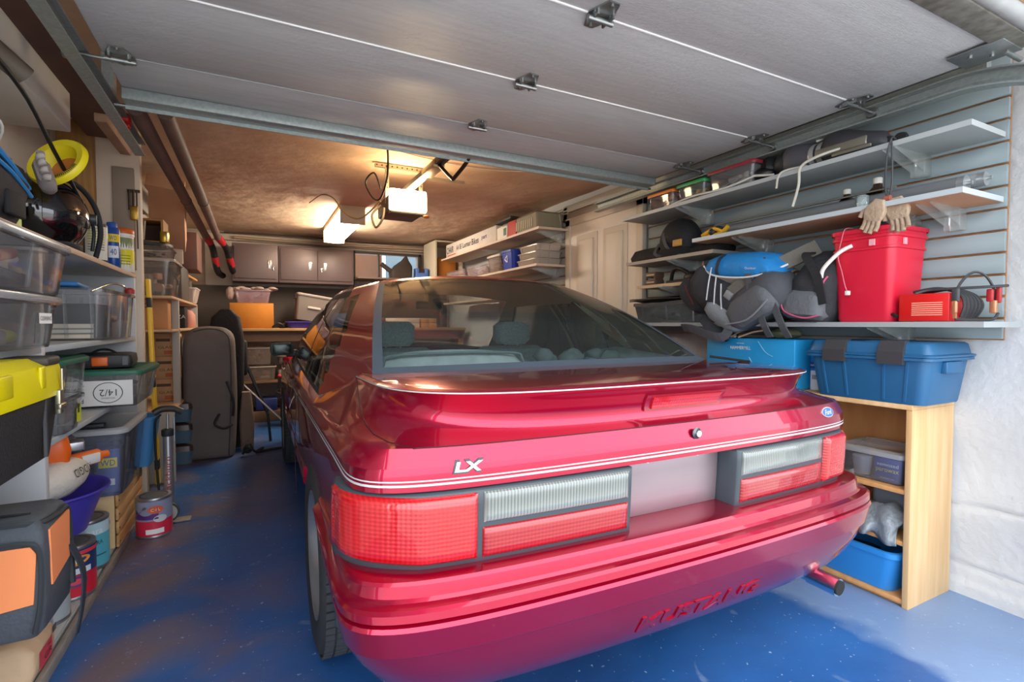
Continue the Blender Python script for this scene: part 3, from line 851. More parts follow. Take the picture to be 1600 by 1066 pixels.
MB().box(-.30, -.12, 1.035, 1.055, .88, .905).build('strap_label', DARK, rs)
q = MB()
for k in range(9): q.sphere((.18+.045*k, 1.14+.04*math.sin(k*2.1), .91+.03*math.cos(k*1.7)), .055, 10, jit=.15, sc3=(1, .8, .7))
q.build('folded_seat', mat('5a7073', .85), car, label='right rear seatback folded in grey cloth')
MB().lathe([(.17, -.012), (.182, 0), (.17, .012), (.158, 0), (.17, -.012)], 36, cap=False, axis='y', M=Matrix.Rotation(.4, 4, 'X')).cyl((-.16, 0, 0), (.16, 0, 0), .02).build('steering_wheel', DARK, car, loc=(-.36, 2.5, .86))
MB().box(-.72, .72, 2.7, 3.15, .72, .86, bev=.05).build('dashboard', DARK, car)
MB().box(-.09, .09, 2.35, 2.37, 1.19, 1.24, bev=.012).box(-.01, .01, 2.34, 2.40, 1.23, 1.29).build('rear_view_mirror', DARK, car)
# wiper-like hatch washer at the right of the glass
MB().tube([(.66, .60, .957), (.73, .50, .943), (.745, .475, .94)], .005, 6).build('hatch_bump_stop', DARK, car)
# ------------------------------------------------------------ makers
CLR = clear('f0f4f8', .07, .06, .9); CLRW = clear('f2f4f6', .30, .2, 1.0); CLRB = clear('cfc6c0', .10, .1, 1.1); CLRG = clear('9aa4a9', .20, .12, .9)
def tub(name, label, cat, loc, L, W, H, m, taper=.88, r=.03, wall=.0035, rim=.012, lid=None, lidm=None, rz=0, ribs=0, group=None, handles=False, lidh=.018, rimname='rim', ribm=None):
    """an open or lidded plastic container; local origin at base centre"""
    t = thing(name, label, cat, loc, rz, group)
    a, b = L/2, W/2
    q = MB()
    def rr(k, z, o=0):
        return rrect((a-o)*k, (b-o)*k, r, z)
    q.loft([rr(taper, 0), rr(taper+(1-taper)*.1, H*.05), rr(1, H-rim)], cap0=True)
    q.loft([rr(1, H-rim, wall), rr(taper, .004, wall)], cap1=True)
    if ribs:
        for sx in (-1, 1):
            for i in range(ribs):
                x = -a*.75+1.5*a*i/max(1, ribs-1)
                q.loft([[(x-.006, sx*(b*taper-.002), .01), (x+.006, sx*(b*taper-.002), .01), (x+.006, sx*(b*taper+.006), .01), (x-.006, sx*(b*taper+.006), .01)],
                        [(x-.006, sx*(b-.002), H-rim), (x+.006, sx*(b-.002), H-rim), (x+.006, sx*(b+.004), H-rim), (x-.006, sx*(b+.004), H-rim)]], cap0=True, cap1=True, sm=False)
        for sy in (-1, 1):
            for i in range(max(2, ribs-1)):
                y = -b*.7+1.4*b*i/max(1, max(2, ribs-1)-1)
                q.loft([[(sy*(a*taper-.002), y-.006, .01), (sy*(a*taper-.002), y+.006, .01), (sy*(a*taper+.006), y+.006, .01), (sy*(a*taper+.006), y-.006, .01)],
                        [(sy*(a-.002), y-.006, H-rim), (sy*(a-.002), y+.006, H-rim), (sy*(a+.004), y+.006, H-rim), (sy*(a+.004), y-.006, H-rim)]], cap0=True, cap1=True, sm=False)
    q.build('body', m, t)
    q = MB()
    q.loft([rrect(a, b, r, H-rim), rrect(a+.008, b+.008, r+.005, H-rim), rrect(a+.008, b+.008, r+.005, H-.003), rrect(a+.003, b+.003, r, H), rrect(a-wall-.001, b-wall-.001, r, H), rrect(a-wall-.001, b-wall-.001, r, H-rim)], sm=True)
    q.build(rimname, m if ribm is None else ribm, t)
    if lid:
        q = MB()
        q.loft([rrect(a+.010, b+.010, r+.006, H-.008), rrect(a+.012, b+.012, r+.006, H+.002), rrect(a+.010, b+.010, r+.006, H+lidh*.6), rrect(a-.004, b-.004, r, H+lidh), rrect(a-.022, b-.022, r*.8, H+lidh), rrect(a-.028, b-.028, r*.8, H+lidh-.006)], cap1=True)
        q.build('lid', lidm, t)
    if handles:
        for sx in (-1, 1):
            MB().box(sx*(a+.004)-.012, sx*(a+.004)+.012, -.055, .055, H-.055, H-.006, bev=.006).build('handle', m if not ribm else ribm, t)
    return t
def stuffing(label, loc, L, W, H, cols, n=14, rz=0, cat='contents', name='mixed_contents', seed=1):
    """a jumble of small things inside a bin"""
    rd = random.Random(seed); q = MB(); ms = [mat(c, .7) for c in cols]
    for i in range(n):
        sx, sy, sz = rd.uniform(.15, .45)*L, rd.uniform(.15, .45)*W, rd.uniform(.25, .6)*H
        x = rd.uniform(-.5, .5)*(L-sx); y = rd.uniform(-.5, .5)*(W-sy); z = rd.uniform(0, 1)*(H-sz)
        M = Matrix.Translation((x, y, z+sz/2)) @ Matrix.Rotation(rd.uniform(-.4, .4), 4, 'Z') @ Matrix.Rotation(rd.uniform(-.25, .25), 4, 'X')
        k = rd.random()
        if k < .55: q.box(-sx/2*.8, sx/2*.8, -sy/2*.8, sy/2*.8, -sz/2*.8, sz/2*.8, i % len(ms), .006, M, 1)
        elif k < .8: q.cyl((0, -sy/2*.8, 0), (0, sy/2*.8, 0), min(sx, sz)*.3, 10, i % len(ms), M=M)
        else: q.sphere((0, 0, 0), min(sx, sy, sz)*.45, 8, i % len(ms), M, (1.3, 1, .7), .12)
    o = q.build(name, ms, loc=loc, rot=(0, 0, rz)); return tag(o, label, cat, kind='stuff')
def carton(name, label, cat, loc, L, W, H, hexc='b08458', rz=0, tape=True, prints=(), group=None, rot=None, open_=False, pm=None):
    t = thing(name, label, cat, loc, rz, group, rot)
    a, b = L/2, W/2
    M_ = mat(hexc, .85, var=.08, scale=12)
    q = MB().box(-a, a, -b, b, 0, H, bev=.003, seg=1)
    q.build('carton', M_, t)
    q = MB()
    for x0, x1 in ((-a, 0), (0, a)) if L < W else ((-a, a),):
        for y0, y1 in ((-b, b),) if L < W else ((-b, 0), (0, b)):
            q.box(x0+.001, x1-.001, y0+.001, y1-.001, H, H+.003)
    q.build('flaps', M_, t)
    if tape:
        if L < W: MB().box(-.025, .025, -b-.0015, b+.0015, H+.003, H+.0042).box(-.025, .025, -b-.0015, -b-.0002, H-.06, H+.004).build('tape', mat('c79a5c', .3), t)
        else: MB().box(-a-.0015, a+.0015, -.025, .025, H+.003, H+.0042).box(-a-.0015, -a-.0002, -.025, .025, H-.06, H+.004).build('tape', mat('c79a5c', .3), t)
    for p in prints:   # (axis, u, v, width, text, hex, height, flip)
        ax, u, v, wd, tx, hx = p[:6]; hh = p[6] if len(p) > 6 else None; fl = p[7] if len(p) > 7 else False
        M = {'-y': lambda: face('-y', u, -b, v), '-x': lambda: face('-x', -a, u, v), '+x': lambda: face('+x', a, u, v)}[ax]()
        q = MB()
        if tx is None: addrect(q, wd, hh, M, 0, .0012)
        else: addtext(q, tx, wd, M, 0, hh, .0018, flip=fl)
        q.build('print' if tx else 'printed_panel', mat(hx, .7), t)
    return t
def cancyl(name, label, cat, loc, r, h, parts_, group=None, n=36):
    """stack of lathe bands: (part name, [(r,z)..], material)"""
    t = thing(name, label, cat, loc, 0, group)
    for nm, prof, m in parts_: MB().lathe(prof, n).build(nm, m, t)
    return t
def wraptext(t, s, r, ang, z, wd, hx, h=None, flip=False, name='label_text', off=.0006, tilt=0):
    vs, fs = textmesh(s)
    if not vs: return
    x0 = min(v.x for v in vs); x1 = max(v.x for v in vs); y0 = min(v.y for v in vs); y1 = max(v.y for v in vs)
    k = wd/(x1-x0); ky = k if h is None else h/(y1-y0)
    A = []
    for v in vs:
        x = (v.x-(x0+x1)/2)*k; y = (v.y-(y0+y1)/2)*ky; x, y = x*math.cos(tilt)-y*math.sin(tilt), x*math.sin(tilt)+y*math.cos(tilt)
        a = ang+x/r
        A.append(((r+off)*math.cos(a), (r+off)*math.sin(a), z+y))
    MB().add(A, fs).build(name, mat(hx, .6), t)
def wrappatch(t, r, a0, a1, z0, z1, hx, name='label_panel', off=.0003, top=None):
    n = 12
    MB().grid(lambda u, v: ((r+off)*math.cos(a0+(a1-a0)*u), (r+off)*math.sin(a0+(a1-a0)*u), z0+(z1-z0)*v+(0 if top is None else top*v*math.sin(PI*u))), n, 2).build(name, mat(hx, .5), t)
def wrapoval(t, r, ang, z, a, b, hx, name='label_oval', off=.0005, tilt=.0):
    n = 28; V = [((r+off)*math.cos(ang), (r+off)*math.sin(ang), z)]
    for k in range(n):
        c = 2*PI*k/n; x = a*math.cos(c); y = b*math.sin(c); x, y = x*math.cos(tilt)-y*math.sin(tilt), x*math.sin(tilt)+y*math.cos(tilt)
        V.append(((r+off)*math.cos(ang+x/r), (r+off)*math.sin(ang+x/r), z+y))
    MB().add(V, [(0, 1+k, 1+(k+1) % n) for k in range(n)]).build(name, mat(hx, .5), t)
TIN = mat('a9adb0', .35, .85, var=.15, scale=20)
def paintcan(label, loc, r, h, base, lidhex='7c7164', band=None, name='paint_can', ear=2.2):
    t = thing(name, label, 'paint can', loc)
    MB().lathe([(r*.97, 0), (r, .004), (r, .010), (r*.985, .014), (r*.985, h-.014), (r, h-.010), (r, h-.003), (r*.97, h)], 40).build('tin', TIN, t)
    MB().lathe([(r*.987, .014), (r*.987, h-.014)], 40, cap=False).build('paper_label', mat(base, .45), t)
    if band: MB().lathe([(r*.989, h-.014-band[1]), (r*.989, h-.014)], 40, cap=False).build('label_band', mat(band[0], .45), t)
    MB().lathe([(r*.95, h), (r*.95, h-.004), (r*.82, h-.004), (r*.80, h+.001), (r*.70, h+.001), (r*.68, h-.005), (0, h-.005)], 40, cap=False).build('lid', mat(lidhex, .5, .5, hex2='4a453f', scale=25), t)
    q = MB()
    for s in (0, PI):
        a = ear+s; q.cyl((r*.98*math.cos(a), r*.98*math.sin(a), h*.78), (r*1.05*math.cos(a), r*1.05*math.sin(a), h*.78), .008, 10)
    q.tube([(r*1.04*math.cos(ear+PI*k/8), r*1.04*math.sin(ear+PI*k/8), h*.78-.07*math.sin(PI*k/8)) for k in range(9)], .0016, 6)
    q.build('bail_handle', TIN, t)
    return t

# ------------------------------------------------------------ ceiling fixtures
WARM = mat('fff0d6', .5, emit=34.0); WARM2 = mat('ffe0b0', .5, emit=44.0)
t = thing('tube_light_fixture', 'wraparound tube light glowing on the ceiling near the back wall', 'ceiling light', (.84, 4.95, 2.0))
MB().box(-.115, .115, 0, 1.24, .16, .2).box(-.115, .115, -.012, .006, .03, .2, bev=.004).box(-.115, .115, 1.234, 1.252, .03, .2, bev=.004).build('housing', mat('c9b59a', .5), t)
MB().loft([[(-.11, y, .16), (-.105, y, .07), (-.06, y, .03), (.06, y, .03), (.105, y, .07), (.11, y, .16)] for y in (.008, 1.232)], closed=False, sm=False).build('diffuser', WARM, t, label='glowing white diffuser')
op = thing('door_opener', 'garage door opener motor with glowing light panel hung under the ceiling', 'garage door opener', (.95, 3.42, 1.84))
MB().box(-.13, .13, .03, .36, .02, .13, bev=.01).box(-.125, .125, .0, .05, .0, .022, bev=.006).build('motor_housing', mat('6d6153', .5, .3), op)
MB().box(-.128, .128, -.012, .028, .022, .165, bev=.012).build('light_lens', WARM2, op, label='glowing rectangular lens')
MB().box(-.10, .10, .06, .16, .13, .165, bev=.01).build('ceiling_glow_block', WARM2, op, label='glowing block added above housing to light the ceiling')  # emissive block added on top to throw a glow on the ceiling
MB().box(-.05, .05, .17, .30, .13, .19, bev=.006).build('logic_box', mat('a3906f', .5), op)
q = MB()
q.box(-.20, .22, .10, .125, .325, .35)
for x in (-.12, .12): q.box(x-.012, x+.012, .10, .115, .08, .34)
q.box(.12, .45, .10, .115, .29, .305)
q.build('hanger_bracket', mat('a99f86', .45, .8), op)
q = MB()
for i in range(12): q.cyl((-.19+.035*i, .098, .338), (-.19+.035*i, .0975, .338), .006, 8)
for i in range(6): q.cyl((.12, .098, .12+.035*i), (.12, .0975, .12+.035*i), .005, 8); q.cyl((-.12, .098, .12+.035*i), (-.12, .0975, .12+.035*i), .005, 8)
q.build('bracket_holes', mat('3b3226', .8), op)
MB().box(-.012, .042, -.92, .10, .170, .205, bev=.003).build('rail', mat('4a3f33', .4, .6), op, label='dark steel rail reaching to the door')
MB().box(-.02, .05, -.60, -.36, .155, .20, bev=.008).build('trolley', mat('cbb98d', .4, .4), op)
MB().tube([(.015, -.60, .17), (.03, -.72, .08), (.04, -.76, .05)], .010, 8, smooth=False).tube([(.04, -.76, .05), (.06, -.90, .10), (.07, -.95, .145)], .011, 8).box(.045, .095, -.965, -.93, .12, .16).build('door_arm', mat('3f3a34', .4, .7), op)
MB().tube([(-.14, .2, .09), (-.20, .22, .02), (-.18, .20, -.07), (-.155, .1, -.03), (-.14, .1, .05)], .008, 8).build('cable_bundle', mat('c9b48c', .5), op)
MB().sphere((.125, .0, -.005), .016, 10, sc3=(1.5, 1, .8)).build('sensor_button', mat('c46a3c', .5), op)
o = MB().box(-.045, .045, -.045, .045, -.03, 0, bev=.005).lathe([(.03, -.03), (.032, -.05), (.02, -.055)], 16).build('junction_box', mat('b79a6a', .5), loc=(.72, 3.05, ZC)); tag(o, 'small ceiling junction box with a dark plug cord hanging from it', 'junction box')
o = MB().tube([(.72, 3.05, 2.15), (.73, 3.07, 2.08), (.74, 3.15, 1.98), (.735, 3.3, 1.9), (.72, 3.45, 1.93), (.68, 3.5, 2.04), (.72, 3.42, 2.09), (.77, 3.45, 2.0)], .006, 8).build('power_cord', mat('2b241c', .5)); tag(o, 'dark power cord looping from the ceiling box to the opener', 'cord')
o = MB().tube([(.80, 3.6, 1.95), (.70, 3.8, 1.86), (.62, 4.0, 1.93), (.56, 4.1, 2.05), (.50, 4.3, 2.12), (.46, 4.9, 2.18)], .006, 8).build('light_cord', mat('b99a63', .5)); tag(o, 'yellowish cord sagging from the opener toward the tube light', 'cord')
o = MB().tube([(-.40, 2.62, ZC-.008), (.1, 2.9, ZC-.008), (.9, 3.25, ZC-.008), (1.6, 3.3, ZC-.008), (2.2, 2.95, ZC-.008)], .005, 6).build('ceiling_wire', mat('d9c4ae', .6)); tag(o, 'thin pale wire stapled across the plaster ceiling', 'wire')
# back wall pipes under ceiling
o = MB().tube([(-.2, 6.86, 2.12), (1.0, 6.85, 2.11), (2.45, 6.84, 2.14)], .018, 8).build('conduit', mat('a98d74', .6)); tag(o, 'horizontal brown conduit along the top of the back wall', 'pipe')
o = MB().tube([(-.3, 6.84, 2.17), (.6, 6.80, 2.175), (1.2, 6.82, 2.165), (2.45, 6.80, 2.19)], .009, 8).build('cable_run', mat('4a3a30', .7)); tag(o, 'dark cable strung above the brown conduit on the back wall', 'cable')
PB = mat('6e5750', .6, var=.25, scale=6)
def cpipe(x, label, xe):
    t = thing('ceiling_pipe', label, 'pipe', (x, 0, 0), group=None)
    z = 1.995
    MB().cyl((0, 2.62, z), (0, 6.1, z), .033, 16).build('pipe', PB, t)
    MB().lathe([(.036, 0), (.036, .004)], 16, axis='y', M=Matrix.Translation((0, 4.4, z))).build('pipe_joint', DARK, t)
    MB().cyl((0, 6.1, z), (xe*.3, 6.3, z-.03), .037, 12).build('red_tape', mat('b3202a', .5), t, label='red tape wrapping')
    MB().tube([(xe*.3, 6.3, z-.03), (xe*.6, 6.45, z-.10), (xe, 6.6, z-.30), (xe*1.6, 6.8, z-.34)], .033, 12).build('hose', mat('1b1a1e', .5), t, label='black hose bend')
    MB().tube([(xe*.75, 6.49, z-.16), (xe*.92, 6.56, z-.25)], .036, 12).build('lower_tape', mat('a81f28', .5), t, label='second wrap of red tape')
    return t
cpipe(-.43, 'brown ceiling pipe nearer the left wall with red taped end', .07)
cpipe(-.325, 'brown ceiling pipe farther from the left wall with red taped end', .12)
# ------------------------------------------------------------ left wall upper bits
struct('trim_4', MB().box(XL, -.575, 3.60, 3.66, 0, ZC, bev=.003), mat('dccbb6', .6, var=.05))
o = MB().box(-.93, -.775, 3.545, 3.60, 1.385, ZC-.001, bev=.002).build('wall_stud', mat('b0824a', .7, hex2='8f6a3c', scale=6, stretch=(8, 8, .6))); tag(o, 'amber wooden stud standing on the top shelf by the white panel', 'stud')
o = MB().box(-.70, -.60, 3.575, 3.598, 1.40, 1.98, bev=.004).build('leaning_board', mat('958474', .6, var=.1)); tag(o, 'brownish panel board fixed to the white partition behind the wipes tub', 'board')
lt = thing('gate_latch', 'dark metal gate latch screwed on the white partition edge', 'latch', (-.60, 3.57, 1.80))
MB().box(-.03, .03, -.012, 0, .04, .055).cyl((-.02, -.012, .05), (-.02, -.012, -.06), .006).cyl((.0, -.012, .05), (.0, -.012, -.06), .006).cyl((.015, -.012, .05), (.015, -.012, -.28), .004).build('bolt', mat('4a3a30', .4, .7), lt)
MB().box(-.015, .02, -.03, -.012, -.12, -.04, bev=.005).build('padlock', mat('b08a3c', .35, .8), lt)
o = MB().box(XL, -.72, 2.05, 2.95, 1.95, ZC-.001, bev=.006).build('white_duct', mat('d8dad6', .6, var=.05)); tag(o, 'white boxed duct high on the left wall above the tool bag', 'duct')
o = MB().cyl((-.90, 2.06, 2.12), (-.68, 2.30, 1.93), .035, 14).build('drain_pipe', mat('6b6257', .6)); tag(o, 'short dark pipe running across the white boxed duct', 'pipe')
o = MB().box(XL, -.60, .62, 3.5, 2.202, 2.24).build('ceiling_beam', mat('4a2028', .7)) if False else MB().box(-.80, -.62, 1.4, 3.55, 2.12, 2.199, bev=.004).build('ceiling_beam', mat('6a4a42', .7, var=.2)); tag(o, 'dark brown beam running along the ceiling above the left track', 'beam')
o = MB().box(-.66, -.61, 3.05, 3.58, 2.05, 2.09, bev=.004).build('wood_batten', mat('b89478', .7, var=.15)); tag(o, 'pale wooden batten under the ceiling beside the red tape', 'batten')
# ------------------------------------------------------------ left shelving
SH = mat('c9ccce', .5, var=.04); EDG = mat('c8ab90', .6, var=.1); SHG = mat('aab3b8', .5)
su = thing('shelving_unit', 'long pale grey open shelving unit along the left wall full of bins', 'shelves', (0, 0, 0))
X0, X1 = -.955, -.60
for nm, y0, y1, z in (('top_shelf', 1.10, 3.58, 1.355), ('shelf', 1.10, 2.096, 1.0), ('shelf', 2.131, 3.52, 1.0), ('shelf', 1.10, 2.096, .690), ('shelf', 2.131, 3.52, .690), ('bottom_shelf', 1.10, 3.52, .020)):
    o = MB().box(X0, X1-.006, y0, y1, z, z+.02).build(nm, SH, su)
    MB().box(X1-.006, X1, y0, y1, z-.001, z+.021, bev=.002).build('edge_strip', EDG if nm == 'top_shelf' else SHG, o)
MB().box(X0, X1, 2.098, 2.129, .04, 1.355, bev=.002).build('divider_panel', SH, su)
MB().box(X0, X1, 3.522, 3.55, .04, 1.355, bev=.002).build('end_panel', SH, su)
MB().box(X0, X1, 1.07, 1.10, .0, 1.375, bev=.002).build('near_end_panel', SH, su)
MB().box(X0-.006, X0, 1.1, 3.55, .0, 1.355).build('back_panel', mat('b9c2c4', .6), su)
MB().box(-.592, -.575, 1.08, 3.55, .0, .040, bev=.002).build('kickboard', mat('8f8782', .6, var=.2, scale=15), su)
# --- on top shelf
TZ = 1.377
tb = thing('tool_bag', 'black open tool bag with blue trim on the top left shelf', 'tool bag', (-.78, 1.86, TZ))
BK = mat('2a2a2e', .8, var=.2, scale=30, bump=.3, bscale=200); BLU = mat('2e86c9', .6)
q = MB(); q.loft([rrect(.13, .24, .05, 0), rrect(.15, .27, .06, .06), rrect(.16, .28, .05, .14), rrect(.15, .275, .05, .19)], cap0=True); q.build('bag_body', BK, tb, solid=.006)
q = MB(); q.tube([(.152, -.27, .195), (.158, -.1, .215), (.16, .08, .185), (.154, .26, .14)], .008, 6).tube([(.16, -.26, .24), (.155, -.12, .20), (.15, .0, .23)], .007, 6)
q.tube([(.165, -.02, .165), (.166, .1, .15), (.16, .26, .115)], .006, 6); q.build('trim_cord', BLU, tb, label='bright blue trim')
MB().box(.150, .166, -.10, -.02, .03, .12, bev=.006).build('pocket', mat('1d1d21', .8), tb); MB().box(.150, .166, .08, .2, .03, .10, bev=.006).build('pocket', mat('1d1d21', .8), tb)
MB().tube([(.05, -.22, .19), (.05, -.15, .30), (.05, .1, .31), (.05, .2, .19)], .012, 8).build('carry_handle', BLU, tb)
rd = random.Random(3)
for i, (y, hx, nm, lb) in enumerate(((1.70, 'd98a3a', 'pencil', 'orange pencil sticking out of the black tool bag'), (1.78, '8c8f92', 'steel_ruler', 'grey steel ruler standing in the black tool bag'), (1.90, 'dfe3e2', 'notepad', 'white printed card standing in the black tool bag'))):
    q = MB()
    if i == 0: q.cyl((-.64, y, TZ+.1), (-.66, y+.07, TZ+.31), .006, 8)
    elif i == 1: q.box(-.66, -.655, y, y+.035, TZ+.08, TZ+.33)
    else: q.box(-.665, -.655, y, y+.10, TZ+.08, TZ+.32, bev=.002)
    tag(q.build(nm, mat(hx, .5)), lb, 'tool' if i < 2 else 'card')
sp = thing('spray_bottle', 'white spray bottle with grey cap standing behind the blue trimmed tool bag', 'bottle', (-.70, 2.16, TZ))
MB().loft([rrect(.03, .04, .012, 0), rrect(.032, .042, .012, .01), rrect(.032, .042, .012, .17), rrect(.02, .03, .01, .19)], cap0=True, cap1=True).build('bottle', mat('d8dcd6', .5), sp)
MB().box(-.018, .018, -.028, .028, .19, .245, bev=.005).build('cap', mat('4f5256', .5), sp)
MB().box(.0325, .034, -.03, .03, .02, .07).build('label_patch', mat('b9d23c', .5), sp)
hm = thing('motorcycle_helmet', 'glossy black helmet resting on the top left shelf', 'helmet', (-.745, 2.62, TZ))
q = MB(); rings = []
for i in range(15):
    a = i/14; z = .0+.30*a; r = .15*math.sqrt(max(.02, 1-((a-.48)/.53)**2)); r = max(r, .115 if a < .3 else .01)
    rings.append([(r*1.0*math.cos(t), r*1.12*math.sin(t), z) for t in [2*PI*k/32 for k in range(32)]])
q.loft(rings, cap0=True, cap1=True); q.build('shell', mat('0e0e11', .12, coat=1), hm)
MB().lathe([(.118, 0), (.128, .01), (.13, .03), (.12, .035)], 32).build('rubber_edge', RUB, hm)
MB().grid(lambda u, v: (.156*math.cos(-1.2+1.5*u)*(1-.25*(v-.4)**2), .175*math.sin(-1.2+1.5*u)*(1-.25*(v-.4)**2), .10+.10*v), 14, 6).build('visor', mat('1a1d22', .05, coat=1), hm)
MB().cyl((.13, .06, .15), (.165, .065, .15), .02, 14).build('visor_hinge', mat('3a3c40', .4), hm)
MB().tube([(.05, -.1, .29), (.12, .02, .27), (.155, .10, .2), (.165, .12, .1), (.14, .15, .0)], .010, 8).build('edge_strap', mat('1d1e22', .7), hm)
fn = thing('yellow_funnel', 'yellow plastic funnel ring lying on top of the black helmet', 'funnel', (-.635, 2.44, 1.685), rot=(1.12, .10, -.55))
MB().lathe([(.052, -.03), (.075, .012), (.098, .016), (.104, .008), (.104, -.006), (.092, -.008), (.070, -.008), (.048, -.04), (.052, -.03)], 40, cap=False).build('ring', mat('e8d51c', .4), fn)
MB().lathe([(.052, -.03), (.02, -.06), (0, -.06)], 30, cap=False).build('mesh_screen', mat('c2762a', .6), fn, label='rusty orange strainer')
q = MB()
for k in range(14):
    a = 3.6+k*.075; q.box(-.0015, .0015, .078, .090, .0135, .0165, M=Matrix.Rotation(a, 4, 'Z'))
q.build('ring_marks', mat('5a5320', .6), fn)
gl = thing('work_glove', 'grey work glove draped between the black tool bag and the helmet', 'glove', (-.60, 2.18, 1.565), rot=(1.2, -.25, .2))
q = MB(); q.loft([rrect(.018*a, .045*b, .015, z) for z, a, b in ((-.035, .8, .8), (-.015, 1.1, 1), (.02, 1.3, 1.1), (.05, .9, .95))], cap0=True, cap1=True)
q.build('palm', mat('8f8583', .85, var=.2, scale=30), gl)
for k, (y, l) in enumerate(((-.034, .010), (-.012, .016), (.012, .016), (.034, .010))):
    MB().tube([(0, y, .04), (.004, y*1.1, .06+l*.5), (.015, y*1.2, .055+l)], .0105, 8).build('finger', mat('a39a94', .85), gl)
MB().tube([(0, .04, -.01), (.005, .065, .01), (.01, .075, .035)], .011, 8).build('thumb', mat('8f8583', .85), gl)
o = MB().tube([(-.80, 1.75, 1.80), (-.70, 1.95, 1.90), (-.66, 2.20, 1.85), (-.64, 2.42, 1.72), (-.62, 2.62, 1.60), (-.60, 2.72, 1.50), (-.61, 2.74, 1.40)], .007, 8).build('extension_cable', mat('1a1b1e', .5)); tag(o, 'black cable arching over the funnel and down beside the helmet', 'cable')
o = MB().tube([(-.80, 1.85, 1.72), (-.72, 1.98, 1.74), (-.66, 2.05, 1.68), (-.74, 2.12, 1.60), (-.80, 2.0, 1.60)], .004, 6).build('string_coil', mat('c9c9c4', .5)); tag(o, 'thin pale cord coiled above the black tool bag', 'cord')
sc1 = cancyl('spray_can', 'tall spray can with yellow striped label beside the helmet', 'spray can', (-.655, 3.00, TZ), .046, .2, [
 ('can_body', [(.044, 0), (.046, .004), (.046, .172), (.043, .18)], mat('2b3350', .35)),
 ('shoulder', [(.043, .18), (.03, .198), (.018, .205)], mat('d8dadb', .3, .6)),
 ('nozzle', [(.012, .205), (.012, .215), (.008, .222)], mat('c9ccce', .5))])
wrappatch(sc1, .046, -2.3, -.2, .012, .165, 'dcdcd0', 'paper_label')
for k in range(9): wrappatch(sc1, .046, -2.0, -.6, .055+.012*k, .060+.012*k, 'c9c23a' if k > 2 else '8d8f8c', 'label_line', off=.0007)
s2 = cancyl('lubricant_can', 'slim blue and yellow lubricant spray can between two larger containers', 'spray can', (-.640, 3.24, TZ), .033, .23, [
 ('can_body', [(.031, 0), (.033, .004), (.033, .195), (.028, .205)], mat('1c4fa0', .3)), ('cap', [(.022, .205), (.022, .228), (.018, .232)], mat('2b57b0', .4))])
wrappatch(s2, .033, -2.6, -.1, .13, .17, 'e8cf1f'); wraptext(s2, 'WD', .033, -1.25, .15, .03, '1c3f8c', .022, off=.0009); wrappatch(s2, .033, -2.2, -.5, .05, .11, 'dfe5ee', 'label_white'); wraptext(s2, '40', .033, -1.25, .08, .026, '1c3f8c', .03, off=.0009)
s3 = cancyl('wipes_tub', 'cylindrical wipes tub with orange lid and yellow label at the shelf end', 'tub', (-.640, 3.47, TZ), .052, .24, [
 ('tub_body', [(.050, 0), (.052, .006), (.050, .205)], mat('e4e4de', .4)), ('lid', [(.053, .205), (.054, .21), (.054, .232), (.048, .238)], mat('d2631e', .45)), ('lid_ring', [(.054, .195), (.0545, .207)], mat('f0efe8', .5))])
wrappatch(s3, .0515, -2.8, .2, .02, .12, 'e6dc1e'); wrappatch(s3, .0505, -2.8, .2, .13, .185, '7f8a5c', 'label_scene')
for k in range(4): wrappatch(s3, .0515, -1.9, -.7, .04+.015*k, .044+.015*k, '7a7420', 'label_line', off=.0008)
# --- clear bins unit 1
tub('storage_bin', 'clear lidded bin on top of the near left stack, holding wire and dark parts', 'storage bin', (-.735, 1.78, 1.178), .43, .58, .140, CLR, lid=True, lidm=CLRW, ribs=4, taper=.92)
stuffing('cables and dark grey parts inside the upper clear bin', (-.735, 1.80, 1.185), .38, .52, .12, ['3b3d42', '8c8f96', '55585c', 'b04a48', 'd9d9d9', '6b6f76'], 40, seed=4)
b2 = tub('storage_bin', 'clear bin with a white label under the topmost near left bin', 'storage bin', (-.745, 1.78, 1.022), .41, .54, .138, CLR, lid=True, lidm=CLRW, ribs=4, taper=.92)
q = MB(); M = face('+x', .203, .14, .085); addrect(q, .10, .03, M, 0, .004); q.build('label_sticker', mat('f2f2f0', .6), b2)
q = MB(); addtext(q, 'CLEANING', .085, M, 0, .012, .0046); q.build('label_text', mat('23262b', .6), b2)
stuffing('lime, pink and grey cloths inside the lower clear bin', (-.745, 1.80, 1.028), .36, .48, .11, ['c6dc4a', 'd63a74', 'a9b4bb', '8fa0a8', 'cfe368', '5b6670'], 34, seed=9)
# --- yellow toolbox
tbx = thing('toolbox', 'large black toolbox with a yellow lid on the near left shelf', 'toolbox', (-.72, 1.66, .712))
DKP = mat('2b2b2d', .6, var=.2, scale=25, bump=.3, bscale=120)
q = MB(); q.loft([rrect(.185, .27, .03, 0), rrect(.205, .295, .03, .19)], cap0=True, cap1=True); q.build('base', DKP, tbx)
q = MB(); q.loft([rrect(.212, .305, .03, .175), rrect(.215, .308, .03, .2), rrect(.205, .300, .03, .262), rrect(.17, .27, .03, .284)], cap0=True, cap1=True); q.build('lid', mat('e6d800', .45), tbx)
MB().box(.206, .216, .10, .13, .205, .265, bev=.004).build('lid_rib', mat('d2c400', .45), tbx); MB().box(.207, .217, -.16, -.08, .205, .26, bev=.004).build('lid_rib', mat('d2c400', .45), tbx)
MB().box(.10, .213, .16, .26, .262, .288, bev=.008).build('lid_insert', mat('3f3a35', .6), tbx)
q = MB(); q.box(.208, .222, .215, .245, .12, .19, bev=.003).cyl((.222, .23, .19), (.222, .23, .25), .004).box(.215, .226, .205, .255, .135, .15, bev=.003); q.build('latch', mat('b5b09a', .3, .85), tbx, label='metal latch')
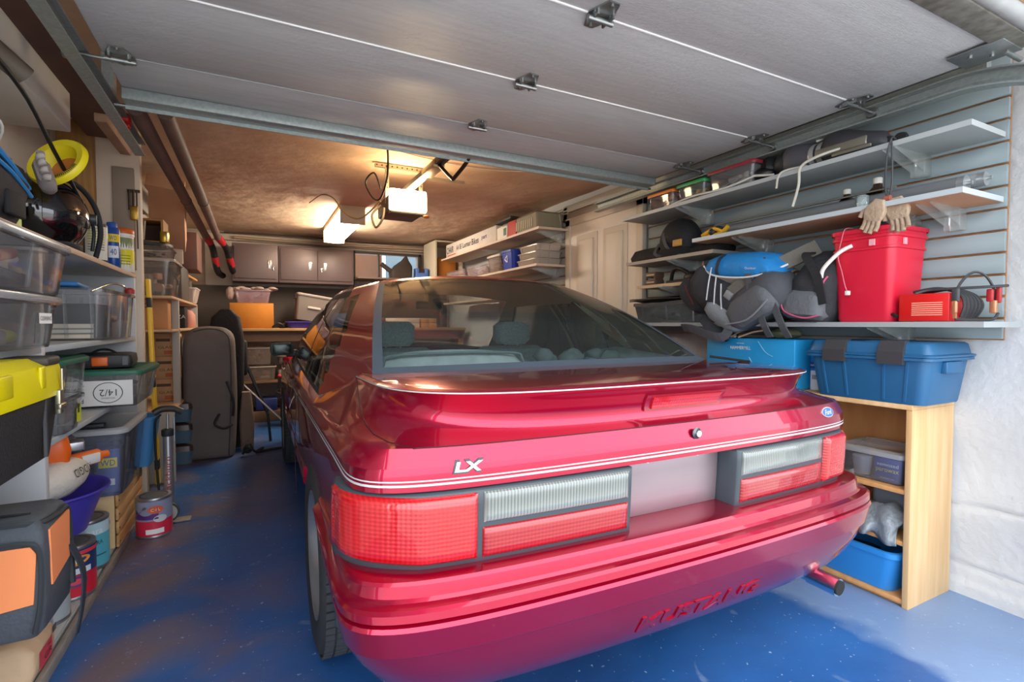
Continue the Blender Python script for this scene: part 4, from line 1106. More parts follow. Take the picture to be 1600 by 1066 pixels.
MB().box(.196, .203, .165, .175, .01, .17).build('side_rib', mat('45464a', .6), tbx)
# --- big clear bin in unit 2
tub('storage_bin', 'large clear open bin of books and black trays on the middle shelf', 'storage bin', (-.755, 3.06, 1.021), .36, .62, .225, CLR, ribs=4, taper=.93, rim=.016)
o = carton('black_organizer', 'black parts organizer standing inside the large clear bin', 'organizer', (-.76, 3.0, 1.028), .26, .28, .15, '23242a', tape=False)
for i, (c, lb) in enumerate((('c9a37c', 'tan book lying under the others in the large clear bin'), ('7d8794', 'grey book lying between tan books in the large clear bin'), ('d9c2a2', 'cream book lying above the grey one in the large clear bin'))):
    bk = thing('book', lb, 'book', (-.76, 2.80+.003*i, 1.028+.022*i), .05*i)
    MB().box(-.13, .13, -.028, .028, 0, .003).box(-.13, .13, -.028, .028, .017, .020).box(-.13, -.127, -.028, .028, .0, .02).build('cover', mat(c, .6), bk)
    MB().box(-.126, .128, -.027, .026, .003, .017).build('pages', mat('e9dfcc', .8), bk)
stuffing('pink and grey paper rolls at the far end of the large clear bin', (-.755, 3.25, 1.028), .26, .16, .19, ['c79a96', '8f8d97', 'b3a6a2', '6f6b75'], 12, seed=12)
o = MB().box(-.08, .08, -.15, .15, 0, .02, bev=.008).build('blue_folder', mat('2d7cc0', .5), loc=(-.76, 2.90, 1.252), rot=(0, 0, .1)); tag(o, 'blue folder lying across the top of the large clear bin', 'folder')
o = MB().tube([(-.72, 3.2, 1.255), (-.66, 3.3, 1.30), (-.62, 3.38, 1.29), (-.63, 3.42, 1.255)], .006, 8).build('hook', CHROME); tag(o, 'shiny chrome hook at the end of the large clear bin', 'hook')
o = MB().lathe([(.022, 0), (.022, .02), (.01, .03)], 16).build('red_bobbin', mat('c23a30', .5), loc=(-.595, 3.37, 1.255)); tag(o, 'small red bobbin on the corner of the large clear bin', 'bobbin')
# --- lower shelf unit 2
tub('storage_bin', 'clear bin with dark green lid beside the yellow toolbox', 'storage bin', (-.785, 2.52, .712), .32, .34, .235, CLR, lid=True, lidm=mat('2c6a55', .45), ribs=3, taper=.86)
stuffing('grey and pale packets inside the green lidded bin by the toolbox', (-.785, 2.52, .718), .25, .25, .2, ['a9adab', 'c4c2b8', '8c9396', 'd6d3ca'], 12, seed=5)
sb = tub('small_bin', 'small clear open bin of turquoise handles with a lime label', 'storage bin', (-.655, 2.31, .712), .16, .22, .125, CLR, taper=.85)
q = MB(); addrect(q, .055, .065, face('+x', .074, .06, .055), 0, .002); q.build('label_sticker', mat('c9d63a', .5), sb)
q = MB(); addrect(q, .055, .02, face('+x', .074, .06, .098), 0, .003); addrect(q, .02, .03, face('+x', .074, .055, .07), 1, .003); q.build('label_white', [mat('eef0ee', .5), mat('2f3f3a', .5)], sb)
for i in range(3):
    o = MB().box(-.012, .012, -.012, .012, -.05, .07, bev=.008).build('brush_handle', mat('2aa9cf', .4), loc=(-.66+.0*i, 2.25+.045*i, .778), rot=(.35*(i-1), .15, 0)); tag(o, 'turquoise brush handle inside the small clear bin', 'brush', 'turquoise handles in the small clear bin')
b3 = tub('storage_bin', 'clear bin with dark green lid and upside down cable wrapper beside it', 'storage bin', (-.665, 3.10, .712), .38, .50, .155, CLR, lid=True, lidm=mat('2c6a55', .45), ribs=3, taper=.88)
stuffing('grey spools inside the green lidded bin with the wrapper', (-.665, 3.10, .718), .3, .4, .12, ['8c9396', '6d7478', 'b3b7b4'], 12, seed=15)
M = face('-y', 0, -.252, .068)
q = MB(); q.box(-.185, .165, -.258, -.252, .012, .125, bev=.002); q.build('wrapper_card', mat('dcdcd8', .6), b3)
q = MB(); M = face('-y', .075, -.2585, .07); n = 40
V = []; 
for rr_ in (.047, .044):
    for k in range(n): V.append((rr_*1.15*math.cos(2*PI*k/n), rr_*math.sin(2*PI*k/n), .0006))
q.add(V, [(k, (k+1) % n, (k+1) % n+n, k+n) for k in range(n)], 0, False, M)
addtext(q, '14/2', .062, M, 0, .03, .0008, flip=True)
addtext(q, 'WITH GROUND', .05, face('-y', .075, -.2585, .046), 0, .007, .0008, flip=True)
addtext(q, 'ROMEX', .085, face('-y', -.055, -.2585, .036), 0, .02, .0008, flip=True)
for k in range(4): addtext(q, ('NON METALLIC SHEATHED', 'CABLE AWG 14 COPPER', 'TYPE NMD90', 'MADE IN CANADA')[k], .09, face('-y', -.055, -.2585, .062+.014*k), 0, .008, .0008, flip=True)
q.build('print', mat('3a3f42', .6), b3)
cs = thing('tool_case', 'black power tool case with orange button on the green lidded bin', 'tool case', (-.66, 3.12, .886), .1)
q = MB(); q.loft([rrect(.12, .15, .02, 0), rrect(.125, .155, .02, .02), rrect(.12, .15, .02, .055), rrect(.10, .12, .02, .062)], cap0=True, cap1=True); q.build('case', mat('26272b', .5), cs)
MB().box(-.03, .03, -.162, -.148, .008, .05, bev=.004).build('orange_button', mat('ea6a1e', .45), cs, label='orange front button')
MB().tube([(-.05, 0, .06), (-.02, 0, .078), (.02, 0, .078), (.05, 0, .06)], .006, 6).build('handle', DARK, cs)
MB().box(-.105, -.085, -.16, -.15, .01, .05).box(.085, .105, -.16, -.15, .01, .05).build('clips', mat('5a5e63', .5), cs)
# --- bottom: crate, bins, basin
cr = thing('wooden_crate', 'slatted pine crate standing on the bottom left shelf', 'crate', (-.765, 3.20, .041))
PINE = mat('d3a56f', .65, hex2='b98650', scale=5, stretch=(6, .8, 6))
for s in (-1, 1):
    MB().box(-.17, .17, s*.27-.009, s*.27+.009, 0, .255, bev=.002).build('end_board', mat('dfc08f', .65, var=.12, scale=8), cr)
for s in (-1, 1):
    for k in range(4): MB().box(s*.18-.006, s*.18+.006, -.279, .279, .004+.064*k, .058+.064*k, bev=.002).build('slat', PINE, cr)
MB().box(-.17, .17, -.26, .26, 0, .01).build('bottom', PINE, cr)
for k in range(4): o = MB().cyl((.187, -.27, .03+.064*k), (.189, -.27, .03+.064*k), .004, 8).build('nail', DARK, cr)
wb = tub('storage_bin', 'tall clear lidded bin of blue and yellow boxes on the pine crate', 'storage bin', (-.715, 3.10, .300), .36, .50, .30, CLR, lid=True, lidm=clear('d9dde2', .6, .2, .7), ribs=0, taper=.86, r=.04)
for i, (dx, dy, c, tx) in enumerate(((.10, -.12, '4a63b4', 'WD'), (-.02, -.12, '3f57a6', None), (.06, .08, '5c79bf', None))):
    t = carton('product_box', ('blue box with a yellow panel inside the tall clear bin', 'plain blue box beside the yellow panelled one inside the tall clear bin', 'lighter blue box at the back of the tall clear bin')[i], 'box', (-.715+dx, 3.10+dy, .306), .09, .11, .2, c, tape=False,
       prints=(('-y', 0, .14, .07, None, 'e9dc3f', .045), ('-y', 0, .14, .055, 'WD', '2f4a9a', .028), ('-y', 0, .05, .05, None, 'dfe3ea', .03)) if tx else ())
bb = tub('blue_tote', 'blue open bin behind the tall clear bin near the bike pump', 'storage bin', (-.665, 3.47, .300), .34, .18, .275, mat('3f7fb8', .45), taper=.8, ribs=0, handles=False, r=.03)
o = tag(MB().box(-.09, .09, -.02, .02, 0, .02, bev=.006).box(-.09, .0, -.03, .03, .018, .04, bev=.006).build('black_clamp', mat('23252a', .5), loc=(-.70, 2.88, .622)), 'black clamp lying on the lid of the tall clear bin', 'clamp')
# basin with saw and dust bag
carton('cardboard_box', 'plain cardboard box hidden behind the paint cans under the purple basin', 'box', (-.86, 2.45, .041), .17, .5, .258, 'a98a66')
bs = thing('purple_basin', 'round purple plastic basin heaped with power tools behind the paint cans', 'basin', (-.74, 2.47, .300))
MB().lathe([(.0, .004), (.13, .004), (.145, .01), (.20, .155), (.222, .165), (.225, .158), (.205, .150), (.15, .0), (0, 0)], 48, cap=False).build('basin', mat('4a3fae', .35), bs)
o = thing('sander', 'orange handheld power sander lying on the purple basin', 'power tool', (-.71, 2.50, .49), .3)
q = MB(); q.loft([rrect(.045*a, .07*b, .025, z) for z, a, b in ((.0, .9, .9), (.04, 1.1, 1.1), (.09, 1.2, 1.3), (.14, 1, 1.2), (.165, .6, .8))], cap0=True, cap1=True)
q.build('motor_body', mat('e4641c', .45), o, loc=(0, -.05, .03))
MB().tube([(0, .0, .17), (.03, .10, .19), (.05, .2, .215), (.03, .26, .20)], .022, 10).build('handle', mat('e8702a', .45), o)
MB().tube([(.02, .12, .14), (.06, .17, .1), (.08, .22, .05)], .02, 8).build('lower_handle', mat('6a6c70', .5), o)
MB().box(-.05, .05, -.12, .02, .0, .03, bev=.006).build('sole_plate', mat('9a9ea2', .3, .7), o); MB().box(.02, .09, -.05, .01, .10, .13, bev=.004).build('blade_guard', mat('9a9ea2', .3, .7), o); o.scale = (1.2, 1.2, 1.15)
o = thing('dust_bag', 'white cloth dust bag printed upside down, lying on the purple basin', 'dust bag', (-.65, 2.38, .525), rot=(0, 0, -.15))
q = MB(); rings = []
for i in range(12):
    a = i/11; y = -.13+.26*a; r = .052*(math.sin(PI*(a*.9+.06))**.45)
    rings.append([(r*1.05*math.cos(t), y, r*math.sin(t)+.01*math.sin(7*t+i)*.15) for t in [2*PI*k/20 for k in range(20)]])
q.loft(rings, cap0=True, cap1=True); q.build('bag', mat('d9d6cd', .85, var=.08, bump=.6, bscale=60), o)
vs, fs = textmesh('RIDGID'); x0 = min(v.x for v in vs); x1 = max(v.x for v in vs); y0 = min(v.y for v in vs); y1 = max(v.y for v in vs)
q = MB(); q.add([(.0546*math.cos(.30+.42*((v.y-y0)/(y1-y0)-.5)*-1)*1.04, .02+.10*((v.x-x0)/(x1-x0)-.5)*-1, .0555*math.sin(.30+.42*((v.y-y0)/(y1-y0)-.5)*-1)) for v in vs], fs); q.build('bag_print', mat('2a2b2e', .6), o); o.scale = (1.32, 1.28, 1.32)
o = thing('drill', 'orange and grey drill lying at the back of the purple basin', 'power tool', (-.62, 2.56, .50), .9)
MB().cyl((-.09, 0, .05), (.06, 0, .05), .03, 16).cyl((.06, 0, .05), (.10, 0, .05), .016, 12).build('drill_body', mat('e8702a', .45), o)
MB().box(-.08, -.03, -.018, .018, -.04, .04, bev=.01).build('grip', mat('55585c', .55), o)
MB().box(-.02, .05, -.032, -.02, .03, .07, bev=.004).build('side_label', mat('d9d9d9', .4), o)
stuffing('sandpaper sheets and bits heaped in the purple basin', (-.74, 2.47, .44), .26, .28, .07, ['8a7a66', '3b3a3a', 'd9d6cf', 'a89c8a', '6d6258'], 16, seed=21)
# paint cans
c1 = paintcan('red and navy paint can at the front of the bottom left shelf', (-.650, 2.50, .041), .080, .205, 'd02038', band=('243a6e', .095), ear=.9)
wrappatch(c1, .080, -2.4, .5, .172, .186, 'd83a4a', 'label_stripe', off=.0012)
wrapoval(c1, .0800, -1.15, .150, .050, .018, 'e0953a', off=.0016, tilt=.12); wraptext(c1, 'C·I·L', .080, -1.15, .150, .055, 'f3f3ee', .018, off=.0024, tilt=.12)
wrappatch(c1, .080, -1.5, -.5, .100, .122, 'd9dfe6', 'label_white', off=.0014); wrapoval(c1, .080, -1.1, .072, .035, .02, '6b3a7a', off=.0014); wrapoval(c1, .080, -1.1, .072, .022, .011, 'd84a5c', off=.0018)
c2 = paintcan('teal and white paint can between the red can and the pine crate', (-.665, 2.76, .041), .083, .215, '5ab6cc', band=('bfe0ea', .05), ear=.5)
wraptext(c2, 'para', .083, -.95, .160, .06, 'f2f6f8', .026, off=.0014); wraptext(c2, 'ULTRA', .083, -.95, .118, .06, '1f3f55', .018, off=.0014); wrappatch(c2, .083, -1.5, -.4, .06, .066, '2a6a80', 'label_line', off=.0014); wrappatch(c2, .083, -2.2, -1.5, .10, .15, '1d5f78', 'label_block', off=.0014)
paintcan('plain grey metal paint can half hidden behind the orange tool bag', (-.672, 2.31, .041), .068, .165, 'a9b4b8', ear=.2)
c4 = paintcan('red and purple paint can standing on the floor by the bike pump', (-.478, 3.16, 0), .080, .205, 'd02a48', lidhex='8a7a6c', band=('8d93b0', .10), ear=1.2)
wrapoval(c4, .0795, -1.35, .148, .034, .020, 'd9623a', off=.0016); wraptext(c4, 'C·I·L', .0795, -1.35, .148, .04, 'f3f3ee', .014, off=.0022); wrappatch(c4, .0795, -2.6, -1.2, .10, .15, '5a2f7a', 'label_purple', off=.0010, top=-.03)
wrappatch(c4, .0795, -1.9, -.9, .025, .05, 'eeeeee', 'bar_code', off=.0012); wrapoval(c4, .0795, -1.1, .10, .03, .018, 'c9ccd4', 'label_oval', off=.0014)
# orange tool bag
ob = thing('orange_tool_bag', 'big orange and grey zip tool bag at the near left corner', 'tool bag', (-.712, 1.755, .300))
OR = mat('f0905a', .75, var=.05, scale=8); GR = mat('4a5058', .8, var=.1, bump=.3, bscale=80)
q = MB(); rings = []
for z, a, b in ((0, .90, .85), (.02, .97, .95), (.10, 1.0, 1.0), (.20, 1.0, 1.0), (.265, .985, .96), (.29, .94, .86), (.30, .88, .74)): rings.append(rrect(.235*a, .115*b, .016, z))
q.loft(rings, cap0=True, cap1=True); q.build('bag_body', GR, ob)
FY = -.118
q = MB(); q.add([(-.20, FY, .10), (.12, FY, .10), (.13, FY, .085), (.214, FY, .095), (.222, FY, .22), (.21, FY, .24), (-.20, FY, .24)], [(0, 1, 2, 3, 4, 5, 6)], M=None)
q.build('orange_panel', OR, ob, solid=.004, label='orange fabric front panel')
q = MB(); q.add([(.238, -.075, .12), (.238, .06, .14), (.236, .075, .27), (.234, -.07, .262)], [(0, 1, 2, 3)]); q.build('orange_side', OR, ob, solid=.004, label='orange fabric side strip')
q = MB(); q.add([(.03, FY-.003, .07), (.115, FY-.003, .07), (.150, FY-.003, .195), (.05, FY-.003, .19)], [(0, 1, 2, 3)]); q.build('dark_patch', mat('3d434a', .8), ob, solid=.003)
MB().tube([(-.22, FY-.004, .245), (.10, FY-.004, .25), (.20, FY-.004, .25), (.229, FY-.003, .22), (.228, FY-.003, .10), (.215, FY, .02)], .006, 6).tube([(-.22, -.10, .29), (.14, -.10, .295), (.215, -.08, .285), (.232, .0, .28), (.232, .08, .26), (.236, .09, .05)], .008, 6).build('piping', mat('2f3438', .7), ob)
MB().tube([(-.22, -.05, .303), (.1, -.05, .305), (.19, -.04, .30)], .004, 6).box(.05, .10, -.056, -.044, .303, .312).build('zipper', DARK, ob)
MB().strap([(.235, .07, .18), (.262, .085, .08), (.258, .085, -.02), (.245, .08, -.10)], .035, .004, (0, 1, 0)).build('strap', mat('26303c', .8), ob)
carton('storage_crate', 'plain grey box under the orange tool bag on the bottom shelf', 'box', (-.79, 1.765, .041), .24, .15, .255, '6b6a68', tape=False)
o = thing('fabric_pouch', 'dark fabric pouch lying on top of the orange tool bag', 'pouch', (-.76, 1.80, .602), .2)
MB().sphere((0, 0, .02), .10, 20, sc3=(.9, 1.1, .35)).build('crown', mat('2d3136', .8), o); MB().tube([(.06, -.06, .0), (.08, .02, -.03), (.06, .09, -.05)], .02, 8).build('band', mat('4c5256', .8), o)
PBZ = 1
pb = thing('paper_sack', 'brown paper sack with red label on the bottom shelf at lower left', 'sack', (-.685, 2.00, .041))
q = MB(); q.loft([rrect(.10*a, .13*b, .03, z) for z, a, b in ((0, .9, .95), (.05, 1, 1), (.14, 1, 1), (.19, .7, .95), (.20, .3, .9))], cap0=True, cap1=True); q.build('sack', mat('d2b493', .8, var=.1, bump=.6, bscale=15), pb); pb.scale = (1, .75, .62)
q = MB(); addrect(q, .14, .09, face('+x', .10, 0, .07), 0, .002); q.build('label_panel', mat('d2404c', .5), pb)
q = MB(); addtext(q, 'THE', .04, face('+x', .1, .03, .095), 0, None, .003); addtext(q, 'GR', .08, face('+x', .1, .02, .06), 0, .03, .003); q.build('label_text', mat('3a1c20', .5), pb)
q = MB(); 
for k in range(10): addrect(q, .002+.002*(k % 2), .035, face('+x', .1, .085+.004*k-.01, .135), 0, .003)
q.build('bar_code', mat('2a2a2a', .6), pb)
# --- pump, level, boards
pm_ = thing('bicycle_pump', 'silver floor bike pump with black handle on the blue floor', 'bike pump', (-.43, 3.30, 0))
SILV = mat('b9bcc0', .3, .75)
MB().cyl((0, 0, .06), (0, 0, .49), .024, 20).build('barrel', SILV, pm_)
MB().lathe([(.026, .48), (.030, .485), (.030, .515), (.02, .52)], 20).build('collar', RUB, pm_)
MB().cyl((0, 0, .5), (0, 0, .60), .006).cyl((.03, 0, .45), (.03, 0, .58), .005).build('rod', SILV, pm_)
MB().tube([(-.06, -.02, .61), (-.03, -.01, .628), (0, 0, .63), (.03, .01, .625), (.065, .02, .605)], .018, 12).build('grip_handle', mat('33302e', .5), pm_)
MB().tube([(-.03, 0, .08), (-.05, .02, .2), (-.06, .02, .42), (-.055, .0, .56), (-.03, 0, .60)], .006, 8).build('hose', DARK, pm_)
MB().cyl((0, -.025, .07), (0, -.045, .07), .052, 28).build('gauge', mat('34373a', .5), pm_)
MB().cyl((0, -.045, .07), (0, -.047, .07), .042, 28).build('gauge_face', mat('a5a8a8', .4), pm_)
q = MB(); addtext(q, 'SCHWINN', .066, face('-y', 0, -.047, .07, PI/2*.95), 0, .016, .0008); q.build('gauge_text', mat('26282a', .5), pm_)
q = MB(); addtext(q, 'blackburn', .22, face('-y', 0, -.0245, .26, PI/2), 0, .026, .0008); q.build('barrel_text', mat('a52a30', .5), pm_)
MB().box(-.10, .10, -.02, .03, 0, .015, bev=.005).build('foot_plate', mat('8f8478', .5), pm_)
lv = thing('spirit_level', 'long yellow spirit level leaning upright beside the shelves', 'level', (-.535, 3.70, .12), rot=(0, -.022, 0))
MB().box(-.010, .010, -.03, .03, 0, 1.24, bev=.002).build('rail', mat('e6b91c', .4), lv)
for z in (.12, .62, 1.1): MB().box(-.0112, .0112, -.031, .018, z-.03, z+.03, bev=.003).build('vial_window', DARK, lv)
o = MB().box(-.70, -.60, 3.705, 3.72, .0, 1.30, bev=.002).build('grey_board', mat('9a9c9a', .6)); tag(o, 'tall grey board standing just past the end of the shelving', 'board')
for i, (x, c) in enumerate(((-.592, 'a8794a'), (-.628, 'd9cfbf'))):
    o = MB().box(x-.012, x+.012, 3.67, 3.70, 0, .66-.1*i, bev=.002).build('wood_strip', mat(c, .6, var=.1)); tag(o, ('short tan wooden strip standing behind the blue open bin', 'short whitish wooden strip standing behind the blue open bin')[i], 'wood strip')
# ------------------------------------------------------------ right wall shelves
SHR = mat('949c9f', .5, var=.04); SHB = mat('a38f82', .6, var=.1); ACR = clear('f4faf8', .16, .05, .7)
def wshelf(label, x0, y0, y1, z, cat='shelf', edge='b3babc', under=None, brs=(), name='wall_shelf', m=None, th=.018):
    t = thing(name, label, cat, (x0, y0, z-th))
    MB().box(.003, XR-.018-x0, 0, y1-y0, 0, th, bev=.0015).build('board', m or SHR, t)
    MB().box(0, .003, 0, y1-y0, -.001, th+.001).build('front_edge', mat(edge, .4), t)
    MB().box(0, XR-.018-x0, -.003, 0, -.001, th+.001).build('end_edge', mat(edge, .4), t)
    if under: MB().box(.004, XR-.020-x0, .002, y1-y0-.002, -.002, 0).build('underside', mat(under, .6, var=.08), t)
    for yb in brs:
        L = XR-.018-x0
        q = MB()
        q.box(L-.055, L-.002, yb-.026, yb+.026, -.088, -.003, bev=.003)
        for w in (-.022, .022): q.add([(L-.05, yb+w-.0015, -.003), (L-.27, yb+w-.0015, -.003), (L-.27, yb+w-.0015, -.010), (L-.05, yb+w-.0015, -.07), (L-.05, yb+w+.0015, -.003), (L-.27, yb+w+.0015, -.003), (L-.27, yb+w+.0015, -.010), (L-.05, yb+w+.0015, -.07)], [(0, 1, 2, 3), (7, 6, 5, 4), (1, 5, 6, 2), (2, 6, 7, 3)])
        q.build('acrylic_bracket', ACR, t)
    return t
wshelf('topmost long grey shelf on the slat wall', 2.22, .86, 2.72, 1.80, brs=(.25, 1.35))
wshelf('middle long shelf with tan underside on the slat wall', 2.17, .86, 2.06, 1.562, edge='b9c4ca', under='b98f6c', brs=(.13, .28, .95))
wshelf('shorter dark shelf carrying the helmet near the panelled door', 2.24, 1.98, 2.70, 1.50, edge='9d948a', brs=(.3,), m=mat('8f8a84', .6))
wshelf('small short shelf under the helmet shelf', 2.30, 2.10, 2.66, 1.345, edge='c9b08f', brs=(.25,), m=mat('b09b82', .6))
wshelf('lowest long grey shelf carrying the red bucket and backpacks', 2.19, .80, 2.74, 1.098, edge='9fa6a9', brs=(.35, 1.25), m=mat('9fa7aa', .5))
# --- items on top shelf
def minibin(label, y, L, H, lidhex, fill, x=2.325, W=.18, z=1.801, cols=None, sd=1):
    t = tub('food_container', label, 'container', (x, y, z), W, L, H, CLR, lid=True, lidm=mat(lidhex, .4), taper=.9, r=.018, lidh=.014)
    stuffing(fill, (x, y, z+.004), W*.8, L*.8, H*.85, cols or ['b9b2a8', 'd9cdbc'], 10, seed=sd)
minibin('small clear container with orange lid at the far end of the topmost shelf', 2.38, .21, .088, 'e37a24', 'white packets inside the orange lidded container', cols=['e2ddd2', 'c9bfae', 'b9785a'], sd=31)
minibin('clear container with green lid in the middle of the topmost shelf', 2.14, .20, .092, '2c9a52', 'golden screws inside the green lidded container', cols=['d6a23a', 'e3c26a', 'b98a3a', 'cfd2cf'], sd=32)
minibin('larger clear container with dark red lid on the topmost shelf', 1.87, .28, .108, '8f2333', 'grey packets inside the dark red lidded container', cols=['b9b3ad', '9d9a97', 'cfc8c0'], sd=33)
o = MB().tube([(2.235, 2.28, 1.806), (2.225, 2.1, 1.815), (2.225, 1.9, 1.808), (2.235, 1.72, 1.83)], .006, 6).tube([(2.235, 1.72, 1.83), (2.24, 1.62, 1.81)], .006, 6).build('white_cable', mat('d6d6cf', .5)); tag(o, 'white cable lying along the front edge of the topmost shelf', 'cable')
o = MB().tube([(2.30, 1.30, 1.86), (2.22, 1.38, 1.83), (2.205, 1.46, 1.80), (2.205, 1.47, 1.72), (2.21, 1.50, 1.63)], .006, 6).tube([(2.25, 1.46, 1.81), (2.21, 1.56, 1.80), (2.205, 1.58, 1.73)], .005, 6).build('strap_end', mat('c9c6ba', .6)); tag(o, 'pale strap hanging down from the skates over the topmost shelf edge', 'strap')
sk = thing('inline_skates', 'pile of black and grey skates and pads on the topmost shelf', 'skates', (2.35, 1.42, 1.80))
BLK = mat('1f2023', .5, var=.2, scale=20); GREYK = mat('55565c', .6)
def boot(nm, x, y, rz, hx, k=1.0):
    M = Matrix.Translation((x, y, 0)) @ Matrix.Rotation(rz, 4, 'Z')
    q = MB(); rings = []
    for yy, w, h, z in ((-.14, .02, .02, .03), (-.12, .04, .04, .04), (-.05, .048, .05, .055), (.02, .05, .065, .07), (.08, .05, .075, .08), (.12, .045, .07, .08), (.14, .03, .05, .08)):
        rings.append([Vector((w*k*math.cos(t), yy*k, z*k+h*k*math.sin(t))) for t in [2*PI*i/18 for i in range(18)]])
    q.loft(rings, cap0=True, cap1=True, M=M); return q.build(nm, mat(hx, .5, var=.2), sk)
boot('skate_boot', .0, .06, .25, '55555c'); boot('skate_boot', -.03, -.13, -.1, '424349'); boot('skate_boot', .05, .25, 1.2, '191a1d', .85)
q = MB()
for y in (.00, .035, .11): q.lathe([(.052, -.012), (.056, 0), (.052, .012)], 18, axis='y', cap=False, M=Matrix.Translation((-.008, y+.02, .07)))
q.build('silver_bands', mat('c3c4c6', .4, .5), sk)
MB().box(-.085, -.07, -.20, .02, .035, .075, bev=.006).box(-.09, -.08, -.22, -.06, .02, .035, bev=.003).build('skate_frame', mat('8d8a7d', .4, .6), sk)
q = MB()
for k in range(3): q.lathe([(.0, -.012), (.022, -.012), (.026, 0), (.022, .012), (0, .012)], 16, axis='x', M=Matrix.Translation((-.05+.045*k*0, -.22-.045*k, .027)))
q.build('skate_wheels', BLK, sk)
MB().box(-.0, .03, -.235, -.205, .07, .09, bev=.006).build('brake_tip', mat('c2452e', .5), sk)
MB().tube([(-.02, .05, .135), (.0, -.05, .155), (-.02, -.13, .09)], .006, 6).build('lace', mat('dfddd8', .6), sk)
MB().sphere((.0, .20, .075), .07, 16, sc3=(1, 1, .85)).build('knee_pad', mat('2b2c30', .5), sk)
MB().sphere((-.03, .31, .045), .065, 16, sc3=(1, 1.1, .6)).build('elbow_pad', mat('17181a', .35), sk)
# --- middle shelf
for i, (y, c) in enumerate(((1.36, 'brown bottle with white cap further along the middle shelf'), (1.235, 'brown bottle with white cap nearer the opening on the middle shelf'))):
    t = thing('brown_bottle', c, 'bottle', (2.385, y, 1.563))
    k = 1 if i == 0 else 1.15
    MB().loft([rrect(.034*k, .034*k, .008, z) for z in (0, .065*k)]+[rrect(.014*k, .014*k, .010, .10*k), rrect(.012*k, .012*k, .010, .115*k)], cap0=True, cap1=True).build('bottle', mat('3a2618', .15, coat=.5), t)
    MB().lathe([(.015*k, .110*k), (.015*k, .130*k), (.012*k, .133*k)], 18).build('cap', mat('dcd9d0', .5), t)
for i, (x, z, r, lb) in enumerate(((2.40, 1.625, .026, 'thin grey roller tube lying behind the thick one on the middle shelf'), (2.33, 1.605, .030, 'thick dark roller tube with a metal end on the middle shelf'))):
    t = thing('roller_tube', lb, 'roller blind', (0, 0, 0))
    MB().cyl((x, .90+.03*i, z), (x, 2.02, z), r, 24).build('tube', mat(('8f9599', '6d7074')[i], .5), t)
    MB().cyl((x, .878+.03*i, z), (x, .90+.03*i, z), r*1.01, 20).cyl((x, .862+.03*i, z), (x, .88+.03*i, z), r*.25, 12).build('end_cap', mat('b9bdc0', .3, .8), t)
o = MB().loft([[(2.36-.05*a, y, 1.66), (2.30-.05*a, y, 1.645), (2.30-.05*a, y, 1.64), (2.36-.05*a, y, 1.652)] for y, a in ((1.15, .0), (2.02, .0))], sm=False, cap0=True, cap1=True).build('flat_bar', mat('6a675e', .5)); tag(o, 'flat dark blind bar lying over the roller tubes', 'bar')
cl = thing('spring_clamps', 'yellow and black clamp tools at the far end of the middle shelf', 'clamp', (2.24, 1.93, 1.563))
MB().tube([(0, .12, .02), (0, .04, .045), (0, -.02, .02)], .012, 8).tube([(0, .10, .01), (0, .0, .015), (0, -.05, .045)], .012, 8).build('handles', mat('e0ab22', .45), cl)
MB().sphere((0, .05, .03), .022, 10).tube([(0, .06, .02), (0, .02, .05), (0, -.03, .03)], .009, 8).build('jaw', BLK, cl)
o = MB().lathe([(.02, 0), (.024, .01), (.024, .05), (.02, .055)], 18, mi=0).build('glass_jar', clear('cfe0e0', .3, .05), loc=(2.235, 1.215, 1.563)); tag(o, 'tiny clear jar at the front edge of the middle shelf below the brown bottles', 'jar')
# bungee + gloves
bg_ = thing('bungee_hanger', 'dark looped cord hooked over the topmost shelf edge with gloves below', 'cord', (2.20, 1.095, 1.80))
MB().tube([(.03, 0, .008), (.01, 0, .012), (-.004, 0, .0), (-.004, .012, -.06), (-.002, .016, -.17), (.0, .006, -.225), (-.002, -.006, -.17), (-.004, -.006, -.06), (.0, 0, .0)], .0035, 8).build('cord', mat('3c3f44', .5), bg_)
g2 = thing('work_gloves', 'pair of tan leather work gloves hanging in front of the red bucket', 'gloves', (2.185, 1.095, 1.575))
LEA = mat('b8a088', .8, var=.25, scale=25, bump=.5, bscale=80)
for k, (dx, dy, a) in enumerate(((-.012, .02, .35), (.012, -.025, -.12))):
    M = Matrix.Translation((dx, dy, 0)) @ Matrix.Rotation(a, 4, 'X')
    q = MB(); q.loft([rrect(.007+.006*math.sin(PI*i/7), (.018, .022, .03, .036, .038, .037, .034, .03)[i], .006, -.012*i-.0) for i in range(8)], cap0=True, cap1=True, M=M)
    for j, (y, l) in enumerate(((-.024, .03), (-.008, .042), (.008, .042), (.024, .033))): q.tube([(0, y, -.08), (.004, y*1.05, -.085-l*.6), (.0, y*1.1, -.09-l)], .0085, 8, M=M)
    q.tube([(0, .028, -.04), (.002, .046, -.055), (.004, .05, -.078)], .009, 8, M=M)
    q.build('glove', LEA, g2)
MB().cyl((0, -.01, .0), (0, .01, .0), .012, 10).build('clip', mat('a35a48', .5), g2)
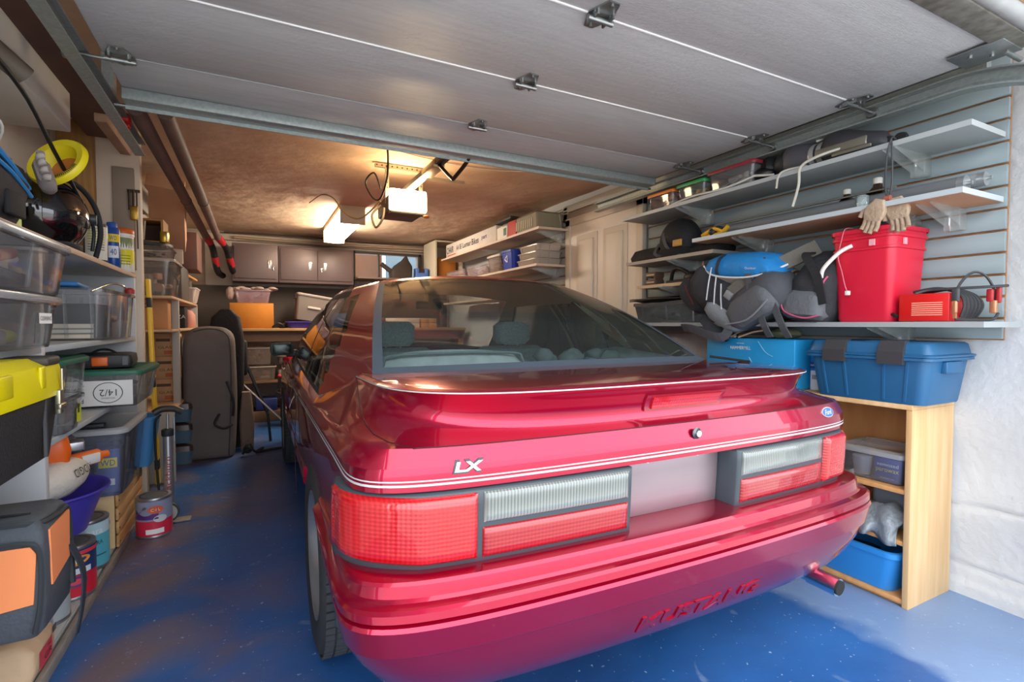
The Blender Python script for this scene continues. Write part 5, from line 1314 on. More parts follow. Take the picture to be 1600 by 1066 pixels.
# helmet shelf
h2 = thing('black_helmet', 'matt black padded helmet with straps on the shelf near the panelled door', 'helmet', (2.36, 2.33, 1.501))
q = MB(); rings = []
for i in range(13):
    a = i/12; r = .115*math.sqrt(max(.01, 1-((a-.35)/.66)**2))
    rings.append([(r*math.cos(t), r*1.2*math.sin(t), .02+.22*a) for t in [2*PI*k/28 for k in range(28)]])
q.loft(rings, cap0=True, cap1=True); q.build('shell', mat('1a1a1d', .7, var=.2, bump=.4), h2)
q = MB(); q.lathe([(.09, .0), (.12, .0), (.128, .02), (.12, .05), (.10, .05)], 28, M=Matrix.Scale(1.2, 4, (0, 1, 0))); q.build('brim', mat('0f0f12', .8), h2)
MB().strap([(-.10, .05, .15), (-.125, .0, .07), (-.10, -.05, .005), (-.12, -.12, .002)], .022, .003, (0, 1, 0)).strap([(-.06, .12, .10), (-.12, .1, .03), (-.11, .02, .003)], .02, .003, (0, 1, 0)).build('chin_strap', mat('4a4b50', .7), h2)
MB().box(-.13, -.118, -.13, -.06, .05, .09, bev=.004).build('buckle', mat('b98a3e', .5), h2)
tag(MB().loft([rrect(.09*a, .15*b, .03, z) for z, a, b in ((0, .95, .95), (.03, 1, 1), (.075, .8, .85), (.085, .5, .6))], cap0=True, cap1=True).build('black_pouch', mat('1d1d20', .8, bump=.5), loc=(2.36, 2.56, 1.501)), 'soft black pouch lying beside the matt black helmet', 'pouch')
tag(MB().loft([rrect(.09*a, .11*b, .03, z) for z, a, b in ((0, .95, .95), (.03, 1, 1), (.06, .7, .8))], cap0=True, cap1=True).build('folded_cloth', mat('17181b', .85, bump=.5), loc=(2.37, 2.10, 1.501)), 'folded black cloth at the near end of the helmet shelf', 'cloth')
o = thing('brown_box_clip', 'small brown and tan box under the helmet shelf', 'box', (2.36, 2.56, 1.346))
MB().box(-.04, .04, -.05, .04, 0, .035, bev=.004).box(-.04, .04, -.05, .04, .05, .085, bev=.004).box(-.035, .035, -.045, -.03, 0, .08).build('body', mat('5b4636', .5), o)
MB().box(-.042, -.038, -.04, .03, .015, .022).box(-.042, -.038, -.04, .03, .062, .07).build('stripe', mat('d3b48a', .5), o)
o = thing('black_sandal', 'black mesh shoe standing on the small short shelf', 'shoe', (2.37, 2.30, 1.346))
MB().tube([(0, .12, .02), (-.02, .08, .08), (-.03, .02, .09), (-.02, -.05, .05), (0, -.12, .02)], .012, 8).box(-.04, .04, -.13, .13, 0, .02, bev=.01).sphere((0, -.06, .03), .045, 14, sc3=(1, 1.4, .8)).build('shoe_body', BLK, o)
# --- lowest long shelf: red bucket
rb = thing('red_bucket', 'tall square red plastic pail on the long slat wall shelf', 'bucket', (2.335, 1.20, 1.099))
RP = mat('d61f3c', .4); 
q = MB()
q.loft([rrect(.102, .102, .03, 0), rrect(.108, .108, .032, .01), rrect(.125, .118, .032, .29), rrect(.131, .124, .034, .292), rrect(.131, .124, .034, .30), rrect(.126, .119, .032, .302), rrect(.128, .121, .032, .335), rrect(.134, .127, .034, .337), rrect(.134, .127, .034, .347), rrect(.129, .122, .033, .349), rrect(.131, .124, .033, .375), rrect(.12, .113, .03, .375), rrect(.1, .09, .03, .05)], cap0=True, cap1=True)
q.build('pail', RP, rb)
MB().loft([rrect(.136, .129, .034, .362), rrect(.137, .130, .034, .378), rrect(.120, .112, .03, .384), rrect(.116, .108, .03, .376)], cap1=True).build('lid', RP, rb)
MB().tube([(-.135, .03, .315), (-.155, .07, .29), (-.175, .12, .23), (-.17, .135, .19)], .0085, 8).build('handle_grip', mat('e3dfda', .5), rb, label='white handle grip')
q = MB(); q.box(-.1385, -.132, -.055, -.035, .305, .33).box(-.07, -.05, -.128, -.122, .305, .33); q.build('lug_label', mat('e8a4ac', .5), rb)
wc = thing('wire_lead', 'thin pink wire with white plug hanging over the red bucket', 'wire', (2.19, 1.26, 1.45))
MB().tube([(.05, -.01, .04), (.01, .0, .035), (-.0, .01, -.02), (-.003, .018, -.08), (.002, .005, -.14), (.0, -.01, -.20), (.0, -.02, -.225)], .0022, 6).build('wire', mat('d4707c', .5), wc)
MB().box(-.006, .006, -.03, -.012, -.24, -.222, bev=.002).build('plug', mat('e8e4df', .5), wc)
# charger
ch = thing('battery_charger', 'red battery charger with cables and clamps beside the red bucket', 'battery charger', (2.23, .985, 1.099))
q = MB(); q.box(0, .13, -.075, .085, .002, .105, bev=.003); q.build('housing', mat('d01a1c', .35), ch)
q = MB()
for k in range(7): q.box(-.001, .0005, -.055, .042, .024+.0075*k, .0275+.0075*k)
q.build('vent_slots', mat('e8a58e', .5), ch)
q = MB()
for k in range(6): q.tube([(.05+.022*k, -.09, .015), (.05+.022*k, -.10-.002*k, .06), (.05+.022*k, -.085, .10), (.05+.022*k, -.02, .125), (.05+.022*k, .06, .115)], .0055, 6)
q.tube([(.02, -.08, .05), (.03, -.09, .13), (.05, -.12, .175), (.07, -.15, .16), (.09, -.17, .10), (.10, -.16, .06)], .0045, 6)
q.tube([(.0, .03, .107), (.02, .0, .118), (.03, -.06, .12), (.06, -.16, .122), (.10, -.20, .125)], .005, 6)
q.tube([(.02, -.085, .01), (.06, -.13, .006), (.13, -.15, .008), (.2, -.14, .03)], .005, 6)
q.build('cables', mat('34373b', .5), ch)
q = MB(); q.box(-.004, .01, -.098, -.082, .03, .075, bev=.004).box(-.002, .012, -.094, -.086, .012, .03); q.build('copper_clamp', mat('c98a66', .35, .6), ch)
MB().box(-.002, .012, -.103, -.079, .07, .12, bev=.006).build('black_clamp_grip', mat('3a3d41', .5), ch)
MB().box(.07, .085, -.180, -.160, .03, .075, bev=.004).build('copper_clamp', mat('c98a66', .35, .6), ch)
MB().box(.066, .08, -.172, -.152, .07, .115, bev=.005).box(.082, .094, -.188, -.172, .065, .125, bev=.005).build('red_clamp_grip', mat('a3242a', .4), ch)
MB().tube([(.0, .09, .02), (.01, .11, .03), (.03, .12, .02)], .007, 6).build('carry_foot', DARK, ch)
# grey storage bin + dark mats
tub('storage_bin', 'long smoky clear open bin on the lowest long shelf behind the backpacks', 'storage bin', (2.345, 2.30, 1.099), .26, .60, .125, CLRG, ribs=4, taper=.9, rim=.02)
stuffing('grey folded fabric inside the long smoky bin', (2.345, 2.30, 1.104), .2, .48, .08, ['5d6468', '7a8185', '4a4e52'], 14, seed=41)
for i in range(3):
    o = MB().grid(lambda u, v: (2.22+.24*u, 2.02+.62*v, 1.236+.012*i+.012*math.sin(3*v+i)+.004*math.sin(9*u)), 8, 14).build('floor_mat', mat(('2b2622', '352e28', '211d1a')[i], .8), solid=.006)
    tag(o, ('lowest of three dark rubber mats on the long smoky bin', 'middle of three dark rubber mats on the long smoky bin', 'topmost of three dark rubber mats on the long smoky bin')[i], 'mat')
# backpacks
def sack(name, label, loc, prof, rot, m, parts_=(), cat='backpack'):
    t = thing(name, label, cat, loc, rot=rot)
    q = MB(); rings = []
    for z, hx, hy, ox, oy in prof: rings.append(rrect(hx, hy, min(hx, hy)*.75, z, 6, ox, oy))
    q.loft(rings, cap0=True, cap1=True)
    q.build('pack_body', m, t); return t
PKB = mat('303238', .8, var=.25, scale=14, bump=.8, bscale=25); PKG = mat('6d7278', .8, var=.15, scale=12, bump=.6, bscale=30); STR = mat('4c4f55', .8)
p1 = sack('backpack', 'blue and grey hiking pack lying on top of the backpack heap', (2.215, 1.70, 1.315), ((-.0, .05, .11, 0, 0), (.03, .085, .20, 0, .02), (.07, .09, .22, 0, .03), (.11, .07, .18, 0, .04), (.13, .03, .10, 0, .05)), (.10, -.35, .0), mat('1f86d0', .6, var=.15, scale=12, bump=.6, bscale=25))
q = MB(); q.loft([rrect(.088*a, .205*b, .05, z, cy=.02) for z, a, b in ((-.03, .7, .75), (-.005, .95, .95), (.03, 1.02, 1.02), (.036, .98, .98))], cap0=True, cap1=True); q.build('lower_panel', mat('8c847c', .8, bump=.5), p1, label='grey lower panel')
MB().tube([(-.06, .24, .085), (-.10, .16, .05), (-.105, .0, .04), (-.09, -.12, .055), (-.02, -.2, .08)], .005, 6).build('piping', mat('d9dbdc', .5), p1)
MB().strap([(-.095, .13, .04), (-.10, .13, .075), (-.07, .13, .12), (-.02, .13, .135)], .018, .004, (0, 1, 0)).build('side_strap', mat('1d3040', .7), p1)
q = MB(); addtext(q, 'Outdoor', .06, face('-x', -.087, -.06, .085), 0, .012, .008); q.build('pack_logo', mat('dfe6ea', .6), p1)
p2 = sack('backpack', 'dark grey backpack with white curved piping under the blue pack', (2.19, 1.90, 1.15), ((-.0, .05, .10, 0, 0), (.04, .09, .17, 0, 0), (.10, .10, .19, 0, .01), (.17, .09, .17, .01, .03), (.22, .05, .11, .02, .05)), (.55, -.1, .1), PKB)
for k in range(3): MB().tube([(-.07-.01*k, .10-.05*k, .22-.02*k), (-.102, .06-.05*k, .16-.02*k), (-.10, .03-.05*k, .07)], .0035, 6).build('reflective_piping', mat('c9cdd0', .5), p2)
MB().loft([rrect(.10*a, .11*b, .04, z, cx=-.01, cy=-.08) for z, a, b in ((-.01, .8, .8), (.02, 1, 1), (.06, 1.02, 1), (.09, .8, .8))], cap0=True, cap1=True).build('front_pocket', mat('7b8388', .8, bump=.4), p2, label='grey front pocket')
MB().strap([(-.06, -.12, .05), (-.10, -.14, -.05), (-.08, .05, -.12), (-.05, .12, -.16)], .045, .008, (0, 1, .2)).build('shoulder_strap', STR, p2)
p3 = sack('backpack', 'large charcoal backpack with hanging straps in the middle of the heap', (2.20, 1.60, 1.115), ((-.0, .05, .12, 0, 0), (.03, .09, .17, 0, 0), (.10, .11, .19, 0, 0), (.17, .10, .16, .01, -.01), (.215, .06, .11, .03, -.03)), (-.45, -.08, -.1), mat('4a4d54', .8, var=.2, scale=14, bump=.7, bscale=22))
MB().loft([rrect(.112*a, .14*b, .05, z, cx=-.015) for z, a, b in ((.0, .8, .8), (.03, 1, 1), (.10, 1.02, 1), (.14, .8, .85))], cap0=True, cap1=True).build('front_pocket', mat('5c6066', .8, bump=.5), p3)
MB().tube([(-.13, -.14, .04), (-.135, 0, .01), (-.13, .14, .05)], .004, 6).build('zip_piping', mat('8b8f94', .5), p3)
for k, (y0, y1) in enumerate(((1.585, 1.56), (1.50, 1.47))):
    t = MB().strap([(2.14, y0+.10, 1.40), (2.10, y0+.05, 1.27), (2.105, y0, 1.15), (2.11, y1, 1.08), (2.14, y1-.01, 1.03)], .032, .005, (0, 1, 0))
    tag(t.build('hanging_strap', STR), ('left hanging grey webbing strap of the backpack heap', 'right hanging grey webbing strap of the backpack heap')[k], 'strap')
tag(MB().strap([(2.12, 1.93, 1.12), (2.13, 1.88, 1.07), (2.17, 1.83, 1.035), (2.20, 1.86, 1.02)], .05, .01, (0, .6, 1)).build('hip_belt', mat('2b2d31', .8)), 'dark padded hip belt drooping below the shelf from the backpack heap', 'strap')
tag(MB().strap([(2.28, 1.42, 1.44), (2.18, 1.55, 1.36), (2.13, 1.68, 1.29), (2.12, 1.76, 1.24)], .07, .018, (0, .5, 1)).build('padded_strap', mat('6a6760', .8, bump=.5)), 'padded grey shoulder strap running diagonally across the backpack heap', 'strap')
tag(MB().box(-.006, .006, -.022, .022, -.02, .02, bev=.004).build('strap_buckle', mat('8a8d90', .4), loc=(2.105, 1.76, 1.235), rot=(.6, 0, 0)), 'grey plastic buckle at the end of the diagonal padded strap', 'buckle')
p4 = sack('backpack', 'black backpack with pink trim leaning against the red bucket', (2.26, 1.425, 1.10), ((-.0, .08, .085, 0, 0), (.05, .11, .11, 0, 0), (.18, .11, .10, .0, -.01), (.27, .09, .08, .03, -.02), (.32, .05, .05, .05, -.03)), (.10, .05, 0), PKB)
MB().loft([rrect(.115*a, .095*b, .04, z, cx=-.012) for z, a, b in ((.01, .8, .8), (.03, 1, 1), (.11, 1.0, .95), (.14, .8, .7))], cap0=True, cap1=True).build('front_pocket', mat('62666c', .8, bump=.5), p4)
MB().tube([(-.12, .09, .10), (-.132, .06, .04), (-.132, -.03, .015), (-.12, -.09, .03)], .0035, 6).tube([(-.09, -.09, .20), (-.10, -.08, .17), (-.10, -.085, .13)], .004, 6).build('pink_trim', mat('c9577a', .5), p4)
MB().strap([(-.02, .04, .31), (-.09, .02, .29), (-.12, -.06, .20), (-.11, -.10, .08)], .035, .008, (0, 1, 0)).build('shoulder_strap', mat('1e2024', .8), p4)
p5 = sack('backpack', 'slim dark pack with mesh side wedged at the far left of the backpack heap', (2.22, 2.10, 1.20), ((-.0, .05, .08, 0, 0), (.04, .07, .12, 0, 0), (.10, .07, .12, 0, 0), (.14, .04, .08, 0, 0)), (.7, 0, .1), mat('2f3136', .8, bump=.5))
MB().tube([(-.05, .08, .12), (-.07, .05, .08), (-.07, -.05, .04)], .004, 6).build('red_cord', mat('7a2730', .5), p5)
# --- wooden bookcase
BW = mat('cf9a62', .55, hex2='bb8450', scale=3, stretch=(6, 6, .8)); BWL = mat('dcb98c', .5, hex2='cda673', scale=3, stretch=(9, 9, .7))
bc = thing('bookcase', 'light wooden open bookcase standing against the white wall by the car', 'bookcase', (2.20, 1.00, 0))
BD = .315
MB().box(0, BD, 0, .022, 0, .765, bev=.002).build('end_panel', BWL, bc)
MB().box(0, BD, 1.18, 1.20, 0, .765, bev=.002).build('end_panel', BWL, bc)
MB().box(-.003, BD, 0, 1.20, .765, .785, bev=.002).build('top_panel', BWL, bc)
for nm, z in (('bottom_panel', .03), ('shelf', .255), ('shelf', .455)): MB().box(.003, BD-.01, .022, 1.18, z-.018, z, bev=.002).build(nm, BW, bc)
MB().box(BD-.008, BD, .02, 1.18, .03, .765).build('back_panel', BW, bc)
MB().box(.02, .035, .022, 1.18, .0, .014).build('plinth', BW, bc)
q = MB(); 
for y in (.003,):
    for x in (.04, .27): q.cyl((x, -.0008, .772), (x, .002, .772), .004, 8)
# parowax bin
pw = tub('storage_bin', 'clear white lidded box with blue wax packets on the upper bookcase shelf', 'storage bin', (2.345, 1.165, .456), .24, .25, .115, CLR, lid=True, lidm=CLRW, taper=.9, r=.02, lidh=.016)
t = carton('wax_box', 'blue wax box with yellow lettering inside the white lidded box', 'box', (2.325, 1.105, .461), .15, .10, .095, '3f55a8', tape=False,
  prints=(('-x', 0, .040, .082, 'parowax', 'f0e23a', .018), ('-x', 0, .066, .078, 'xemozed', 'e8ecf4', .014), ('-x', 0, .012, .05, 'household wax', 'c9d3ea', .006), ('-y', 0, .045, .10, 'parowax', 'e6dc52', .020)))
tag(MB().lathe([(.028, 0), (.036, .07), (.037, .078), (.033, .08)], 22).build('plastic_cup', mat('dfe6ea', .4), loc=(2.28, 1.215, .462)), 'pale plastic cup inside the white lidded box', 'cup')
tag(MB().tube([(2.30, 1.36, .458), (2.27, 1.33, .50), (2.25, 1.31, .56), (2.25, 1.34, .61), (2.27, 1.42, .625), (2.30, 1.50, .58), (2.32, 1.52, .50)], .008, 8).build('wire_loop', mat('9a9088', .4)), 'curved grey tubing loop behind the white lidded box', 'tube')
tag(MB().box(-.03, .03, -.04, .04, 0, .07, bev=.008).build('gadget_base', mat('c9c4ae', .5), loc=(2.30, 1.40, .457)), 'small cream plastic gadget behind the white lidded box', 'gadget')
tag(MB().box(-.03, .03, -.03, .03, 0, .04, bev=.006).build('white_plug', mat('e3e5e4', .5), loc=(2.245, 1.345, .536)), 'white adapter block held by the grey tubing loop', 'adapter')
# grey plastic cloth
cb_ = thing('grey_cloth', 'crumpled grey plastic bag spilling over the middle bookcase shelf', 'bag', (2.30, 1.11, .256))
rd = random.Random(8)
def crf(u, v):
    n = math.sin(u*15+v*6)*.009+math.sin(u*9-v*11)*.009+math.sin(v*15+u*22)*.004
    x = -.125+.20*u; y = -.075+.17*v
    z = .02+.09*math.sin(PI*min(1, u*.9+.1))**.7*(.5+.5*math.sin(PI*(1-v)*.9))+n*.7
    if u < .34: z = z-.085*((.34-u)/.34)**1.3*(.75+.25*math.sin(2*PI*v)); x = max(x, -.118)+n*.3
    return (x+n, y+n*.8, max(z, .004) if x > -.10 else z)
q = MB(); q.grid(crf, 26, 24); q.build('draped_bag', mat('8a939b', .35, var=.25, scale=30, bump=1, bscale=30), cb_, solid=.003)
MB().box(.02, .12, -.06, .09, .0, .17, bev=.02).build('stiff_liner', mat('7c8893', .5), cb_)
# blue tub bottom
bt = tub('blue_tub', 'bright blue open tub on the bottom of the wooden bookcase', 'tub', (2.325, 1.22, .031), .26, .36, .165, mat('2d86d2', .4), taper=.84, r=.045, rim=.022, wall=.005)
MB().box(-.03, .03, -.205, -.182, .115, .16, bev=.006).build('handle_tab', mat('2d86d2', .4), bt)
q = MB(); q.loft([rrect(.13*.915, .18*.915, .045, .085), rrect(.13*.925, .18*.925, .045, .09)]); q.build('side_step', mat('2a7cc4', .4), bt)
stuffing('dark navy cloth inside the bright blue tub', (2.325, 1.22, .04), .18, .26, .10, ['2b3550', '23283a', '6f7478'], 10, seed=51)
# big blue tote on bookcase
to = thing('blue_storage_tote', 'big teal blue lidded tote with two black latches on the bookcase', 'storage tote', (2.335, 1.165, .786))
BT = mat('235f8c', .4, var=.05); HX, HY = .165, .225
q = MB()
q.loft([rrect(HX*.84, HY*.88, .03, 0), rrect(HX*.86, HY*.90, .035, .008), rrect(HX*.97, HY*.985, .035, .165), rrect(HX*1.06, HY*1.05, .03, .168), rrect(HX*1.06, HY*1.05, .03, .178)], cap0=True, cap1=True)
for k, y in enumerate((-.20, -.02, .10)):
    pass
q.build('body', BT, to)
for y in (-.155, -.075, .075, .165):
    q = MB(); q.loft([[(-HX*.86-.004, y*.9-.004, .01), (-HX*.86-.004, y*.9+.004, .01), (-HX*.83, y*.9+.006, .01), (-HX*.83, y*.9-.006, .01)], [(-HX*.97-.004, y-.004, .16), (-HX*.97-.004, y+.004, .16), (-HX*.93, y+.006, .16), (-HX*.93, y-.006, .16)]], cap0=True, cap1=True, sm=False)
    q.build('body_rib', BT, to)
q = MB(); q.loft([rrect(HX*1.07, HY*1.06, .03, .18), rrect(HX*1.08, HY*1.07, .03, .188), rrect(HX*1.0, HY*1.02, .03, .192), rrect(HX*.96, HY*.99, .03, .228), rrect(HX*.90, HY*.95, .03, .236)], cap0=True, cap1=True)
q.build('lid', BT, to)
q = MB()
for y0, y1 in ((-.06, .02), ): q.box(-HX*.7, HX*.7, y0, y1, .234, .239, bev=.003)
q.build('lid_panel', BT, to)
for y in (-.105, .105): MB().loft([[(-HX*.93-.01, y-.042, .241), (-HX*.93-.01, y+.042, .241), (-HX*.80, y+.042, .243), (-HX*.80, y-.042, .243)], [(-HX*1.08-.006, y-.044, .20), (-HX*1.08-.006, y+.044, .20), (-HX*.9, y+.044, .2), (-HX*.9, y-.044, .2)], [(-HX*1.08-.008, y-.044, .152), (-HX*1.08-.008, y+.044, .152), (-HX*.95, y+.044, .152), (-HX*.95, y-.044, .152)]], cap0=True, cap1=True, sm=False).build('latch', mat('38393d', .5), to, label='black latch')
for s in (-1, 1): MB().box(-.06, .06, s*HY*1.0-.012, s*HY*1.0+.012, .12, .165, bev=.004).build('handle', BT, to)
# paper boxes
hb = thing('paper_carton', 'bright blue paper carton with white lettering lying on the bookcase top', 'box', (2.33, 1.74, .786))
q = MB(); q.box(-.13, .14, -.27, .235, 0, .232, bev=.004); q.build('carton', mat('1b96d4', .55, var=.06), hb)
M = face('-x', -.1308, .02, .185)
q = MB(); addtext(q, 'HAMMERMILL', .12, M, 0, .017, .0004, 0, .01); addtext(q, 'PAPER FOR PRINT', .045, face('-x', -.1308, .02, .207), 0, .006, .0004); q.build('print', mat('e8f2f8', .6), hb)
for k, p in enumerate((((-.131, -.08, .22), (-.131, -.12, .17), (-.131, -.16, .15)), ((-.131, -.03, .14), (-.131, -.05, .11), (-.131, -.06, .09)))): MB().tube(p, .0012, 5).build('crease', mat('9fd3ee', .6), hb)
h3 = thing('paper_ream', 'blue and white paper ream box standing behind the big blue tote', 'box', (2.40, 1.435, .786))
MB().box(-.10, .10, -.028, .024, .0, .09, bev=.002).build('lower_wrap', mat('dfe3e6', .5), h3)
MB().box(-.10, .10, -.028, .024, .0905, .19, bev=.002).build('upper_wrap', mat('2186cc', .5), h3)
q = MB(); addrect(q, .05, .03, face('-x', -.1, 0, .115), 0, .001); q.build('band', mat('1b3f84', .5), h3)
q = MB(); addtext(q, 'HAMMERMILL', .044, face('-x', -.1012, 0, .115), 0, .008, .001); q.build('band_text', mat('e8f2f8', .5), h3)
q = MB()
for k in range(6): addrect(q, .003, .02, face('-x', -.1, -.012+.005*k, .06), 0, .001)
q.build('bar_code', mat('3a3f46', .5), h3)
tag(MB().box(2.30, 2.47, 2.215, 2.40, .60, .86, bev=.01).build('yellow_box', mat('d9a51c', .5)), 'yellow box partly hidden beyond the bright blue carton', 'box')
tag(MB().box(2.26, 2.46, 2.22, 2.72, .0, .60, bev=.006).build('low_cabinet', mat('b79468', .6)), 'low tan wooden cabinet past the bookcase, mostly hidden by the car', 'cabinet')
sh = thing('running_shoe', 'dark shoe with pale side lying on the bright blue carton', 'shoe', (2.33, 1.93, 1.019), 2.2)
MB().loft([rrect(.035*a, .03, .02, 0, cx=0, cy=y) for y, a in ((0, 1),)]+[rrect(.04, .045, .03, .02)], cap0=True, cap1=True).sphere((0, .05, .03), .035, 12, sc3=(1, 1.6, .8)).sphere((0, -.05, .04), .035, 12, sc3=(1, 1.3, 1.1)).build('upper', mat('2b2d33', .6), sh)
MB().box(-.035, .035, -.09, .10, -.0, .012, bev=.005).build('sole', mat('c9ccd2', .5), sh)
tag(MB().sphere((0, 0, 0), .06, 14, sc3=(1, 1.6, .45), jit=.12).build('olive_cap', mat('7a7a5a', .8, bump=.6), loc=(2.36, 1.64, 1.045)), 'olive cloth cap lying on the bright blue carton', 'cap')
tag(MB().tube([(2.25, 1.86, 1.022), (2.27, 1.80, 1.06), (2.30, 1.74, 1.07)], .005, 6).tube([(2.23, 1.80, 1.022), (2.27, 1.74, 1.05), (2.31, 1.70, 1.06)], .005, 6).build('wood_hangers', mat('c9a27c', .5)), 'thin wooden hanger arms lying on the bright blue carton', 'hanger')
# ------------------------------------------------------------ back of the garage
CAB = mat('6b5a58', .45, .2, var=.04)
def cabinet(label, x0, x1, splits, hx):
    t = thing('wall_cabinet', label, 'cabinet', (x0, 6.60, 1.585))
    W_ = x1-x0
    MB().box(0, W_, 0.002, .345, 0, .435, bev=.004).build('carcass', CAB, t)
    n = len(splits)-1
    for i in range(n):
        a, b = splits[i]+.018, splits[i+1]-(.018 if i == n-1 else .002)
        if i > 0: a = splits[i]+.002
        d = MB().box(a, b, -.012, .0, .035, .405, bev=.004).build('door', CAB, t)
        hxx = hx[i]
        MB().box(hxx-.016, hxx-.008, -.022, -.012, .165, .245, bev=.003).box(hxx-.020, hxx+.020, -.0135, -.012, .155, .255, bev=.001).box(hxx+.008, hxx+.016, -.022, -.012, .165, .245, bev=.003).build('handle', mat('d9cfc4', .25, .9), d)
    k = hx[-1]
    MB().lathe([(.0, 0), (.012, 0), (.012, -.01), (0, -.01)], 14, axis='y', M=Matrix.Translation((k-.045 if n == 2 else k+.04, -.012, .18))).build('lock', CHROME, t)
    MB().cyl(((k-.045 if n == 2 else k+.04), -.02, .17), ((k-.045 if n == 2 else k+.04), -.022, .14), .006, 8).build('hanging_key', CHROME, t)
    return t
cabinet('single door brown steel cabinet at the left on the back wall', -.215, .262, (0, .477), (.385,))
cabinet('double door brown steel cabinet beside the window on the back wall', .268, 1.125, (0, .43, .857), (.345, .52))
# window
wn = MB(); wn.box(1.17, 1.20, 6.90, 6.955, 1.68, 2.06).box(2.06, 2.09, 6.90, 6.955, 1.68, 2.06).box(1.17, 2.09, 6.90, 6.955, 2.03, 2.06).box(1.17, 2.09, 6.90, 6.955, 1.68, 1.71).box(1.50, 1.52, 6.905, 6.955, 1.7, 2.04)
o = struct('window_1', wn, mat('4a4038', .5))
MB().box(1.2, 2.06, 6.945, 6.95, 1.71, 2.03).build('pane', clear('9fb4c4', .12, .03, 1.0), o)
struct('trim_6', MB().box(1.86, 3.6, 8.0, 8.05, .8, 2.9), mat('7c929e', .7, var=.1, scale=3))
struct('trim_5', MB().box(.9, 1.84, 8.2, 8.25, .8, 3.0), mat('84502f', .8, var=.1, scale=3, stretch=(8, 1, 1)))
# shelf run below window and the bench
BEN = mat('c69a66', .6, hex2='b08552', scale=4)
wb_ = thing('workbench', 'long wooden workbench across the back wall under the cabinets', 'workbench', (-.62, 6.15, 0))
MB().box(0, 3.08, 0, .76, 1.015, 1.045, bev=.003).build('bench_top', BEN, wb_)
for x in (.02, 1.5, 2.99): MB().box(x, x+.07, .04, .11, 0, 1.015, bev=.004).build('leg', mat('8a6a4a', .7), wb_)
MB().box(0, 3.08, .04, .06, .90, 1.015).build('apron', mat('5f4836', .7), wb_)
MB().box(.02, 3.06, .08, .74, .44, .46).build('lower_shelf', mat('8a6a4a', .7), wb_)
MB().box(.0, 3.08, .735, .745, 1.045, 1.55).build('peg_back', mat('4f4640', .8), wb_, label='dark board behind the bench')
o = carton('cardboard_box', 'orange brown cardboard box on the bench under the single cabinet', 'box', (-.02, 6.42, 1.046), .43, .34, .275, 'c47a28')
t = tub('storage_bin', 'pink tinted clear bin heaped with cloth on the orange cardboard box', 'storage bin', (-.01, 6.42, 1.326), .36, .28, .145, clear('c9a8b0', .35, .15, .8), taper=.85)
stuffing('pink cloth packed inside the pink tinted bin', (-.01, 6.42, 1.33), .28, .2, .12, ['c48a82', 'd9b8a8', 'a87a70'], 10, seed=61)
q = MB()
for k in range(9): q.sphere((-.17+.045*k, 6.36+.03*math.sin(k*2.3), 1.478+.012*math.sin(k*1.7)), .05, 12, sc3=(1.1, 1.2, .45), jit=.12)
q.sphere((-.23, 6.33, 1.43), .055, 12, sc3=(.8, 1, 1.3), jit=.1)
tag(q.build('draped_cloth', mat('a08a80', .85, bump=.6)), 'brownish cloth draped over the pink tinted bin', 'cloth')
gt = tub('grey_tote', 'grey brown tote tilted on the bench beside the orange cardboard box', 'storage tote', (.62, 6.46, 1.10), .40, .34, .29, mat('85786f', .5), lid=True, lidm=mat('978a80', .5), taper=.88, handles=True)
gt.rotation_euler = (0, .16, 0); gt.location = (.60, 6.46, 1.125)
MB().box(-.07, .07, -.176, -.168, .14, .165, bev=.003).build('name_plate', mat('c9bdb2', .5), gt)
pt = tub('purple_tray', 'shallow purple tray on the bench in front of the grey brown tote', 'tray', (.52, 6.27, 1.046), .40, .2, .075, mat('3f2f86', .45), taper=.85)
tag(MB().tube([(.18, 6.22, 1.055), (.24, 6.20, 1.10), (.3, 6.22, 1.06), (.26, 6.26, 1.056), (.36, 6.2, 1.11)], .012, 8).sphere((.3, 6.24, 1.075), .03, 8).build('black_tool', mat('1f1c20', .5)), 'tangled black tool between the cardboard box and the purple tray', 'tool')
tag(MB().box(.80, 1.08, 6.25, 6.55, 1.046, 1.22, bev=.015).build('denim_tote', mat('3f6aa0', .6)), 'slate blue soft tote on the bench, seen through the car windows', 'tote')
tag(MB().box(1.12, 1.42, 6.22, 6.45, 1.046, 1.075, bev=.01).box(1.15, 1.36, 6.25, 6.42, 1.076, 1.11, bev=.01).build('blue_case', mat('2d3fc0', .45)), 'vivid blue flat case on the bench, seen through the car windows', 'case')
for i in range(2):
    tag(MB().box(1.46, 1.86, 6.22, 6.34, 1.046+.062*i, 1.104+.062*i, bev=.004).build('white_carton', mat('d9d2c0', .6)), ('long white carton lying directly on the bench top', 'long white carton lying on top of the other long white carton')[i], 'box')
for i in range(4):
    tag(MB().box(1.88+.105*(i % 2), 1.98+.105*(i % 2), 6.22, 6.32, 1.046+.062*(i//2), 1.104+.062*(i//2), bev=.004).build('wood_block', mat('c8935c', .6)), ('lower left wooden block beside the long white cartons', 'lower right wooden block beside the long white cartons', 'upper left wooden block beside the long white cartons', 'upper right wooden block beside the long white cartons')[i], 'block')
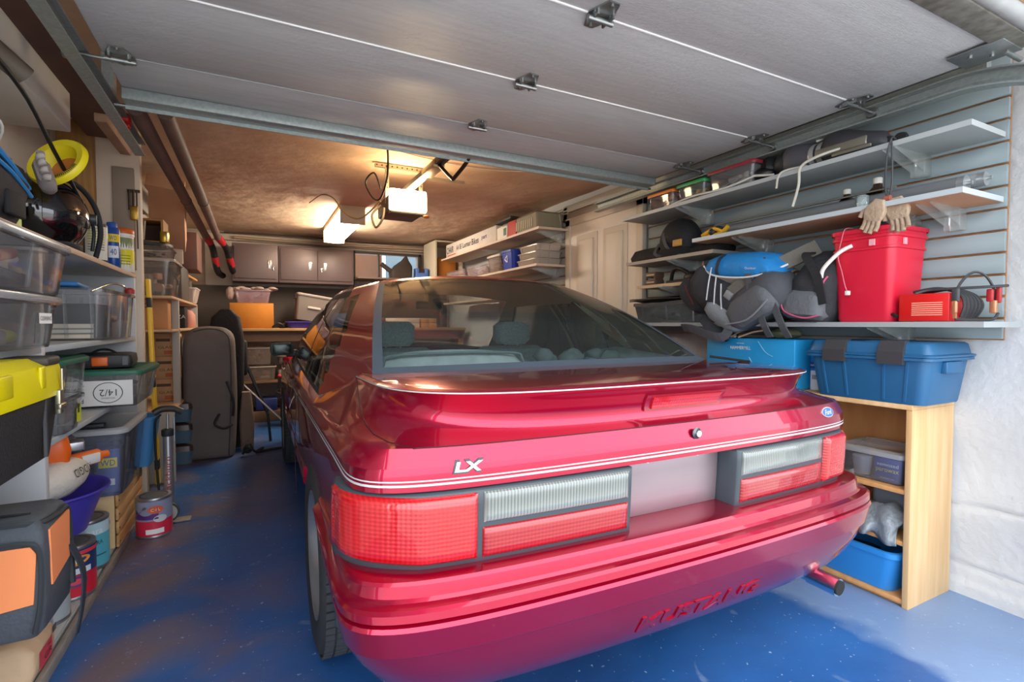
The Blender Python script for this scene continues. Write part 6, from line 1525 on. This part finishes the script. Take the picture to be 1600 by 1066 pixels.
# shelf under window with items
ws = thing('window_shelf', 'narrow brown shelf below the back window', 'shelf', (1.15, 6.45, 1.66)); MB().box(0, 1.32, 0, .45, 0, .02).build('board', mat('6d5a4c', .6), ws)
MB().box(.02, .05, .38, .43, -.60, 0).build('support', mat('6d5a4c', .6), ws); MB().box(1.2, 1.23, .38, .43, -.60, 0).build('support', mat('6d5a4c', .6), ws)
q = MB(); q.loft([rrect(.14*a, .10*b, .04, z, cx=o_) for z, a, b, o_ in ((0, .95, 1, 0), (.08, 1, 1, 0), (.17, .8, .9, .03), (.24, .35, .5, .06), (.31, .06, .2, .075))], cap0=True, cap1=True)
q.tube([(-.13, 0, .10), (-.2, .0, .15), (-.25, 0, .19)], .03, 8)
tag(q.build('dark_bag', mat('3f332c', .8, var=.3, bump=.6), loc=(1.72, 6.60, 1.681)), 'peaked dark brown bag standing in front of the back window', 'bag')
t = thing('blue_dispenser', 'small blue notched dispenser between the peaked bag and the cubby', 'dispenser', (1.99, 6.58, 1.681))
MB().box(-.085, .085, -.06, .06, 0, .09, bev=.01).box(-.085, -.04, -.06, .06, .08, .15, bev=.01).box(.04, .085, -.06, .06, .08, .15, bev=.01).build('body', mat('4f78c4', .5), t)
MB().cyl((-.035, 0, .11), (.035, 0, .11), .045, 18).build('tape_roll', mat('3f2a22', .6), t)
cbb = thing('cubby', 'open white cubby box at the far end of the high shelves', 'cubby', (2.10, 6.30, 1.66))
MW = mat('d8cdb8', .55)
MB().box(0, .018, 0, .5, .02, .50).build('side', MW, cbb); MB().box(.36, .378, 0, .5, .02, .50).build('side', MW, cbb); MB().box(0, .378, 0, .5, .50, .518).build('top', MW, cbb); MB().box(0, .378, 0, .5, .02, .038).build('bottom', MW, cbb); MB().box(.018, .36, .49, .5, .038, .5).build('back', MW, cbb)
carton('cardboard_box', 'small orange cardboard box standing inside the open white cubby', 'box', (2.29, 6.5, 1.699), .24, .24, .26, 'cf8234')
# high shelves on right toward the back
WSB = mat('c3ae9a', .55)
wshelf('upper white shelf of boxes past the panelled door', 2.17, 3.76, 6.28, 1.925, edge='d9c6b2', m=WSB, brs=(.1, 1.3))
wshelf('lower white shelf of clear bins past the panelled door', 2.17, 3.80, 6.28, 1.615, edge='d9c6b2', m=WSB, brs=(.15, 1.3))
wshelf('lowest shelf past the panelled door partly hidden by the car roof', 2.17, 3.80, 6.2, 1.36, edge='c9b6a2', m=WSB)
b = carton('long_white_box', 'long white box with bold lettering on the upper far shelf', 'box', (2.31, 5.42, 1.926), .22, 1.50, .165, 'e3d8cf', tape=False)
for k, (y, s, wd, h) in enumerate(((.60, 'CHAIR', .24, .08), (.30, 'AA BE', .18, .06), (.05, 'Lumar', .26, .06), (-.20, 'Bikes', .2, .07), (-.45, 'part', .14, .05))):
    q = MB(); addtext(q, s, wd, face('-x', -.11, y, .09), 0, h, .001, 0, .02); q.build('print', mat(('2b2a33', '3a3844', '2b2a33', '2b2a33', '5a4a7a')[k], .6), b)
q = MB(); addrect(q, .30, .012, face('-x', -.11, .55, .025), 0, .001); q.build('red_line', mat('c9483a', .6), b)
t = thing('gift_bag', 'white paper bag with green print on the upper far shelf', 'bag', (2.30, 4.52, 1.926))
MB().loft([rrect(.11, .11, .01, 0), rrect(.11, .12, .01, .12), rrect(.04, .10, .01, .17)], cap0=True, cap1=True).build('bag', mat('ece6dc', .5), t)
MB().box(-.112, -.110, -.10, -.04, .03, .10, bev=.0008).build('green_print', mat('2f6a55', .5), t)
tag(MB().box(2.19, 2.44, 4.33, 4.70, 2.098, 2.125, bev=.003).build('flat_folder', mat('3a3228', .6)), 'flat dark folder lying on top of the white paper bag', 'folder')
tag(MB().box(2.19, 2.42, 4.22, 4.385, 1.926, 2.07, bev=.004).build('red_box', mat('cc4a3e', .6)), 'red box between the white bag and the grey crate on the upper far shelf', 'box')
t = thing('louvered_crate', 'grey louvered crate at the near end of the upper far shelf', 'crate', (2.31, 4.0, 1.926))
MB().loft([rrect(.13, .19, .02, 0), rrect(.135, .195, .02, .13)], cap0=True, cap1=True).build('crate_body', mat('8f8a74', .6), t)
q = MB()
for k in range(9): q.box(-.139, -.134, .16-.035*k, .18-.035*k, .02, .10)
q.build('louvres', mat('c9bfa6', .6), t); MB().loft([rrect(.14, .20, .02, .13), rrect(.12, .17, .02, .15)], cap0=True, cap1=True).build('lid', mat('a39e88', .6), t)
tag(MB().cyl((2.44, 3.82, 1.93), (2.40, 3.80, 2.06), .006).build('thin_rod', mat('b3a894', .5)), 'thin pale rod leaning at the near end of the grey louvered crate', 'rod')
for i, (y, L, H) in enumerate(((5.85, .62, .125), (5.15, .62, .11), (4.80, .001, .1))):
    if L < .01: continue
    tub('storage_bin', ('clear bin of colourful parts at the far end of the lower far shelf', 'shallow clear bin of colourful parts nearer on the lower far shelf')[i], 'storage bin', (2.31, y, 1.616), .24, L, H, clear('c9b4b4', .3, .15, .8), taper=.94)
    stuffing(('colourful small parts in the far clear bin of the lower far shelf', 'colourful small parts in the shallow clear bin of the lower far shelf')[i], (2.31, y, 1.62), .2, L*.85, H*.9, ['b86a7a', 'd9cfd4', '5a4a8a', 'a8434a', 'e0d2c8'], 26, seed=70+i)
tub('storage_bin', 'clear bin with white lid beside the blue recycling bin', 'storage bin', (2.31, 4.72, 1.616), .24, .30, .165, clear('c9b4a8', .3, .15, .8), lid=True, lidm=mat('ddd2c4', .5), taper=.9)
stuffing('beige and red packets in the bin beside the blue recycling bin', (2.31, 4.72, 1.62), .18, .22, .13, ['c9a68c', 'a8323a', 'd9c9b4'], 12, seed=77)
rc = tub('recycling_bin', 'small blue recycling bin with white arrows on the lower far shelf', 'recycling bin', (2.27, 4.38, 1.616), .20, .24, .185, mat('2440b4', .45), taper=.82, rim=.02)
q = MB()
for k in range(3):
    M = face('-x', -.098, 0, .10) @ Matrix.Rotation(k*2*PI/3, 4, 'Z')
    q.add([(-.026, .016, .002), (.006, .030, .002), (.010, .040, .002), (.026, .024, .002), (.010, .012, .002), (.010, .020, .002), (-.018, .006, .002)], [(0, 1, 2, 3, 4, 5, 6)], 0, False, M)
q.build('recycling_mark', mat('dfe4f4', .5), rc, label='white recycling arrows')
for i in range(3):
    tub('stacked_tray', ('lowest of three pale stacked trays at the near end of the lower far shelf', 'middle of three pale stacked trays at the near end of the lower far shelf', 'topmost of three pale stacked trays at the near end of the lower far shelf')[i], 'tray', (2.33, 4.03-.01*i, 1.616+.062*i), .27-.01*i, .36, .058, clear('d6cabd', .6, .2, .7), taper=.93, ribs=3, group=None)
tag(MB().box(-.02, .02, -.02, .02, 0, .04).build('yellow_tag', mat('d6d65a', .5), loc=(2.46, 3.83, 1.361)), 'little yellow tag box on the lowest far shelf', 'tag')
tub('storage_bin', 'flat grey bin on the lowest far shelf just above the car roof', 'storage bin', (2.32, 4.2, 1.361), .24, .5, .10, clear('a89c92', .5, .2, .7), taper=.9)
# --- far left shelves
fl = thing('far_shelving', 'beige wooden shelf unit on the far left beyond the white partition', 'shelves', (0, 0, 0))
for nm, z in (('shelf', 1.285), ('shelf', 1.055), ('shelf', .50)): MB().box(XL+.005, -.50, 4.15, 5.9, z-.018, z, bev=.002).build(nm, mat('c9a37c', .6), fl)
MB().box(XL+.005, -.50, 4.15, 4.17, .0, .482, bev=.002).build('side_panel', mat('a8a49c', .6), fl); MB().box(-.545, -.50, 4.48, 4.53, .5, 1.27, bev=.002).build('post', mat('a8a49c', .6), fl)
MB().box(XL+.005, -.50, 5.88, 5.9, .0, 1.28, bev=.002).build('side_panel', mat('a8a49c', .6), fl)
tub('storage_bin', 'large clear bin with pale rim on the far left shelf', 'storage bin', (-.685, 4.62, 1.286), .34, .46, .265, CLRB, lid=True, lidm=clear('d9cdbd', .6, .2, .7), taper=.88, r=.04)
stuffing('pale grey bundles inside the large clear bin on the far left shelf', (-.685, 4.62, 1.29), .26, .36, .19, ['8a8f8c', 'c99a8a', 'a8a49a', 'd6cfc0'], 14, seed=81)
tub('storage_bin', 'shallow clear tray bin stacked on the large clear bin far left', 'storage bin', (-.705, 4.60, 1.572), .32, .40, .085, CLRB, taper=.9)
stuffing('brown parts inside the shallow clear tray bin far left', (-.705, 4.60, 1.576), .26, .3, .07, ['5a4038', 'c9a898', '8a5a4a', '3a302c'], 12, seed=82)
tag(MB().lathe([(.16, 0), (.17, .004), (.17, .022), (.15, .026), (0, .026)], 36).build('black_disc', mat('2b2724', .5), loc=(-.705, 4.56, 1.658)), 'round black lid lying on the shallow clear tray bin', 'disc')
wbx = thing('wooden_box', 'open fronted brown wooden box above the round black lid', 'wooden box', (-.73, 4.58, 1.685))
WB1 = mat('a8763f', .6, var=.15)
MB().box(-.15, .15, -.12, .12, .155, .17, bev=.002).build('top', WB1, wbx); MB().box(-.15, -.135, -.12, .12, 0, .155).build('side', WB1, wbx); MB().box(.135, .15, -.12, .12, 0, .155).build('side', WB1, wbx); MB().box(-.135, .135, .11, .12, 0, .155).build('back', mat('4a3426', .7), wbx); MB().box(-.15, .15, -.12, .12, 0, .01).build('bottom', WB1, wbx)
tag(MB().cyl((-.70, 4.47, 1.70), (-.69, 4.47, 1.835), .006).build('white_stick', mat('d9cfc0', .5)), 'thin white stick standing inside the brown wooden box', 'stick')
tn = thing('tin_can', 'small gold tin with a modelled shine at the edge of the round black lid', 'tin', (-.575, 4.47, 1.685)); MB().lathe([(.028, 0), (.03, .003), (.03, .075), (.027, .08)], 24).build('tin', mat('c9a83f', .3, .7), tn); MB().cyl((.018, -.026, .01), (.018, -.026, .07), .006).build('shine_strip', mat('e8e6df', .2, .8), tn)  # bright strip stands in for the highlight down the tin
pk = thing('pine_plank_box', 'pale pine plank case propped diagonally under the ceiling far left', 'plank', (-.62, 5.05, 1.92), rot=(-.42, .10, .05))
MB().box(-.12, .12, -.55, .55, -.05, .05, bev=.003).build('planks', mat('d8ab86', .65, var=.12, scale=6), pk)
tag(MB().box(-.03, .16, -.12, .12, 0, .17, bev=.004).build('grey_book_stack', mat('a8a498', .6), loc=(-.82, 4.3, 1.87)), 'grey boxed stack tucked under the ceiling beside the pine case', 'box')
tag(MB().box(-.11, .11, -.15, .15, 0, .24, bev=.004).build('paper_file_box', mat('cbb8a8', .6), loc=(-.66, 5.45, 1.62)), 'pale file box beyond the pine plank case', 'box')
tag(MB().box(-.012, .10, -.22, .22, 0, .33, bev=.004).build('brown_binder_box', mat('7a5448', .6), loc=(-.545, 5.55, 1.58)), 'dark brown tall box behind the pale file box', 'box')
tag(MB().cyl((-.66, 4.85, 1.60), (-.48, 5.6, 1.50), .012).build('wooden_dowel', mat('c48a4a', .6)), 'long orange wooden dowel slanting below the pale file box', 'dowel')
tag(MB().box(-.16, .14, -.25, .25, 0, .29, bev=.01).build('dark_binder', mat('4f4844', .6), loc=(-.66, 5.15, 1.286)), 'dark grey box behind the large clear bin on the far left shelf', 'box')
tub('white_basket', 'small white ribbed basket on the far left shelf beyond the clear bin', 'basket', (-.60, 5.62, 1.286), .26, .36, .14, mat('cbb9ae', .5), taper=.8, ribs=6)
tub('small_bin', 'little clear bin standing in the white ribbed basket', 'storage bin', (-.60, 5.62, 1.30), .18, .2, .24, CLRB, taper=.9)
carton('cardboard_box', 'tan cardboard box printed 00 under the far left shelf', 'box', (-.665, 4.42, 1.056), .24, .24, .21, 'c08a5c', prints=(('-y', -.02, .165, .07, '00', '3a2a20', .035),))
t = carton('black_white_box', 'narrow black box with white letters standing on the far left shelf', 'box', (-.60, 5.35, 1.056), .12, .2, .19, '25211f', tape=False, prints=(('-y', 0, .10, .13, 'PIZZA', 'e8e0d8', .03),))
tag(MB().lathe([(.05, 0), (.06, .03), (.055, .12), (.03, .16), (.0, .17)], 20).build('red_white_packet', mat('cf8a7a', .6), loc=(-.55, 5.62, 1.056)), 'rounded pink and white packet beside the narrow black box', 'packet')
for i in range(3):
    carton('brown_carton', ('lowest of the three small brown cartons on the far left', 'middle of the three small brown cartons on the far left', 'topmost of the three small brown cartons on the far left')[i], 'box', (-.60+.006*(i % 2), 4.72, .501+.172*i), .16, .2, .168, 'c39a74', tape=False, prints=(('-y', -.02, .125, .09, None, '5a4438', .022), ('-y', .03, .03, .09, None, 'b0603a', .03), ('-y', .0, .07, .10, 'GLASS', '5a3a2c', .02)))
for i in range(3):
    t = thing('shoe_tray', ('lowest of the three stacked blue grey trays with dark tops', 'middle of the three stacked blue grey trays with dark tops', 'topmost of the three stacked blue grey trays with dark tops')[i], 'tray', (-.585, 4.80, .0+.165*i if i else .0))
    MB().loft([rrect(.13, .16, .03, .0), rrect(.14, .17, .03, .10)], cap0=True, cap1=True).build('body', mat('4f6a80', .4), t)
    MB().loft([rrect(.145, .175, .03, .10), rrect(.14, .17, .03, .14), rrect(.10, .13, .03, .155)], cap0=True, cap1=True).build('top', mat('4a3a34', .3), t)
# garment bag
gb = thing('garment_bag', 'tall grey zipped travel bag standing upright on the blue floor', 'travel bag', (-.335, 4.80, 0), rot=(0, .015, 0))
GB2 = mat('6a625f', .75, var=.12, scale=5, bump=.6, bscale=12)
q = MB(); rings = []
for z, hx, hy in ((0, .165, .10), (.02, .185, .12), (.15, .19, .13), (.5, .19, .12), (.85, .185, .12), (.98, .18, .11), (1.04, .15, .09), (1.075, .09, .06)):
    r_ = rrect(hx, hy, .06, z, 6); rings.append([(x+.008*math.sin(z*9+x*20), y+.010*math.sin(z*13+x*14), z) for x, y, z in r_])
q.loft(rings, cap0=True, cap1=True); q.build('bag_body', GB2, gb, sub=1)
MB().tube([(.135, -.125, .02), (.15, -.13, .5), (.145, -.13, .9), (.11, -.11, 1.02), (.0, -.10, 1.055), (-.11, -.10, 1.03)], .005, 6).build('zip', mat('3a3432', .6), gb)
MB().tube([(.12, -.135, .63), (.15, -.15, .55), (.17, -.15, .45), (.165, -.14, .35)], .010, 8).tube([(.07, -.135, .37), (.04, -.17, .30), (.10, -.17, .26), (.16, -.14, .28)], .010, 8).build('carry_strap', mat('1f1c1f', .6), gb)
q = MB(); q.loft([rrect(.10, .05, .04, .0), rrect(.13, .06, .04, .5), rrect(.14, .06, .04, .95), rrect(.11, .05, .04, 1.15), rrect(.04, .03, .02, 1.22)], cap0=True, cap1=True)
tag(q.build('black_garment', mat('1c191b', .8, bump=.5), loc=(-.22, 5.08, 0)), 'black cover standing behind the tall grey travel bag', 'bag')
tag(MB().loft([rrect(.05, .05, .02, 0), rrect(.06, .08, .03, .25), rrect(.035, .05, .02, .5)], cap0=True, cap1=True).build('tan_sack', mat('7a6456', .8, bump=.5), loc=(-.07, 4.98, .0)), 'slim tan sack leaning behind the right side of the grey travel bag', 'sack')
tag(MB().tube([(-.10, 4.70, .02), (-.06, 4.66, .08), (-.0, 4.68, .03), (.05, 4.72, .05), (.0, 4.76, .012), (.10, 4.80, .012), (.3, 4.85, .012)], .010, 8).sphere((-.06, 4.70, .06), .04, 10, jit=.2).build('tangled_strap', mat('1c1a1c', .6)), 'tangled black strap lying on the floor beside the grey travel bag', 'strap')
st = thing('folding_stand', 'folded metal stand leaning between the grey travel bag and the car', 'stand', (0, 5.15, 0))
MB().cyl((-.10, .10, .80), (.10, .05, .26), .014).build('black_pole', mat('1d1b1d', .4), st); MB().cyl((-.11, 0, .56), (.22, -.05, .20), .009).build('silver_pole', mat('b3a9a4', .3, .7), st)
MB().box(-.16, -.06, .02, .14, .62, .95, bev=.03).build('black_cover', mat('1a181a', .7), st); MB().cyl((.10, .05, .26), (.12, .05, .0), .012).cyl((.22, -.05, .2), (.22, -.05, .0), .009).build('leg', mat('1d1b1d', .4), st)
# under the bench
for i, (x, z, w_, h, lb) in enumerate(((.02, .642, .30, .19, 'upper clear bin with beige rim under the bench'), (.03, .462, .36, .16, 'lower clear bin with beige rim under the bench'), (.34, .642, .22, .10, 'smaller clear bin right of the upper one under the bench'))):
    tub('storage_bin', lb, 'storage bin', (x, 6.40, z), w_, .30, h, clear('b09a8a', .4, .15, .7), taper=.9, ribm=mat('bca68f', .5))
    stuffing('mixed reddish things inside the '+lb, (x, 6.40, z+.004), w_*.8, .24, h*.85, ['a8625a', '8a7a6c', 'c9b09a'], 10, seed=90+i)
tag(MB().box(-.2, .52, 6.25, 6.6, .0, .12, bev=.004).build('wood_platform', mat('7a5c44', .7)), 'low brown wooden platform under the bench', 'platform')
gx = thing('generator_unit', 'grey machine with red grips under the bench next to the car', 'machine', (.34, 5.95, .0))
MB().box(-.12, .12, -.1, .12, .30, .60, bev=.02).build('housing', mat('4a4340', .5), gx); MB().box(-.12, .12, -.115, -.10, .52, .60, bev=.006).build('top_panel', mat('9a8478', .4), gx)
MB().cyl((-.12, -.12, .55), (-.06, -.16, .52), .018).build('grip', mat('c02832', .4), gx); MB().cyl((.0, -.15, .34), (.0, -.17, .42), .025).build('grip', mat('c02832', .4), gx)
MB().tube([(-.10, -.12, .42), (-.14, -.14, .38), (-.02, -.15, .36), (.06, -.14, .42), (.0, -.14, .50)], .009, 8).build('cable', DARK, gx); MB().box(-.1, .1, -.08, .1, 0, .3, bev=.01).build('base', DARK, gx)
tag(MB().box(.0, .22, 6.26, 6.5, .125, .26, bev=.01).build('navy_box', mat('2d3a78', .5)), 'navy blue box on the low wooden platform', 'box')
# pale board filling the wall left of the cabinets
tag(MB().box(-.50, -.225, 6.90, 6.945, .0, 2.08, bev=.003).build('pale_board', mat('b3a79a', .7)), 'tall pale board on the back wall left of the cabinets', 'board')
